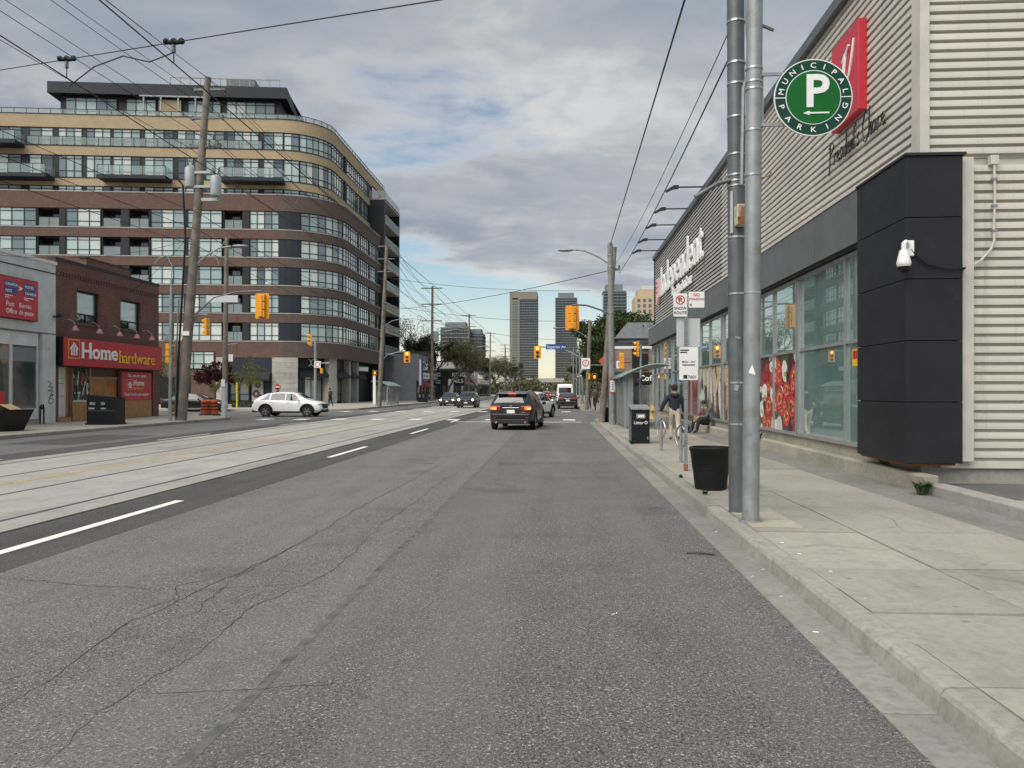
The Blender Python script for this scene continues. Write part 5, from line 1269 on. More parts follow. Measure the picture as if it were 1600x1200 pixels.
# sign box with lettering
sgn = thing('shop_sign', 'wide red sign box with white and yellow slab lettering and house mark', 'sign', (-23.42, 34.35, 2.78))
MB().box(0, .46, 0, 8.9, 0, 1.36).build('box', 'black_metal', sgn, bevel=.01); MB().box(.461, .49, .03, 8.88, .02, 1.34).build('face', 'hh_red', sgn)
def slab_letters(txt, size, mat, parent, x, y0, z, bold, sx, gap):
    """sans letters with little slab serifs at the stem feet, reading towards +Y"""
    yy = y0
    for ch in txt:
        me = text_mesh(ch, size, .03, bold, sx, name='letter'); xs = [v.co.x for v in me.vertices]; zs = [v.co.y for v in me.vertices]; w = max(xs) - min(xs)
        me.transform(Matrix.Translation((-min(xs), 0, 0))); me.transform(FACE['+x']); me.materials.clear(); me.materials.append(M(mat)); o = link('letter', me, parent, (x, yy, z))
        st = size * .105; ft = {'H': (.0, 1.0), 'm': (.0, .5, 1.0), 'h': (0, 1.0), 'r': (0,), 'd': (1.0,), 'a': (1.0,)}.get(ch, ())
        for q in ft:
            cx = st * .7 + (w - st * 1.4) * q
            MB().box(-.015, .0165, cx - st * 1.0, cx + st * 1.0, -bold * size, size * .07).build('serif', mat, o)
            if ch in 'Hh' and (ch == 'H' or q == 0): MB().box(-.015, .0165, cx - st * .9, cx + st * .7, size * .66, size * .66 + size * .07 + bold * size).build('serif', mat, o)
        yy += w + gap * size
    return yy
e1 = slab_letters('Home', 1.02, 'letter_white', sgn, .51, 1.36, .42, .020, 1.20, .07)
slab_letters('hardware', .86, 'sign_yellow', sgn, .51, e1 + .08, .30, .0, 1.10, .06)
def house_mark(parent, x, y0, z0, s, d=.012):
    MB().box(x, x + d, y0, y0 + s, z0, z0 + s * 1.06).build('mark_frame', 'sign_yellow', parent, bevel=.006 if s < .5 else .02)
    MB().box(x + d, x + d + .006, y0 + .05 * s, y0 + .95 * s, z0 + .05 * s, z0 + 1.01 * s).build('mark_field', 'hh_red', parent)
    w = MB(); X0, X1 = x + d + .006, x + d + .014
    for a, b in ((.24, .34), (.42, .48), (.52, .58), (.66, .76)): w.box(X0, X1, y0 + a * s, y0 + b * s, z0 + .18 * s, z0 + (.62 if a in (.24, .66) else .88) * s)
    w.prism([(y0 + .14 * s, z0 + .55 * s), (y0 + .42 * s, z0 + .82 * s), (y0 + .42 * s, z0 + .70 * s), (y0 + .16 * s, z0 + .46 * s)], 'x', X0, X1 + .002); w.prism([(y0 + .86 * s, z0 + .55 * s), (y0 + .58 * s, z0 + .82 * s), (y0 + .58 * s, z0 + .70 * s), (y0 + .84 * s, z0 + .46 * s)], 'x', X0, X1 + .002)
    w.build('mark_house', 'letter_white', parent)
house_mark(sgn, .491, .34, .36, .86)
for i, yy in enumerate((35.0, 36.95, 38.7, 40.35, 41.9, 43.6)):
    gl = thing('gooseneck_lamp', ['leftmost', 'second', 'third', 'fourth', 'fifth', 'rightmost'][i] + ' dull pink gooseneck lamp from the left above the red shop sign', 'lamp', (HX, yy, 4.35), 0, 'gooseneck lamps above the red shop sign')
    MB().tube([(0, 0, .45), (.15, 0, .62), (.4, .05, .66), (.62, .08, .5), (.66, .08, .36)], .018, 6).build('arm', 'galv', gl); MB().lathe([(.05, .36), (.09, .33), (.16, .16), (.17, .13), (.12, .16)], 12, (.66, .08, -.02)).build('shade', 'lamp_pink', gl)
# shop front under the sign
hp(MB().box(HX - .22, HX - .16, 34.87, 35.63, .36, 2.74), 'door', 'door_white'); 
for z in (1.95, 2.2, 1.35): hp(MB().box(HX - .158, HX - .152, 35.05, 35.45, z, z + .02), 'door_slot', 'dark_trim')
hp(MB().box(HX - .2, HX - .05, 34.83, 34.87, .36, 2.75).box(HX - .2, HX - .05, 35.63, 35.70, .36, 2.75), 'door_frame', 'wood_tan'); hp(MB().box(HX - .3, HX + .02, 34.75, 35.75, .1, .35), 'door_step', 'wood_tan')
hp(MB().box(HX - .45, HX - .42, 35.92, 43.28, .14, 2.74), 'shop_back', 'plywood')
dw = hp(MB().box(HX - .12, HX - .04, 35.92, 36.0, 1.02, 2.74).box(HX - .12, HX - .04, 37.36, 37.45, .15, 2.74).box(HX - .12, HX - .04, 36.0, 37.36, 1.0, 1.08), 'display_window', 'wood_tan')
hp(MB().box(HX - .10, HX - .08, 36.0, 37.36, 1.08, 2.74), 'pane', 'glass_shop', dw)
for k in range(26):
    random.seed(100 + k); a = random.uniform(36.1, 37.25); z = random.uniform(1.15, 2.4); l_ = random.uniform(.3, .8); q = random.uniform(-.35, .35)
    hp(MB().tube([(HX - .07, a, z), (HX - .06, a + q * l_, z + l_ * .9 if z + l_ * .9 < 2.7 else 2.7)], .022, 5), 'garden_tool', ['sign_red', 'sign_white', 'grass', 'galv', 'wood_tan', 'black_metal'][k % 6], dw)
for (a, b) in ((35.92, 37.36), (40.12, 43.25)):
    for k in range(7): hp(MB().box(HX - .14, HX - .05, a, b, .15 + .122 * k, .15 + .122 * k + .113), 'plank', 'wood_tan', None)
hp(MB().box(HX - .16, HX - .03, 40.1, 43.28, 1.005, 1.07), 'window_sill', 'wood_tan')
hp(MB().box(HX - .30, HX - .24, 37.5, 40.05, .15, 2.2), 'plywood_door', 'plywood'); hp(MB().box(HX - .26, HX - .2, 37.45, 40.1, 2.2, 2.34), 'door_lintel', 'wood_tan'); hp(MB().box(HX - .16, HX - .05, 40.02, 40.11, .15, 2.74), 'door_post', 'brick_red')
op = thing('open_sign', 'small open sign on the plywood shop doorway', 'sign', (HX - .23, 39.2, 1.72)); MB().box(-.005, 0, 0, .62, 0, .34).build('plate', 'sign_red', op); MB().box(.0, .004, .03, .59, .03, .31).build('field', 'plywood', op); text('OPEN', .2, 'sign_red', op, (.006, .31, .1), '+x', align='CENTER', bold=.02, depth=.004)
bn = thing('shop_banner', 'red banner with white lettering and house mark in the shop window', 'banner', (HX - .04, 40.16, 1.08))
MB().box(-.03, 0, 0, 3.05, 0, 1.58).build('cloth', 'board_red', bn); text('Yes, we are open', .27, 'letter_white', bn, (.004, 1.5, 1.30), '+x', align='CENTER', bold=.01, depth=.004); text('Thank You for your support', .22, 'letter_white', bn, (.004, 1.5, .27), '+x', align='CENTER', bold=.008, depth=.004)
house_mark(bn, .001, .52, .58, .55, .006); text('Home', .42, 'letter_white', bn, (.004, 1.14, .84), '+x', bold=.02, depth=.004, sx=1.05); text('hardware', .26, 'sign_yellow', bn, (.004, 1.16, .60), '+x', depth=.004)
ch = hp(MB().box(-29.6, -28.6, 33.9, 35.1, 7.0, 9.6).box(-29.66, -28.54, 33.84, 35.16, 9.35, 9.5), 'chimney', 'brick_red')

# grey stucco shop
CX = -23.2
cpb = thing('stucco_shop', 'pale grey stucco shop with red post office sign at the left edge', 'building', (CX, 20, 0))
def cq(mb, name, mat, parent=None, **k):
    mb.xf(Matrix.Translation((-CX, -20, 0))); return mb.build(name, mat, parent or cpb, **k)
cq(MB().box(CX - 14, CX - .3, 18, 34.2, .1, 7.2), 'body_walls', 'stucco')
cq(MB().box(CX - .3, CX, 18, 34.2, 4.2, 7.42).box(CX - .3, CX, 33.3, 34.2, .14, 4.2), 'front_wall', 'stucco')
cq(MB().box(CX - .36, CX + .05, 18, 34.24, 7.42, 7.56), 'parapet_cap', 'stucco_trim'); cq(MB().box(CX, CX + .04, 18, 34.22, 6.98, 7.02), 'groove_trim', 'dark_trim'); cq(MB().box(CX, CX + .03, 18, 34.21, 4.2, 4.24), 'groove_trim', 'galv_dark')
for i in range(6):
    a = 33.2 - 1.72 * (i + 1); b = a + 1.7
    f = cq(MB().box(CX - .25, CX - .12, a, a + .06, .35, 4.18).box(CX - .25, CX - .12, b - .06, b, .35, 4.18).box(CX - .25, CX - .12, a + .06, b - .06, .35, .83).box(CX - .25, CX - .12, a + .06, b - .06, 3.6, 4.18), 'window', 'stucco_trim')
    cq(MB().box(CX - .2, CX - .18, a + .06, b - .06, .83, 3.6), 'pane', 'glass_shop', f)
    cq(MB().box(CX - .176, CX - .17, a + .08, b - .08, 2.9, 3.5), 'blind', 'glass_rail', f)
gr = thing('graffiti_tag', 'black scrawled graffiti tag on the grey shop corner pillar', 'graffiti', (CX + .004, 33.55, 1.0)); random.seed(5)
MB().tube(stroke([(0, .1, 1.05), (0, .35, .95), (0, .15, .8), (0, .45, .78), (0, .12, .6), (0, .42, .62), (0, .3, .42), (0, .5, .45), (0, .2, .3), (0, .5, .2), (0, .35, .02), (0, .15, .12), (0, .3, .4)], .012), .014, 5).build('paint_stroke', 'sign_black', gr)
po = thing('post_office_sign', 'red post office sign box with two blue and white name plates', 'sign', (CX, 30.0, 4.66))
MB().box(0, .2, 0, 2.72, 0, 1.78).build('box', 'black_metal', po, bevel=.01); MB().box(.201, .22, .03, 2.69, .03, 1.75).build('face', 'board_red', po)
for y0 in (.62, 1.78): MB().box(.221, .23, y0, y0 + .74, 1.05, 1.30).build('name_plate', 'sign_blue', po); MB().box(.221, .23, y0, y0 + .74, 1.33, 1.58).build('name_plate', 'sign_blue', po)
for y0, z, s_ in ((.65, 1.38, 'CANADA'), (.65, 1.10, 'POST'), (1.82, 1.38, 'POSTES'), (1.82, 1.10, 'CANADA')): text(s_, .17, 'letter_white', po, (.233, y0, z), '+x', depth=.004, bold=.012)
MB().prism([(1.44, 1.22), (1.72, 1.32), (1.44, 1.44), (1.52, 1.32)], 'x', .221, .232).build('wing_mark', 'letter_white', po)
for y0, z, s_ in ((.70, .52, 'Post'), (.70, .22, 'Office'), (1.48, .52, 'Bureau'), (1.48, .22, 'de poste')): text(s_, .29, 'letter_white', po, (.224, y0, z), '+x', depth=.004, sx=.92)
for y0, z, w in ((.65, .94, .45), (.65, .86, .25), (1.8, .94, .6), (1.8, .86, .25)): MB().box(.221, .224, y0, y0 + w, z, z + .035).build('print_line', 'letter_white', po)
wl = thing('wall_lamp', 'small dark wall lamp at the edge of the grey shop', 'lamp', (CX, 34.1, 5.0)); MB().box(0, .3, -.1, .1, 0, .06).build('arm', 'dark_trim', wl); MB().box(.2, .36, -.12, .12, .04, .16).build('lamp_head', 'dark_trim', wl)
fc = thing('hose_tap', 'small standpipe with tap on the pavement before the grey shop', 'standpipe', (-22.6, 32.4, SW)); MB().tube([(0, -.12, 0), (0, -.12, .75), (0, -.05, .85), (0, .08, .85), (0, .12, .7), (0, .12, 0)], .035, 6).build('pipe', 'black_metal', fc); MB().sphere((0, 0, .72), .08, 8, 6).build('tap', 'black_metal', fc)
# big black litter bin, planter of cardboard
lb2 = thing('litter_bin', 'wide black litter and recycling bin on the left pavement before the brick shop', 'bin', (-19.75, 32.5, SW), radians(4))
MB().prism([(-.62, .02), (.62, .02), (.62, 1.16), (.15, 1.16), (-.62, 1.26)], 'y', -.45, .45).build('body', 'bin_black', lb2, bevel=.03); MB().prism([(-.66, 1.265), (.1, 1.17), (.66, 1.17), (.66, 1.2), (.1, 1.2), (-.66, 1.3)], 'y', -.47, .47).build('lid', 'bin_black', lb2)
MB().box(-.66, .66, -.48, .48, 0, .08).build('base', 'black_metal', lb2)
for x, w in ((-.48, .24), (.02, .16)): MB().box(x, x + w, -.462, -.45, .86, .98).build('flap', 'galv', lb2)
text('Litter', .12, 'sign_white', lb2, (-.52, -.453, .68), depth=.003, bold=.01); text('Litter', .10, 'sign_white', lb2, (.0, -.453, .68), depth=.003, bold=.01); MB().box(-.62, .62, -.453, -.449, .60, .615).build('seam', 'galv_dark', lb2)
pl2 = thing('planter_box', 'square black planter with torn cardboard at the left edge', 'planter', (-20.35, 26.9, SW))
mbx = MB(); vs = [(sx * w, sy * w, z) for z, w in ((0, .52), (.78, .76)) for sx, sy in ((-1, -1), (1, -1), (1, 1), (-1, 1))]; mbx.add(vs, [(0, 3, 2, 1), (0, 1, 5, 4), (1, 2, 6, 5), (2, 3, 7, 6), (3, 0, 4, 7)]).build('pot', 'black_plastic', pl2); MB().box(-.7, .7, -.7, .7, .70, .74).build('soil', 'soil', pl2)
cbx = thing('cardboard_box', 'torn open cardboard box lying on the black square planter', 'box', (-20.3, 26.85, SW + .75))
mbx = MB(); mbx.box(-.55, .2, -.35, .3, 0, .22); mbx.build('carton', 'cardboard', cbx); MB().box(0, .45, -.33, .28, 0, .012).xf(Matrix.Translation((.2, 0, .22)) @ Matrix.Rotation(radians(25), 4, 'Y')).build('flap', 'cardboard', cbx); MB().box(-.3, 0, -.33, .28, 0, .012).xf(Matrix.Translation((-.55, 0, .22)) @ Matrix.Rotation(radians(35), 4, 'Y')).build('flap', 'cardboard', cbx)
mbx = MB().box(-.3, .02, -.3, .2, .22, .7); mbx.build('red_carton', 'board_red', cbx)

# ---- wooden pole with transformers, lamp, signal arms
wp = thing('wooden_pole', 'tall leaning wooden pole with two transformers beside the brick shop', 'pole', (-18.7, 37.1, SW)); LEAN = 1.38 / 17.0
def wx(z): return LEAN * z
MB().cyl((0, 0, 0), (wx(17), 0, 17), .27, .15, 16).build('shaft', 'wood_pole', wp)
for z in (16.4, 15.0, 13.6):
    MB().box(wx(z) - .6, wx(z) + .9, -.06, .06, z - .06, z + .06).build('bracket_arm', 'galv_dark', wp)
    for s_ in (-.62, .9): MB().lathe([(.03, -.12), (.07, -.08), (.05, -.03), (.07, 0), (.05, .05), (.07, .09), (.03, .14)], 10, (wx(z) + s_, 0, z)).build('insulator', 'insulator', wp)
for sx_, z0 in ((-.45, 11.55), (.85, 11.1)):
    tr = MB().lathe([(.001, 0), (.24, 0), (.26, .05), (.26, .9), (.24, .95), (.14, 1.0), (.001, 1.01)], 18, (wx(12) + sx_, -.1, z0)).build('transformer', 'transformer', wp)
    for q in (-.12, .12): MB().cyl((wx(12) + sx_ + q, -.1, z0 + 1.1), (wx(12) + sx_ + q * 1.3, -.1, z0 + 1.4), .045, .03, 8).build('bushing', 'insulator', tr)
for z in (11.5, 12.2): MB().box(wx(12) - .25, wx(12) + .6, -.2, .2, z, z + .12).build('mounting_bracket', 'transformer', wp)
MB().box(wx(11) + .2, wx(11) + 1.0, -.15, .15, 10.85, 11.0).build('shelf', 'transformer', wp)
for k in range(5): MB().lathe([(.03, 0), (.05, .06), (.03, .12), (.05, .18), (.02, .24)], 8, (wx(14) + .35 + .22 * (k % 3), -.1, 13.4 + .25 * (k // 2))).build('cutout_fuse', 'insulator', wp)
MB().tube([(-.1, -.26, .2), (.0, -.26, 3), (.35, -.24, 9), (.25, -.3, 11.6), (-.1, -.3, 12.0)], .05, 6).build('riser_cable', 'black_plastic', wp)
MB().tube([(-.24, -.1, 0), (-.15, -.15, 3.5), (-.05, -.12, 6)], .04, 6).build('riser_pipe', 'galv', wp)
MB().tube([(wx(7.8), 0, 7.6), (wx(8) + .6, 0, 8.15), (wx(8) + 1.3, 0, 8.55), (wx(8) + 1.9, 0, 8.62)], .04, 8).build('lamp_arm', 'galv', wp); MB().sphere((wx(8) + 2.35, 0, 8.62), .12, 12, 8, sc=(3.6, 1.3, .7)).build('lamp_head', 'galv', wp)
MB().tube([(wx(4.6), 0, 4.4), (wx(4.6) + .5, 0, 5.4), (wx(5) + 1.3, 0, 6.1), (wx(5) + 2.4, 0, 6.35), (4.1, 0, 6.4)], .045, 8).build('signal_arm', 'galv_dark', wp)
MB().box(1.3, 2.9, -.03, .0, 5.85, 6.2).build('street_sign', 'sign_grey', wp)
MB().tube([(wx(5), 0, 5.1), (wx(5) + .5, 0, 5.25), (wx(5) + .95, 0, 5.25)], .035, 6).build('short_arm', 'galv', wp); MB().box(.2, .55, -.3, -.2, 4.2, 4.4).build('street_sign', 'sign_white', wp)
signal('rear of the signal head hung on the left wooden pole long arm', (-14.58, 37.1, 6.38), pi, None, True, 1.15)
signal('side facing signal head on the short arm of the left wooden pole', (-17.38, 37.0, 5.2), -pi / 2 - .3, None, False, .85)
signal('rear of the signal head low on the left side of the wooden pole', (-19.15, 36.9, 3.95), pi - .35, None, False, .98)
g2 = thing('steel_pole', 'slim grey steel pole close beside the left wooden pole', 'pole', (-19.0, 36.6, SW)); MB().cyl((0, 0, 0), (.08, 0, 7.0), .10, .07, 12).build('shaft', 'galv', g2); MB().tube([(.08, 0, 7.0), (.1, 0, 7.6), (-.15, 0, 8.1), (-.55, 0, 8.0), (-.8, 0, 7.7)], .025, 6).build('curved_top', 'galv', g2)
g3 = thing('wooden_pole', 'grey brown service pole with small signs at the side street corner', 'pole', (-18.5, 41.6, SW)); MB().cyl((0, 0, 0), (.15, 0, 10.0), .15, .11, 14).build('shaft', 'wood_pole', g3); MB().cyl((0, 0, 0), (.02, 0, 1.9), .165, .16, 14).build('wrap', 'sign_grey', g3)
MB().box(.25, .5, -.02, 0, 3.1, 3.5).build('small_sign', 'sign_white', g3); MB().tube([(0, 0, 4.0), (.75, 0, 4.1)], .03, 6).build('arm', 'galv', g3); MB().box(-.1, .12, -.2, -.18, 1.7, 2.1).build('notice', 'sign_white', g3); MB().tube([(.13, 0, 9.9), (-.5, 0, 9.0), (-.3, 0, 8.5)], .02, 5).build('loop', 'galv', g3)
# orange construction barrels
for i, (x, y_) in enumerate(((-24.7, 48.6), (-23.05, 48.9), (-22.55, 49.2), (-23.3, 49.9))):
    br = thing('traffic_barrel', ['orange barrel left of the wooden pole by the brick shop', 'orange barrel just right of the wooden pole', 'rightmost orange barrel before the black sedan', 'orange barrel half hidden behind the front ones'][i], 'barrel', (x, y_, -.012), 0, 'orange traffic barrels')
    MB().lathe([(.001, .12), (.27, .12), (.27, .34), (.25, .35), (.25, .55), (.235, .56), (.235, .76), (.22, .77), (.22, .96), (.16, 1.0), (.001, 1.02)], 18).build('drum', 'orange_plastic', br); MB().lathe([(.42, 0), (.42, .05), (.3, .13), (.27, .13)], 18).build('base_ring', 'rubber', br)
    for z in (.36, .57, .78): MB().lathe([(.262, z), (.262, z + .07)], 18).build('stripe', 'black_plastic', br)
    MB().box(-.1, .1, -.02, .02, 1.0, 1.08).build('handle', 'orange_plastic', br)

# ================================================================== APARTMENT BLOCK
simple('stone_cap', (.36, .35, .32), .8)
AN = radians(7.5); A0 = Vector((-40.4, 82.7)); UV = Vector((cos(AN), sin(AN))); NV = Vector((sin(AN), -cos(AN)))   # NV points at the street we look from
S_T, RAD = 9.2, 7.0; ARC = RAD * radians(82.5); CEN = A0 + UV * S_T - NV * RAD
def apos(s, off=0.0):
    """point on the outer face at path length s, moved outwards by off"""
    if s <= S_T: return A0 + UV * s + NV * off
    if s <= S_T + ARC:
        a = (s - S_T) / RAD; n = Vector((NV.x * cos(a) - NV.y * sin(a), NV.x * sin(a) + NV.y * cos(a))); return CEN + n * (RAD + off)
    n = Vector((1, 0)); return CEN + n * (RAD + off) + Vector((0, s - S_T - ARC))
S_END = S_T + ARC + 17.2
apt = thing('apartment_building', 'tall brick and tan apartment block with rounded corner and ribbon windows', 'building', (A0.x, A0.y, 0))
AT = Matrix.Translation((-A0.x, -A0.y, 0))
def ab(mb, name, mat, parent=None, **k): mb.xf(AT); return mb.build(name, mat, parent or apt, **k)
def seg(mb, s0, s1, o0, o1, z0, z1, mi=0, n=None):
    """solid strip along the path between offsets o0 (inner) and o1 (outer)"""
    cuts = [s0] + [S_T + ARC * k / 14 for k in range(15) if s0 + .01 < S_T + ARC * k / 14 < s1 - .01] + [s1]
    vs = []
    for s in cuts:
        for o in (o0, o1):
            p = apos(s, o); vs += [(p.x, p.y, z0), (p.x, p.y, z1)]
    fs = []
    for i in range(len(cuts) - 1):
        a = i * 4; b = a + 4; fs += [(a + 2, b + 2, b + 3, a + 3), (a, a + 1, b + 1, b), (a + 1, a + 3, b + 3, b + 1), (a, b, b + 2, a + 2)]
    e = (len(cuts) - 1) * 4; fs += [(0, 2, 3, 1), (e, e + 1, e + 3, e + 2)]
    return mb.add(vs, fs, mi)
def awindow(s0, s1, z0, z1, n, off=-.10, parent=None, trans=.30, frame='dark_trim'):
    mb = MB(); d = (s1 - s0) / n; w = .04
    for k in range(n + 1):
        c = min(max(s0 + d * k, s0 + w), s1 - w); seg(mb, c - w, c + w, off - .12, off + .03, z0, z1)
    zt = z0 + (z1 - z0) * trans
    for k in range(n):
        a, b = s0 + d * k + w, s0 + d * (k + 1) - w
        if k == 0: a += w
        if k == n - 1: b -= w
        for q0, q1 in ((z0, z0 + .07), (zt - .035, zt + .035), (z1 - .40, z1 - .34), (z1 - .08, z1)): seg(mb, a, b, off - .10, off + .02, q0, q1)
    f = ab(mb, 'window', frame, parent)
    for k in range(n):
        g_ = MB(); pa, pb = s0 + d * k + w, s0 + d * (k + 1) - w; qa, qb = apos(pa, off - .03), apos(pb, off - .03); ra, rb = apos(pa, off - .06), apos(pb, off - .06)
        vs = [(p.x, p.y, z) for z in (z0 + .07, z1 - .08) for p in (qa, qb, rb, ra)]
        g_.add(vs, [(0, 1, 5, 4), (1, 2, 6, 5), (2, 3, 7, 6), (3, 0, 4, 7), (0, 3, 2, 1), (4, 5, 6, 7)]); ab(g_, 'pane', 'glass_apt', f)
    return f
def panel(s0, s1, z0, z1, off=-.06, mat='charcoal_panel', name='wall_panel'): return ab(seg(MB(), s0, s1, off - .15, off, z0, z1), name, mat)
def rail(s0, s1, z, off, h=1.05):
    r = MB(); n = max(1, round((s1 - s0) / 1.3))
    for k in range(n + 1):
        c = s0 + (s1 - s0) * k / n; c = min(max(c, s0 + .03), s1 - .03); seg(r, c - .025, c + .025, off - .05, off, z, z + h)
    seg(r, s0, s1, off - .06, off + .01, z + h, z + h + .05); o = ab(r, 'railing', 'dark_trim'); ab(seg(MB(), s0 + .03, s1 - .03, off - .03, off - .015, z + .08, z + h - .02), 'rail_glass', 'glass_rail', o)
def recess(s0, s1, z0, z1, dep=1.75):
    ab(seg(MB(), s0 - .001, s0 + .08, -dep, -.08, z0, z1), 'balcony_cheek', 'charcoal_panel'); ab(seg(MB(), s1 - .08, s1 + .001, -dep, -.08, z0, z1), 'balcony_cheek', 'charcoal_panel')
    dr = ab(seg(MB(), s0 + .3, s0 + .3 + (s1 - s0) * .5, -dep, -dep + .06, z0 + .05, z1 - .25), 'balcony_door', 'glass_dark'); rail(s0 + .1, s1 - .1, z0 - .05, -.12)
SL = -25.0
core = MB(); pts = [apos(s, -1.8) for s in [SL] + [S_T + ARC * k / 14 for k in range(15)] + [S_END]] + [Vector((-70, 125)), Vector((-70, 90))]
ab(core.prism([(p.x, p.y) for p in pts], 'z', .1, 23.2), 'core_walls', 'charcoal_panel')
F0, FH, WH_ = 7.2, 3.11, 2.03
for k in range(6):                                   # brick spandrel bands and their stone caps
    z0 = F0 + FH * (k - 1) + WH_ if k else 5.35; z1 = F0 + FH * k if k < 5 else 23.55
    ab(seg(MB(), SL, S_T, -1.9, 0, z0, z1 - .10), 'brick_band', 'brick_apt'); ab(seg(MB(), S_T, S_END, -1.9, 0, z0, z1 - .10), 'brick_band', 'brick_apt_dark'); ab(seg(MB(), SL, S_END, -1.9, .035, z1 - .10, z1), 'band_cap', 'stone_cap')
random.seed(21)
for k in range(5):
    z0 = F0 + FH * k; z1 = z0 + WH_
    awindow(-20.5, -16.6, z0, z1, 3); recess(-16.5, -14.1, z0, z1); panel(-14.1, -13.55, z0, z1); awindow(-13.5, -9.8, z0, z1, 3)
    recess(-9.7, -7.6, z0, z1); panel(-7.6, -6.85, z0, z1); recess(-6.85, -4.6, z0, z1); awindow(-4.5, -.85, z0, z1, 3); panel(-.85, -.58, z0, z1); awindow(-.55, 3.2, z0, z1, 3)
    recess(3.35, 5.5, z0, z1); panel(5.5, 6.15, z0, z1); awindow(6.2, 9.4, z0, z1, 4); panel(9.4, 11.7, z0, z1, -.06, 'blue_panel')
    s = 11.75; m = [6, 6, 5, 5, 3]
    for q, n in enumerate(m):
        w = 1.03 * n; e = min(s + w, S_END - .2); awindow(s, e, z0, z1, n); s = e + .02
        if q in (1, 2): panel(s, s + .5, z0, z1, -.02); s += .52
    panel(s, S_END, z0, z1)
panel(SL, -20.55, F0, 23.5)
# set-back tan storeys
TO = -1.5
pts = [apos(s, TO - .35) for s in [SL, 7.5] + [S_T + ARC * k / 14 for k in range(15)] + [S_END + 9.6]] + [Vector((-70, 125)), Vector((-70, 90))]
ab(MB().prism([(p.x, p.y) for p in pts], 'z', 23.2, 32.3), 'upper_core', 'charcoal_panel')
for z0, z1, sl in ((24.5, 25.35, SL), (27.9, 28.9, SL), (30.95, 32.4, SL)):
    bd = ab(seg(MB(), sl, S_END + 9.5, TO - 1.5, TO + (0 if z0 != 27.9 else .0), z0, z1), 'tan_band', 'brick_tan'); ab(seg(MB(), sl, S_END + 9.5, TO - 1.5, TO + .05, z1, z1 + .07), 'band_cap', 'dark_trim')
for (z0, z1, j) in ((23.56, 24.5, 0), (25.42, 27.9, 1), (28.97, 30.95, 2)):
    o = TO - .12
    lst = [(-24.5, -19, 4), (-18.2, -15.6, 2), (-15.1, -12.5, 3), (-12.1, -9.4, 3), (-9.2, -6.2, 3), (-5.8, -2.6, 3), (-2.2, .6, 3), (.9, 3.0, 2), (3.2, 6.8, 4), (7.3, 9.6, 2), (9.7, 11.9, 2)]
    for a, b, n in lst: awindow(a, b, z0, z1, n, o)
    for (a, b, n), (c, _, _) in zip(lst, lst[1:]): panel(b, c, z0, z1, o)
    s = 11.95
    for q, n in enumerate((6, 5, 5, 4, 3)):
        e = min(s + 1.02 * n, S_END - 1.2); awindow(s, e, z0, z1, n, o); s = e + .02
        if q == 1: panel(s, s + .5, z0, z1, TO + .1); s += .52
    panel(s, S_END + 9, z0, z1, o)
rail(-18.4, 7.2, 28.97, TO + .0, .95); rail(SL, S_END + 9, 32.45, TO - .05, .55)
for a, b, z in ((-10.1, -2.7, 25.3), (3.0, 9.9, 25.3), (-26, -15.4, 25.3), (-26, -18.6, 28.9)):     # projecting balconies
    ab(seg(MB(), a, b, TO - .2, TO + 1.9, z - .38, z), 'balcony_slab', 'charcoal_panel'); rail(a + .05, b - .05, z, TO + 1.85)
    for e in (a + .06, b - .06): ab(seg(MB(), e - .02, e + .02, TO, TO + 1.8, z + .1, z + 1.05), 'balcony_end_glass', 'glass_rail')
# penthouse with dark fascia, roof plant and screen rails
def band_box(s0, s1, o0, o1, z0, z1): return seg(MB(), s0, s1, o0, o1, z0, z1)
ab(band_box(-16.6, 8.4, -13, -5.2, 32.4, 35.8), 'penthouse_wall', 'charcoal_panel')
for a_, b_, n_ in ((-16.0, -10.2, 5), (-9.2, -5.8, 3), (-2.2, 1.6, 4), (2.2, 7.8, 5)): awindow(a_, b_, 33.4, 35.6, n_, -5.05)
ab(band_box(-5.4, -2.9, -6, -4.8, 32.5, 35.5), 'penthouse_bay', 'brick_tan'); ab(band_box(-17.6, 9.6, -15, -4.2, 35.8, 37.1), 'penthouse_roof', 'charcoal_panel')
pa = ab(band_box(1.2, 4.6, -12, -8.5, 37.1, 39.6), 'roof_plant', 'galv_dark')
for q in (1.6, 2.4, 3.2, 4.0): ab(MB().cyl((*apos(q, -8.5), 38.4), (*apos(q, -8.42), 38.4), .38, n=14), 'fan_grille', 'black_metal', pa)
for q in range(4): ab(MB().cyl((*apos(1.7 + .8 * q, -10), 39.6), (*apos(1.7 + .8 * q, -10), 39.9), .36, n=12), 'roof_fan', 'black_metal', pa)
sr = MB()
for q in range(12): seg(sr, -4.6 + 1.15 * q, -4.52 + 1.15 * q, -6.1, -6.0, 37.1, 38.7)
seg(sr, -4.6, 8.2, -6.1, -6.0, 38.6, 38.72); ab(sr, 'roof_screen', 'galv', None)
pg = MB()
for q in range(4): seg(pg, -6.2 + 1.9 * q, -6.05 + 1.9 * q, TO - .9, TO - .75, 32.4, 34.9)
seg(pg, -6.6, 1.2, TO - .95, TO - .7, 34.9, 35.05); ab(pg, 'pergola', 'galv')
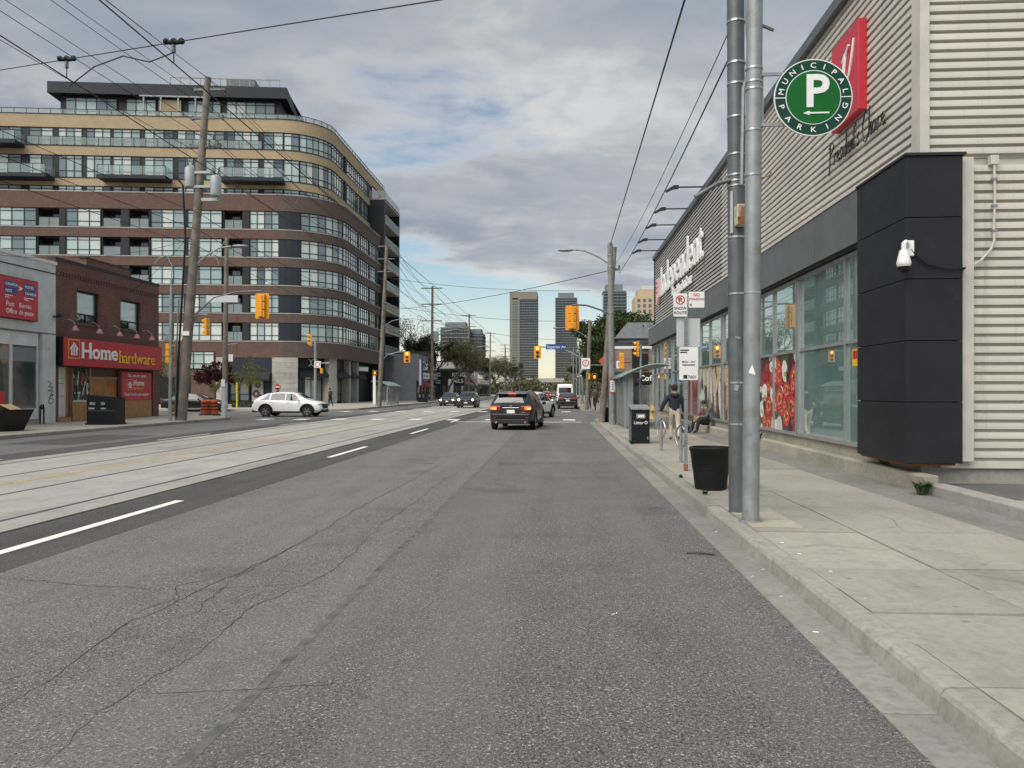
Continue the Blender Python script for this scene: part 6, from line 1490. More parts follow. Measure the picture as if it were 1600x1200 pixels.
# end block with street balconies
E0 = S_T + ARC + 17.0; eb = apos(E0, 0)
ab(MB().box(eb.x - 12, eb.x + .55, eb.y, eb.y + .5, .1, 28.8), 'end_wall', 'charcoal_panel'); ab(MB().box(eb.x - 12, eb.x - 1.6, eb.y + .5, eb.y + 10.0, .1, 28.8), 'end_block', 'charcoal_panel'); ab(MB().box(eb.x - 12, eb.x + .55, eb.y + 10.0, eb.y + 10.5, .1, 28.8), 'end_wall', 'charcoal_panel')
ab(MB().box(eb.x - 10, eb.x + .6, eb.y - .05, eb.y + 10.55, 28.8, 29.05), 'end_block_roof', 'stone_cap')
for k in range(8):
    z = F0 - .1 + FH * k; bsl = ab(MB().box(eb.x - 1.6, eb.x + .6, eb.y + .5, eb.y + 10.0, z - .25, z), 'balcony_slab', 'stone_cap'); ab(MB().box(eb.x + .56, eb.x + .6, eb.y + .5, eb.y + 10.0, z, z + 1.1), 'balcony_glass', 'glass_rail', bsl); ab(MB().box(eb.x - 1.59, eb.x - 1.5, eb.y + 1.2, eb.y + 5, z, z + 2.3), 'balcony_door', 'glass_shop', bsl)
ab(MB().box(eb.x + .5, eb.x + .54, eb.y + .02, eb.y + 10.5, 29.05, 30.1), 'roof_rail_glass', 'glass_rail'); ab(MB().box(eb.x - 2.4, eb.x + .5, eb.y - .02, eb.y + .02, 29.05, 30.1), 'roof_rail_glass', 'glass_rail')
# ground floor
ab(seg(MB(), SL, 2.6, -1.9, -.02, .1, 5.35), 'ground_wall', 'brick_apt'); awindow(-1.0, 2.4, 4.05, 6.0, 3, .06); awindow(-6.0, -3.4, 4.05, 6.0, 3, .06)
ab(seg(MB(), -5, -.2, -.1, .05, .14, 3.2), 'garage_door', 'black_metal'); ab(seg(MB(), 2.6, 3.3, -1.9, .1, .1, 5.35), 'column', 'block_wall')
panel(3.3, 8.6, 3.6, 5.35, .0, 'blue_panel', 'fascia_panel'); panel(3.3, 8.6, .14, 3.6, -.9, 'charcoal_panel'); awindow(3.9, 6.0, .5, 2.9, 2, -.7); awindow(7.6, 8.5, .3, 3.0, 1, -.7)
dp = ab(seg(MB(), 6.25, 7.5, -.85, -.80, .5, 3.0), 'window_poster', 'sign_grey')
for (s_, z_, r_) in ((6.9, 2.3, .35), (6.7, 1.3, .42), (7.15, .95, .3)):
    p = apos(s_, -.78); q = apos(s_ + .01, -.78); mbd = MB().tube([(p.x + UV.x * r_ * .7 * cos(a), p.y + UV.y * r_ * .7 * cos(a), z_ + r_ * .7 * sin(a)) for a in [2 * pi * k / 14 for k in range(14)]], r_ * .3, 6, closed=True); ab(mbd, 'poster_motif', 'shoe_brown', dp)
aw = ab(MB().add([(*apos(3.4, .05), 3.7), (*apos(8.5, .05), 3.7), (*apos(8.5, .9), 2.95), (*apos(3.4, .9), 2.95), (*apos(3.4, .9), 2.7), (*apos(8.5, .9), 2.7), (*apos(3.4, .05), 2.7), (*apos(8.5, .05), 2.7)], [(0, 1, 2, 3), (3, 2, 5, 4), (0, 3, 4, 6), (1, 7, 5, 2)]), 'awning', 'awning')
for k in range(9):
    ab(seg(MB(), 8.65, 11.45, -1.9, .02, .14 + .58 * k, .14 + .58 * k + .565), 'stone_course', 'block_wall')
panel(11.45, S_T + ARC + 8, 4.2, 5.35, -1.2, 'charcoal_panel', 'fascia_panel'); panel(11.45, S_T + ARC + 8, .14, 4.2, -1.75, 'charcoal_panel')
awindow(11.7, 15.5, .3, 3.3, 4, -1.5, None, .02, 'black_metal'); awindow(17.4, 21.6, .3, 3.3, 4, -1.5, None, .3, 'black_metal'); awindow(22.6, 25.5, .3, 3.3, 3, -1.5, None, .3, 'black_metal'); awindow(26.2, 29.5, .3, 3.3, 3, -1.5, None, .3, 'black_metal')
for a, b in ((15.7, 17.2), (21.7, 22.5), (25.6, 26.1)):
    ab(seg(MB(), a, b, -1.6, -.5, .14, 5.35), 'column', 'block_wall')
for a, b in ((11.7, 15.5), (17.3, 19.4), (19.5, 21.6), (22.6, 25.4), (26.1, 29.6)):
    vs = [(*apos(a, -1.3), 4.3), (*apos(b, -1.3), 4.3), (*apos(b, -.3), 3.45), (*apos(a, -.3), 3.45), (*apos(a, -.3), 3.15), (*apos(b, -.3), 3.15), (*apos(a, -1.3), 3.15), (*apos(b, -1.3), 3.15)]
    ab(MB().add(vs, [(0, 1, 2, 3), (3, 2, 5, 4), (0, 3, 4, 6), (1, 7, 5, 2)]), 'awning', 'awning')
lp_ = apos(13.4, -1.1)
ls = thing('shop_ring_sign', 'white double ring shop mark above the corner awning', 'sign', (lp_.x, lp_.y, 4.85), AN + .1)
for q in (-.42, .42): MB().tube([(q + .42 * cos(2 * pi * k / 20), 0, .42 * sin(2 * pi * k / 20)) for k in range(20)], .045, 5, closed=True).build('ring', 'letter_white', ls)
for q in (-1.9, 1.1): MB().box(q, q + .9, -.02, 0, -.08, .08).build('name_bar', 'sign_grey', ls)
gs = apos(27.8, -1.1); gsn = thing('green_shop_sign', 'green and white shop sign under the apartment block end', 'sign', (gs.x + .4, gs.y, 4.1), pi / 2 - .3)
MB().box(-1.8, 1.8, -.15, 0, 0, .8).build('box', 'sign_green', gsn); MB().box(-.6, 1.7, -.17, -.151, .15, .65).build('panel', 'sign_white', gsn); MB().tube([(-1.2 + .25 * cos(2 * pi * k / 14), -.17, .4 + .25 * sin(2 * pi * k / 14)) for k in range(14)], .04, 5, closed=True).build('ring_mark', 'letter_white', gsn)
# ================================================================== COFFEE SHOP ACROSS THE SIDE STREET
cf = thing('coffee_shop', 'low stone corner shop with white cornice and black coffee sign', 'building', (4.7, 62.0, 0))
MB().box(0, 14, .3, 14, .1, 5.0).build('walls', 'stone_wall', cf); MB().box(-.15, 14, .05, .3, 5.0, 5.2).build('cornice', 'stucco_trim', cf); MB().box(-.1, 14, .2, 14.1, 5.2, 5.55).build('parapet', 'roof_dark', cf)
for a, b in ((-.02, 1.2), (2.6, 3.0), (5.4, 6.0), (8.6, 14)): MB().box(a, b, -.02, .32, .14, 5.0).build('pier', 'stone_wall', cf)
for a, b in ((1.2, 2.6), (3.0, 5.4), (6.0, 8.6)):
    w = MB().box(a, b, .12, .25, .14, .9).box(a, b, .12, .25, 2.05, 2.2).box(a, a + .08, .12, .25, .9, 2.05).box(b - .08, b, .12, .25, .9, 2.05).build('shop_window', 'dark_trim', cf); MB().box(a + .08, b - .08, .2, .22, .9, 2.05).build('pane', 'glass_shop', w)
    MB().box(a + .1, b - .1, .18, .29, 3.3, 4.6).build('upper_window', 'glass_dark', cf)
for x, z in ((.3, 3.2), (.75, 4.1), (3.2 - .4, 3.7), (5.6, 3.3), (9, 4.2), (9.6, 3.4)): MB().box(x - .3, x + .35, -.08, .0, z - .22, z + .22).build('stone', 'stone_wall', cf, bevel=.05)
cs = thing('coffee_sign', 'black fascia sign with white coffee lettering above the stone shop windows', 'sign', (5.6, 61.9, 2.25)); MB().box(0, 9, -.06, 0, 0, .85).build('board', 'sign_black', cs); letters('Coffee &', .62, 'letter_white', cs, (.9, -.07, .18), '-y', .03, .015, 1.0, .05)
aw2 = thing('black_awning', 'small black awning at the left corner of the stone shop', 'awning', (4.6, 61.9, 2.2)); MB().prism([(0, .95), (-1.1, .25), (-1.1, 0), (0, 0)], 'x', -.5, 1.0).build('canopy', 'awning', aw2)
vg = thing('shop_banner', 'blue and white hanging banner beside the bus shelter post', 'banner', (4.2, 44.0, SW)); MB().cyl((0, 0, 0), (0, 0, 2.6), .03, n=8).build('post', 'white_paint', vg); MB().box(-.5, .0, -.02, .02, 1.95, 2.25).build('name_plate', 'sign_blue', vg); MB().box(-.12, .0, -.02, .02, 1.65, 1.93).build('name_plate', 'sign_blue', vg)
hs = thing('grey_house', 'pale grey house roofline rising behind the stone shop', 'house', (10.5, 84, 0)); MB().box(-4, 10, 0, 10, .1, 7.3).build('walls', 'far_grey', hs); MB().prism([(-4.4, 7.3), (10.4, 7.3), (9, 9.0), (-3.0, 9.0)], 'y', -.4, 10.4).build('roof', 'far_grey', hs)
for a in (-3, -.8, 1.4, 3.6): MB().box(a, a + 1.5, -.06, 0, 5.3, 6.8).build('window', 'glass_dark', hs)

# ================================================================== LEFT FAR STREET
p6_ = thing('wooden_pole', 'wooden pole with signal arm at the apartment corner', 'pole', (-16.95, 72.0, SW)); MB().cyl((0, 0, 0), (.75, 0, 15.6), .24, .14, 14).build('shaft', 'wood_pole', p6_)
for z in (15.2, 14.0, 12.8): MB().box(.75 * z / 15.6 - .8, .75 * z / 15.6 + .8, -.05, .05, z - .05, z + .05).build('crossarm', 'galv_dark', p6_)
MB().tube([(.2, 0, 4.3), (.8, 0, 4.9), (1.8, 0, 5.15), (2.6, 0, 5.15)], .04, 6).build('signal_arm', 'galv', p6_); MB().tube([(.3, 0, 7.5), (1.2, 0, 8.1), (2.2, 0, 8.3)], .035, 6).build('lamp_arm', 'galv', p6_); MB().sphere((2.6, 0, 8.28), .1, 10, 6, sc=(3.4, 1.2, .7)).build('lamp_head', 'galv', p6_)
MB().box(-.55, -.3, -.2, -.1, .2, 3.4).build('white_guard', 'sign_white', p6_)
signal('front facing signal with lit lamp at the apartment corner', (-14.25, 71.9, 5.3), 0, 0, True, .98)
ped('lit pedestrian signal on the pole at the apartment corner', (-17.3, 71.7, 3.55), 0)
g5 = thing('signal_pole', 'grey steel pole with side signal behind the white crossing car', 'pole', (-20.7, 64.5, SW)); MB().cyl((0, 0, 0), (0, 0, 5.9), .14, .1, 12).build('shaft', 'galv', g5); MB().tube([(0, 0, 5.2), (-.45, 0, 5.7)], .03, 6).build('arm', 'galv', g5); MB().box(-.05, .5, -.15, -.13, 3.45, 4.0).build('turn_sign', 'sign_white', g5); annulus(.22, 3.72, .16, .21, -.156, 'sign_red', g5)
signal('side facing signal on the grey pole above the white crossing car', (-21.2, 64.5, 6.5), -pi / 2 + .35, None, False, 1.05)
ped('pedestrian signal turned sideways on the grey pole above the white car', (-20.2, 64.4, 3.55), -pi / 2, False)
ne = thing('road_sign', 'red and white tall road sign behind the white crossing car', 'sign', (-24.6, 66.2, SW)); MB().cyl((0, 0, 0), (0, 0, 2.2), .03, n=8).build('post', 'galv', ne); MB().cyl((0, -.03, 1.8), (0, -.06, 1.8), .26, n=20).build('disc', 'sign_red', ne); MB().box(-.18, .18, -.075, -.061, 1.75, 1.85).build('bar', 'sign_white', ne); MB().box(-.2, .2, -.05, -.03, .9, 1.35).build('tab', 'sign_white', ne)
yp = thing('guard_post', 'tall thin yellow guy wire guard beside the weeping sapling', 'post', (-28.2, 66.0, SW)); MB().cyl((0, 0, 0), (0, 0, 2.2), .06, n=8).build('sleeve', 'bollard_yellow', yp); MB().cyl((0, 0, 2.2), (.0, .0, 8.0), .018, n=5).build('guy_wire', 'wire', yp)
dup(bs, (-17.6, 84.0, SW), pi, 'grey glass bus shelter on the left pavement before the apartment shops')
lb3 = dup(lb2, (-17.9, 101, SW), .1, 'black litter bin far left beyond the apartment block')
# parade of low shops beyond the apartment block, then the dark one with the black sign
def low_shop(name, label, x, y0, y1, h, wall, sign, signz, awn=None, txt=None, tm='letter_white'):
    t = thing(name, label, 'building', (x, y0, 0)); L_ = y1 - y0
    MB().box(-10, -.3, 0, L_, .1, h).build('walls', wall, t); MB().box(-.32, 0, 0, L_, 3.2, h).build('upper_front', wall, t); MB().box(-10, .1, 0, L_, h, h + .25).build('parapet', 'roof_dark', t)
    n = max(2, int(L_ / 2.2))
    for k in range(n):
        a = L_ * k / n; b = L_ * (k + 1) / n; w = MB().box(-.3, -.1, a, a + .1, .14, 3.2).box(-.3, -.1, b - .1, b, .14, 3.2).box(-.28, -.1, a + .1, b - .1, .14, .7).build('shop_window', 'dark_trim', t); MB().box(-.2, -.18, a + .1, b - .1, .7, 3.2).build('pane', 'glass_shop', w)
        if h > 5: MB().box(-.02, .04, a + .35, b - .35, h - 2.6, h - 1.0).build('upper_window', 'glass_dark', t)
    s_ = MB().box(.0, .25, .3, L_ - .3, signz, signz + .9).build('fascia_sign', sign, t)
    if txt: text(txt, .7, tm, t, (.26, .7, signz + .2), '+x', 'sign_lettering', depth=.02, bold=.01)
    for k in range(3): MB().box(.251, .262, L_ * (.12 + .27 * k), L_ * (.30 + .27 * k), signz + .3, signz + .6).build('sign_stripe', ['sign_blue', 'sign_red', 'sign_black'][k], t) if not txt else None
    if awn: MB().prism([(0, 3.1), (1.4, 2.4), (1.4, 2.15), (0, 2.15)], 'y', .3, L_ - .3).build('awning', awn, t)
    return t
low_shop('low_shop', 'low shop with white striped fascia and dark red awning beside the apartment block', -21.0, 114.5, 123, 7.2, 'far_grey', 'sign_white', 3.5, 'awning_red'); low_shop('low_shop', 'two storey brick shop with blue grey fascia beyond the red awning', -21.2, 123.2, 133, 7.8, 'brick_apt', 'sign_grey', 3.6)
low_shop('low_shop', 'dark rendered shop with black sign board on the left side of the street', -21.0, 140, 156, 5.2, 'charcoal_panel', 'sign_black', 3.2); low_shop('low_shop', 'green fronted shop next to the dark rendered shop', -21.0, 156.5, 166, 6.0, 'sign_dkgreen', 'sign_green', 3.4); low_shop('low_shop', 'pale stone shop farther along the left street side', -20.5, 168, 190, 8.0, 'stone_cap', 'sign_red', 3.6); low_shop('low_shop', 'distant grey shop under the bare trees on the left', -20.5, 195, 230, 7.0, 'far_grey', 'sign_white', 3.6)
ks = thing('black_shop_sign', 'black board with white bold lettering facing the street on the left', 'sign', (-19.9, 137, SW)); MB().box(-.9, 3.2, -.15, 0, 2.4, 5.2).build('board', 'sign_black', ks); MB().cyl((0, .0, 0), (0, 0, 2.4), .1, n=8).build('post', 'black_metal', ks); MB().cyl((2.4, .0, 0), (2.4, 0, 2.4), .1, n=8).build('post', 'black_metal', ks)
text('KING', 1.0, 'letter_white', ks, (.9, -.17, 4.05), depth=.03, bold=.02); text('NAILS', 1.0, 'letter_white', ks, (.3, -.17, 2.95), depth=.03, bold=.02)
for z in (4.5, 4.1, 3.2, 2.8): MB().box(-3.4, -1.2, -.1, -.05, z, z + .22).build('side_print', 'sign_grey', ks)
MB().box(-3.8, -.95, -.05, 0, 2.4, 5.2).build('side_board', 'charcoal_panel', ks)
vb = thing('street_banner', 'tall blue and white banner on the pole left of the street', 'banner', (-19.6, 107.5, SW)); MB().cyl((0, 0, 0), (0, 0, 6.2), .06, n=8).build('post', 'galv', vb); MB().box(.05, .6, -.02, .02, 2.2, 6.0).build('flag', 'sign_blue', vb); MB().box(.06, .3, -.03, -.021, 2.3, 5.9).build('flag_stripe', 'sign_white', vb)
fb = thing('feather_flag', 'pale lilac feather flag by the dark rendered shop', 'flag', (-18.7, 130, SW)); MB().cyl((0, 0, 0), (0, 0, 3.4), .03, n=6).build('pole', 'galv', fb); MB().prism([(0, .5), (.8, .7), (.9, 2.6), (.4, 3.5), (0, 3.4)], 'y', -.01, .01).build('cloth', 'sign_grey', fb)
for i, (x, y_, h, lab) in enumerate(((-18.2, 110, 16.6, 'tall wooden pole with transformer beyond the apartment block'), (-18.2, 156, 17.2, 'second wooden utility pole beyond the apartment block'), (-18.2, 205, 17.2, 'third wooden utility pole far along the left side'), (-18.2, 262, 17.5, 'fourth and farthest utility pole on the left'), (-16.0, 232, 14.5, 'slim far lamp post left of the glass tower'))):
    t = thing('utility_pole', lab, 'pole', (x, y_, SW), 0, 'utility poles along the left street'); MB().cyl((0, 0, 0), (.1, 0, h), .24, .15, 10).build('shaft', 'wood_pole', t)
    for z in (h - .3, h - 2.6, h - 5.0): MB().box(-1.5, 1.5, -.06, .06, z - .07, z + .07).build('crossarm', 'wood_pole', t)
    if i < 3: MB().lathe([(.001, 0), (.4, 0), (.42, .1), (.42, 1.4), (.3, 1.5), (.001, 1.5)], 12, (.6, -.1, h - 8)).build('transformer', 'transformer', t)
    MB().tube([(0, 0, h * .52), (1.5, 0, h * .60), (3.2, 0, h * .62)], .06, 5).build('lamp_arm', 'galv', t); MB().sphere((3.6, 0, h * .62), .14, 8, 6, sc=(3.2, 1.2, .7)).build('lamp_head', 'galv', t)
for i, (x, y_, h) in enumerate(((2.9, 92, 7.5), (3.0, 108, 8.5), (3.0, 126, 9.5), (2.9, 146, 9.5), (3.0, 170, 10))):
    t = thing('street_post', ['nearest', 'second', 'third', 'fourth', 'farthest'][i] + ' plain grey pole in the row behind the white van', 'pole', (x, y_, SW), 0, 'grey poles along the right kerb'); MB().cyl((0, 0, 0), (0, 0, h), .13, .10, 10).build('shaft', 'galv', t); MB().lathe([(.2, 0), (.2, .2), (.13, .3)], 10).build('base', 'galv', t)

# ================================================================== TREES
def leaf_mat(name, a, b):
    g = MG(name, a, .7, spec=.3); oi = g.noise(2.5, 3); g.base(g.mix(g.mr(oi, .3, .7), a, b)); g.b.inputs['Subsurface Weight'].default_value = 0
leaf_mat('leaf_green', (.028, .046, .012), (.065, .092, .024)); leaf_mat('leaf_brown', (.055, .058, .022), (.10, .10, .038)); leaf_mat('leaf_red', (.028, .006, .010), (.060, .012, .018)); leaf_mat('leaf_yellow', (.10, .11, .03), (.17, .18, .05)); leaf_mat('leaf_rust', (.07, .045, .03), (.11, .07, .045))
def tree(name, label, loc, h, spread, leaf, nleaf, lsize, seed, depth=5, group=None, trunk_h=.28, droop=0.0, r0=None):
    rnd = random.Random(seed); t = thing(name, label, 'tree', loc, rnd.uniform(0, 6), group)
    tw = MB(); tips = []
    def grow(p, d, ln, r, lev):
        n = 3; pts = [p]; q = p.copy(); dd = d.copy()
        for k in range(n):
            dd = (dd + Vector((rnd.uniform(-.25, .25), rnd.uniform(-.25, .25), rnd.uniform(-.12, .18) - droop * (lev > 1)))).normalized(); q = q + dd * ln / n; pts.append(q.copy())
        tw.tube(pts, [r * (1 - .38 * k / n) for k in range(n + 1)], 6 if lev < 2 else 4 if lev < 4 else 3)
        if lev >= depth - 2: tips.extend(pts[1:])
        if lev >= depth: return
        for c in range(rnd.choice((2, 3, 3)) if lev else 5):
            ax = Vector((rnd.uniform(-1, 1), rnd.uniform(-1, 1), rnd.uniform(-.3, .3))).normalized(); st = pts[-1] if c < 2 or lev == 0 else pts[-2]
            nd_ = (dd + ax * (spread if lev else spread * 1.1)).normalized(); nd_.z = nd_.z * .9 + .12; grow(st, nd_.normalized(), ln * rnd.uniform(.62, .82), r * .58, lev + 1)
    r0 = r0 or h * .022
    grow(Vector((0, 0, 0)), Vector((0, 0, 1)), h * trunk_h, r0, 0)
    zmax = max(v[2] for v in tw.v); k = h / zmax; S_ = Matrix.Scale(k, 4); tw.xf(S_); tips = [S_ @ q for q in tips]
    tw.build('trunk', 'bark', t)
    lm = MB(); vs = []; fs = []
    for i in range(nleaf):
        c = rnd.choice(tips) + Vector((rnd.gauss(0, 1), rnd.gauss(0, 1), rnd.gauss(0, .8))) * (h * .028); a = Vector((rnd.uniform(-1, 1), rnd.uniform(-1, 1), rnd.uniform(-1, 1))).normalized(); b = a.orthogonal().normalized(); s_ = lsize * rnd.uniform(.6, 1.3)
        o = len(vs); vs += [c - a * s_, c + b * s_ * .5, c + a * s_, c - b * s_ * .5]; fs.append((o, o + 1, o + 2, o + 3))
    me = bpy.data.meshes.new('crown'); me.from_pydata([tuple(v) for v in vs], [], fs); me.materials.append(M(leaf)); stuff(link('crown', me, t)); return t
tA = tree('street_tree', 'sparse brown budding tree left of the street before the black sign', (-18.6, 128, SW), 10.5, .75, 'leaf_brown', 5200, .13, 3, 6, 'street trees in first leaf')
tB = tree('street_tree', 'green leafy tree beside the apartment block end on the left', (-22.8, 136.5, SW), 11.5, .6, 'leaf_green', 9000, .19, 5, 5, 'street trees in first leaf')
tC = tree('street_tree', 'nearly bare tall tree rising behind the low shops on the left', (-28.5, 136, SW), 15.5, .7, 'leaf_brown', 2600, .13, 9, 6, 'street trees in first leaf')
tR = tree('street_tree', 'dense green tree behind the concrete lamp pole on the right', (6.6, 88, SW), 10.8, .75, 'leaf_green', 15000, .20, 11, 6, 'street trees in first leaf')
tS = tree('street_tree', 'bare twiggy tree overhanging the right kerb poles', (4.9, 96, SW), 9.5, .8, 'leaf_brown', 900, .10, 13, 6, 'street trees in first leaf')
tG = tree('street_tree', 'lower bushy green tree just behind the far right mast pole', (4.9, 72, SW), 5.0, .8, 'leaf_green', 9000, .13, 17, 5, 'street trees in first leaf', .16)
for src, x, y_, rz, sc, lab in ((tA, -18.6, 148, 2, .95, 'second brown budding tree along the left kerb'), (tA, -18.4, 176, 4, 1.0, 'third brown budding tree along the left kerb'), (tA, -18.4, 200, 1, 1.05, 'fourth brown budding tree along the left kerb'), (tA, -17.9, 232, 5, 1.1, 'fifth brown budding tree along the left kerb'), (tB, -21, 212, 3, 1.0, 'green tree behind the distant left shops'), (tB, -17, 285, 1, 1.15, 'far green tree left of the glass tower foot'), (tA, -16, 320, 3, 1.25, 'far brown tree before the glass tower foot'), (tR, 12.5, 92, 2, .9, 'green tree behind the stone shop on the right'), (tR, 7.5, 120, 4, 1.0, 'green tree behind the row of grey poles'), (tS, 5.2, 140, 3, 1.0, 'bare tree farther along the right kerb'), (tR, 7.0, 165, 1, .95, 'farthest green tree on the right street side'), (tG, 5.6, 82, 3, 1.1, 'bushy green tree left of the stone shop awning'), (tG, 7.3, 78.5, 1, 1.1, 'bushy green tree directly left of the stone shop')):
    o = dup(src, (x, y_, SW), rz, lab); o.scale = (sc,) * 3
tree('red_maple', 'small dark red leaved maple before the apartment ground floor', (-34.4, 74.6, SW), 4.4, .75, 'leaf_red', 6500, .12, 23, 5, None, .2)
tree('weeping_sapling', 'yellow green weeping sapling beside the side street corner', (-28.6, 67.2, SW), 4.6, .5, 'leaf_yellow', 2200, .07, 29, 5, None, .3, .25)
tree('street_tree', 'thin yellow green tree between the brick shop and apartment block', (-33.5, 66.0, SW), 5.2, .6, 'leaf_yellow', 1500, .08, 31, 5, None, .3)
hd = thing('box_hedge', 'low clipped hedge at the foot of the weeping sapling', 'hedge', (-27.6, 67.0, SW)); hm = MB(); rh = random.Random(3)
for i in range(1500):
    c = Vector((rh.uniform(-1.4, 1.4), rh.uniform(-.3, .3), rh.uniform(0, .5))); a = Vector((rh.uniform(-1, 1), rh.uniform(-1, 1), rh.uniform(-1, 1))).normalized() * .07; b = a.orthogonal() * .7; hm.add([c - a, c + b, c + a, c - b], [(0, 1, 2, 3)])
stuff(hm.build('foliage', 'leaf_green', hd)); MB().box(-1.3, 1.3, -.25, .25, 0, .4).build('twigs', 'bark', hd)
pw = thing('planter_wall', 'low pale block planter wall beside the white crossing car', 'wall', (-24.9, 67.0, SW)); MB().box(-1.2, 1.6, -.2, .5, 0, .75).build('blocks', 'block_wall', pw, bevel=.02)
fw = MB(); rw = random.Random(8)
for i in range(26000):
    y_ = rw.uniform(330, 398); x = rw.uniform(-70, -9) if i % 4 else rw.uniform(2.5, 40)
    if i % 5 == 0: y_ = rw.uniform(430, 470); x = rw.uniform(-30, 30)
    hgt = (6 + 5 * mnoise.noise((x * .06, y_ * .02, 1)) + 3 * mnoise.noise((x * .25, 0, 2)))
    c = Vector((x, y_, rw.uniform(0, max(2, hgt)))); a = Vector((rw.uniform(-1, 1), rw.uniform(-1, 1), rw.uniform(-1, 1))).normalized() * rw.uniform(.3, .7); b = a.orthogonal() * .8; fw.add([c - a, c + b, c + a, c - b], [(0, 1, 2, 3)], 0 if rw.random() < .6 else 1 if rw.random() < .6 else 2)
o = stuff(fw.build('far_wood', ['leaf_brown', 'leaf_rust', 'leaf_green'])); tag(o, 'distant brownish wood closing the end of the street', 'trees')
vd = thing('far_bridge', 'pale distant bridge across the end of the street', 'bridge', (-5, 400, 0)); MB().box(-30, 40, 0, 6, 6.2, 8.2).build('deck', 'stone_cap', vd)
for x in (-26, -12, 14, 30): MB().box(x, x + 1.6, .5, 5.5, 0, 6.2).build('pier', 'stone_cap', vd)

# ================================================================== FAR TOWERS
simple('tower_frame', (.21, .19, .16), .8); simple('tower_tan', (.46, .36, .24), .8); simple('tower_slab', (.25, .265, .275), .7); simple('tower_roof', (.16, .17, .18), .7); simple('tower_dark', (.075, .085, .092), .5)
def tower(label, x0, x1, y_, H, frame=0.0, wall='glass_tower', slab='tower_slab', crown=None, solid=None, dep=26, fl=3.0):
    t = thing('far_tower', label, 'tower', (x0, y_, 0)); W = x1 - x0; n = int(H / fl)
    MB().box(0, W, 0, dep, 0, H - 2.5).build('glazed_core', wall, t)
    sl = MB()
    for k in range(1, n): sl.box(W * frame, W + 1.0, -1.3, dep, k * fl - .2, k * fl + .2)
    stuff(sl.build('floor_slab', slab, t))
    pv = MB(); m = max(4, int(W / 4))
    for k in range(m + 1): x = W * frame + (W - W * frame) * k / m; pv.box(x - .3, x + .3, -1.0, .2, 0, H - 3)
    for k in range(6): pv.box(W - .2, W + .8, dep * (k + .5) / 6 - .4, dep * (k + .5) / 6 + .4, 0, H - 3)
    stuff(pv.build('balcony_divider', 'tower_dark', t))
    if frame:
        MB().box(-.4, W * frame, -1.8, dep, 0, H).build('side_slab', 'tower_frame', t); ww = MB()
        for k in range(1, n - 2): ww.box(W * frame * .25, W * frame * .85, -1.9, -1.78, k * fl + .5, k * fl + 2.3)
        stuff(ww.build('side_window', 'glass_shop', t)); MB().box(-.4, W + .4, -1.9, dep, H - 9, H).build('top_slab', 'tower_frame', t)
    if crown: MB().box(W * .12, W * .88, dep * .2, dep * .8, H - 2.5, H + crown).build('plant_room', 'tower_roof', t)
    MB().box(-.3, W + .3, -.5, dep, H - 2.5, H - 1.5).build('roof', 'tower_roof', t); return t
def px_x(px, y_):                 # width of a far thing from its bearing
    a = (px - 800) / 1200.0; d = (a * cos(YAW) - sin(YAW), a * sin(YAW) + cos(YAW)); return d[0] * y_ / d[1]
tower('tall glass tower with beige side slab in the middle of the skyline', px_x(797, 900), px_x(839, 900), 900, 118, .36)
tower('dark glass tower right of the beige sided tower', px_x(868, 930), px_x(901, 930), 930, 116, 0, 'glass_tower', 'tower_slab', 5)
tower('dark grey tower partly hidden behind the concrete lamp pole', px_x(943, 700), px_x(978, 700), 700, 94, 0, 'glass_tower', 'tower_slab', 5)
tower('wide lower glass tower on the left skyline', px_x(689, 620), px_x(731, 620), 620, 55, 0, 'glass_tower', 'tower_slab', 3)
tower('narrow lower glass tower beside the wide one on the left', px_x(734, 640), px_x(753, 640), 640, 52, 0, 'glass_tower', 'tower_slab', 2)
tt = thing('tan_tower', 'tan stone tower with stepped top behind the store roof edge', 'tower', (px_x(992, 480), 480, 0)); MB().box(0, 22, 0, 20, 0, 60).build('walls', 'tower_tan', tt); MB().box(2, 20, 2, 18, 60, 65).build('upper_stage', 'tower_tan', tt); MB().box(4, 18, 4, 16, 65, 67.5).build('cap', 'sign_grey', tt)
wn = MB()
for k in range(17):
    for j in range(6): wn.box(1.6 + 3.4 * j, 3.3 + 3.4 * j, -.15, .1, 4 + 3.3 * k, 6 + 3.3 * k)
stuff(wn.build('window', 'glass_apt', tt))

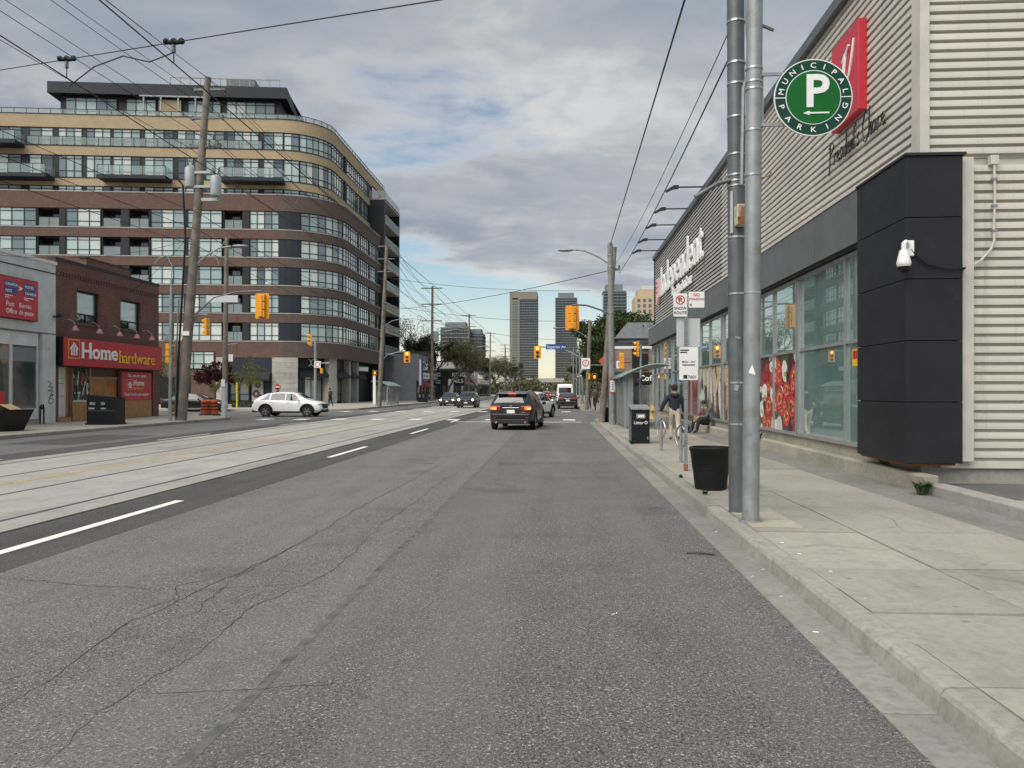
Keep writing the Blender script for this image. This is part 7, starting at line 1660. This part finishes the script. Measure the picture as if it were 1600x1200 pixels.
# ================================================================== WIRES
def wire(label, a, b, sag=.4, r=.016, group='overhead wires', n=16, name='overhead_wire'):
    a, b = Vector(a), Vector(b); pts = [a.lerp(b, k / n) - Vector((0, 0, 4 * sag * (k / n) * (1 - k / n))) for k in range(n + 1)]
    return tag(MB().tube(pts, r * .72, 5).build(name, 'wire'), label, 'wire', group)
PX = -18.7
lv = [('topmost', 17.1, 0.0, 15.6, .0), ('second', 16.45, -.62, 15.2, -.8), ('third', 16.45, .9, 15.2, .8), ('fourth', 15.05, -.62, 14.05, -.8), ('fifth', 15.05, .9, 14.05, .8), ('sixth', 13.65, -.62, 12.85, -.8), ('seventh', 13.65, .9, 12.85, .8), ('eighth', 10.4, .1, 9.2, .1), ('ninth', 9.6, .1, 8.6, .1), ('lowest', 8.8, .1, 8.0, .1)]
for i, (nm, z, dx, z2, dx2) in enumerate(lv):
    wire(f'{nm} wire from the top among those reaching the left wooden pole from the left', (PX - .4 + dx, -6, z + .4), (PX + LEAN * z + dx, 37.1, z), .5, .017, 'wires along the left street')
    wire(f'{nm} wire from the top among those leaving the left wooden pole to the right', (PX + LEAN * z + dx, 37.1, z), (-16.95 + .75 * z2 / 15.6 + dx2, 72, z2), .55, .02, 'wires along the left street')
    if i < 7: wire(f'{nm} wire from the top in the span between the apartment corner pole and the next', (-16.95 + .75 * z2 / 15.6 + dx2, 72, z2), (-18.2 + dx2 * 1.7, 110, 16.3 - .8 * i), .8, .026, 'wires along the left street'); wire(f'{nm} wire from the top in the far left span of wires', (-18.2 + dx2 * 1.7, 110, 16.3 - .8 * i), (-18.2 + dx2 * 1.7, 156, 16.9 - .8 * i), 1.0, .034, 'wires along the left street')
wire('heavy cable from the concrete lamp pole passing overhead to the right', (1.55, -6, 7.0), (2.28, 33.9, 8.0), .05, .022)
wire('thin cable between the darker twin pole and the leaning wooden pole', (2.13, 9.43, 6.1), (2.62, 36.8, 7.5), .25, .010); wire('heavier cable between the darker twin pole and the leaning wooden pole', (2.12, 9.4, 5.75), (2.9, 36.8, 7.2), .2, .016)
wire('span wire from the apartment corner pole to the concrete lamp pole', (-16.6, 72, 9.3), (2.3, 33.9, 6.9), .35, .022); wire('higher span wire crossing the far junction', (-16.4, 72, 12.4), (2.5, 60.7, 9.5), .4, .022); wire('lower span wire crossing the far junction', (-16.6, 72, 9.9), (2.5, 60.7, 7.1), .5, .022)
wire('distant span wire crossing the street at the second pole', (-18.1, 110, 11.5), (2.9, 108, 8.6), .5, .03); wire('service wire from the left wooden pole to the brick shop roof', (-17.9, 37.1, 9.8), (-23.3, 40.5, 7.0), .3, .014); wire('service wire from the left wooden pole to the grey shop', (-17.9, 37.1, 9.2), (-23.2, 30, 7.2), .5, .014)
wire('near span wire across the street above the tracks', (-18.7, 21.0, 10.4), (2.15, 9.43, 6.9), .0, .016)
ctw = 'streetcar contact wires'
def span_z(x): return 6.9 + (2.15 - x) * .168
for lab, x in (('left streetcar contact wire running along the street', TC - 1.75), ('right streetcar contact wire running along the street', TC + 1.75)):
    y_ = 9.43 + (2.15 - x) * .555; z = span_z(x)
    tag(MB().tube([(x, -4, z - .42), (x, y_, z - .42), (x, 72, z - .5), (x, 160, z - .5)], .014, 5).build('contact_wire', 'wire'), lab, 'wire', ctw)
    hg = thing('wire_hanger', ('left' if x < TC else 'right') + ' black insulated hanger joining span wire and contact wire', 'hanger', (x, y_, z)); MB().sphere((0, 0, 0), .055, 10, 6, sc=(3.6, 1.0, .9)).build('insulator', 'black_plastic', hg)
    for q in (-.2, 0, .2): MB().sphere((q * .8, 0, .02), .065, 8, 6).build('insulator_bead', 'black_plastic', hg)
    MB().tube([(0, 0, -.05), (0, 0, -.2)], .04, 6).build('clamp', 'galv_dark', hg); MB().tube([(0, 0, -.2), (0, 0, -.42)], .012, 5).build('drop_rod', 'wire', hg)
    if x > TC: MB().tube([(0, 0, -.2), (-.5, 0, -.38), (-1.1, .1, -.2), (-2.2, .9, -.05), (-3.2, 1.6, -.15)], .014, 5).build('jumper', 'wire', hg)

# ================================================================== SMALL THINGS ON THE GROUND
def weed(label, loc, n, h, seed):
    rnd = random.Random(seed); mb = MB()
    for i in range(n):
        a = rnd.uniform(0, 2 * pi); l_ = h * rnd.uniform(.5, 1.1); d = Vector((cos(a), sin(a), 0)); b = Vector((rnd.uniform(-.4, .4) * h, rnd.uniform(-.4, .4) * h, 0)) * .6; s_ = Vector((-d.y, d.x, 0)) * h * .09
        p = b + d * l_ * .35 + Vector((0, 0, l_ * .65)); q = b + d * l_ * .75 + Vector((0, 0, l_ * .75)); mb.add([b - s_ * .4, b + s_ * .4, p + s_, p - s_, q], [(0, 1, 2, 3), (3, 2, 4)])
    return tag(stuff_part(mb, 'weed', loc), label, 'weed')
def stuff_part(mb, name, loc): return mb.build(name, 'weed', None, loc)
weed('green weed tuft at the foot of the store ledge corner', (5.12, 11.15, SW), 60, .24, 1); weed('dry weed in the ledge crack beside the sitting person', (5.18, 20.2, .39), 30, .2, 2); weed('small grass tuft at the foot of the litter bin', (2.02, 21.2, SW), 70, .14, 3); weed('small grass tuft in the kerb joint by the planter', (2.07, 11.0, SW - .01), 50, .09, 4); weed('grass sprig in the kerb joint near the bike stand', (2.07, 13.1, SW - .01), 40, .08, 5)
stk = thing('twig', 'dark broken twig lying near the gutter on the asphalt', 'twig', (1.38, 7.6, .012)); MB().tube([(-.12, .03, 0), (0, 0, .01), (.14, -.03, .0)], .009, 5).build('stick', 'bark', stk); MB().tube([(-.03, .01, .005), (.06, .05, .0)], .006, 5).build('side_twig', 'bark', stk)
random.seed(44); cme = MB().cyl((-.028, 0, .006), (.028, 0, .006), .0055, n=6).mesh('cigarette_end', 'cigarette')
for i in range(15):
    zone = i % 3
    x, y_, z = [(random.uniform(1.62, 1.88), random.uniform(2.6, 9), .006), (random.uniform(2.06, 2.2), random.uniform(2.6, 8), SW), (random.uniform(-1.2, 1.5), random.uniform(2.6, 8), .003)][zone]
    o = link('cigarette_end', cme, None, (x, y_, z), (0, 0, random.uniform(0, 3))); s_ = random.uniform(.5, .75); o.scale = (s_,) * 3
    tag(o, ['white cigarette end lying in the concrete gutter', 'white cigarette end along the pavement kerb joint', 'pale scrap lying on the dark asphalt lane'][zone], 'litter', ['litter in the gutter', 'litter along the kerb joint', 'litter on the asphalt'][zone])
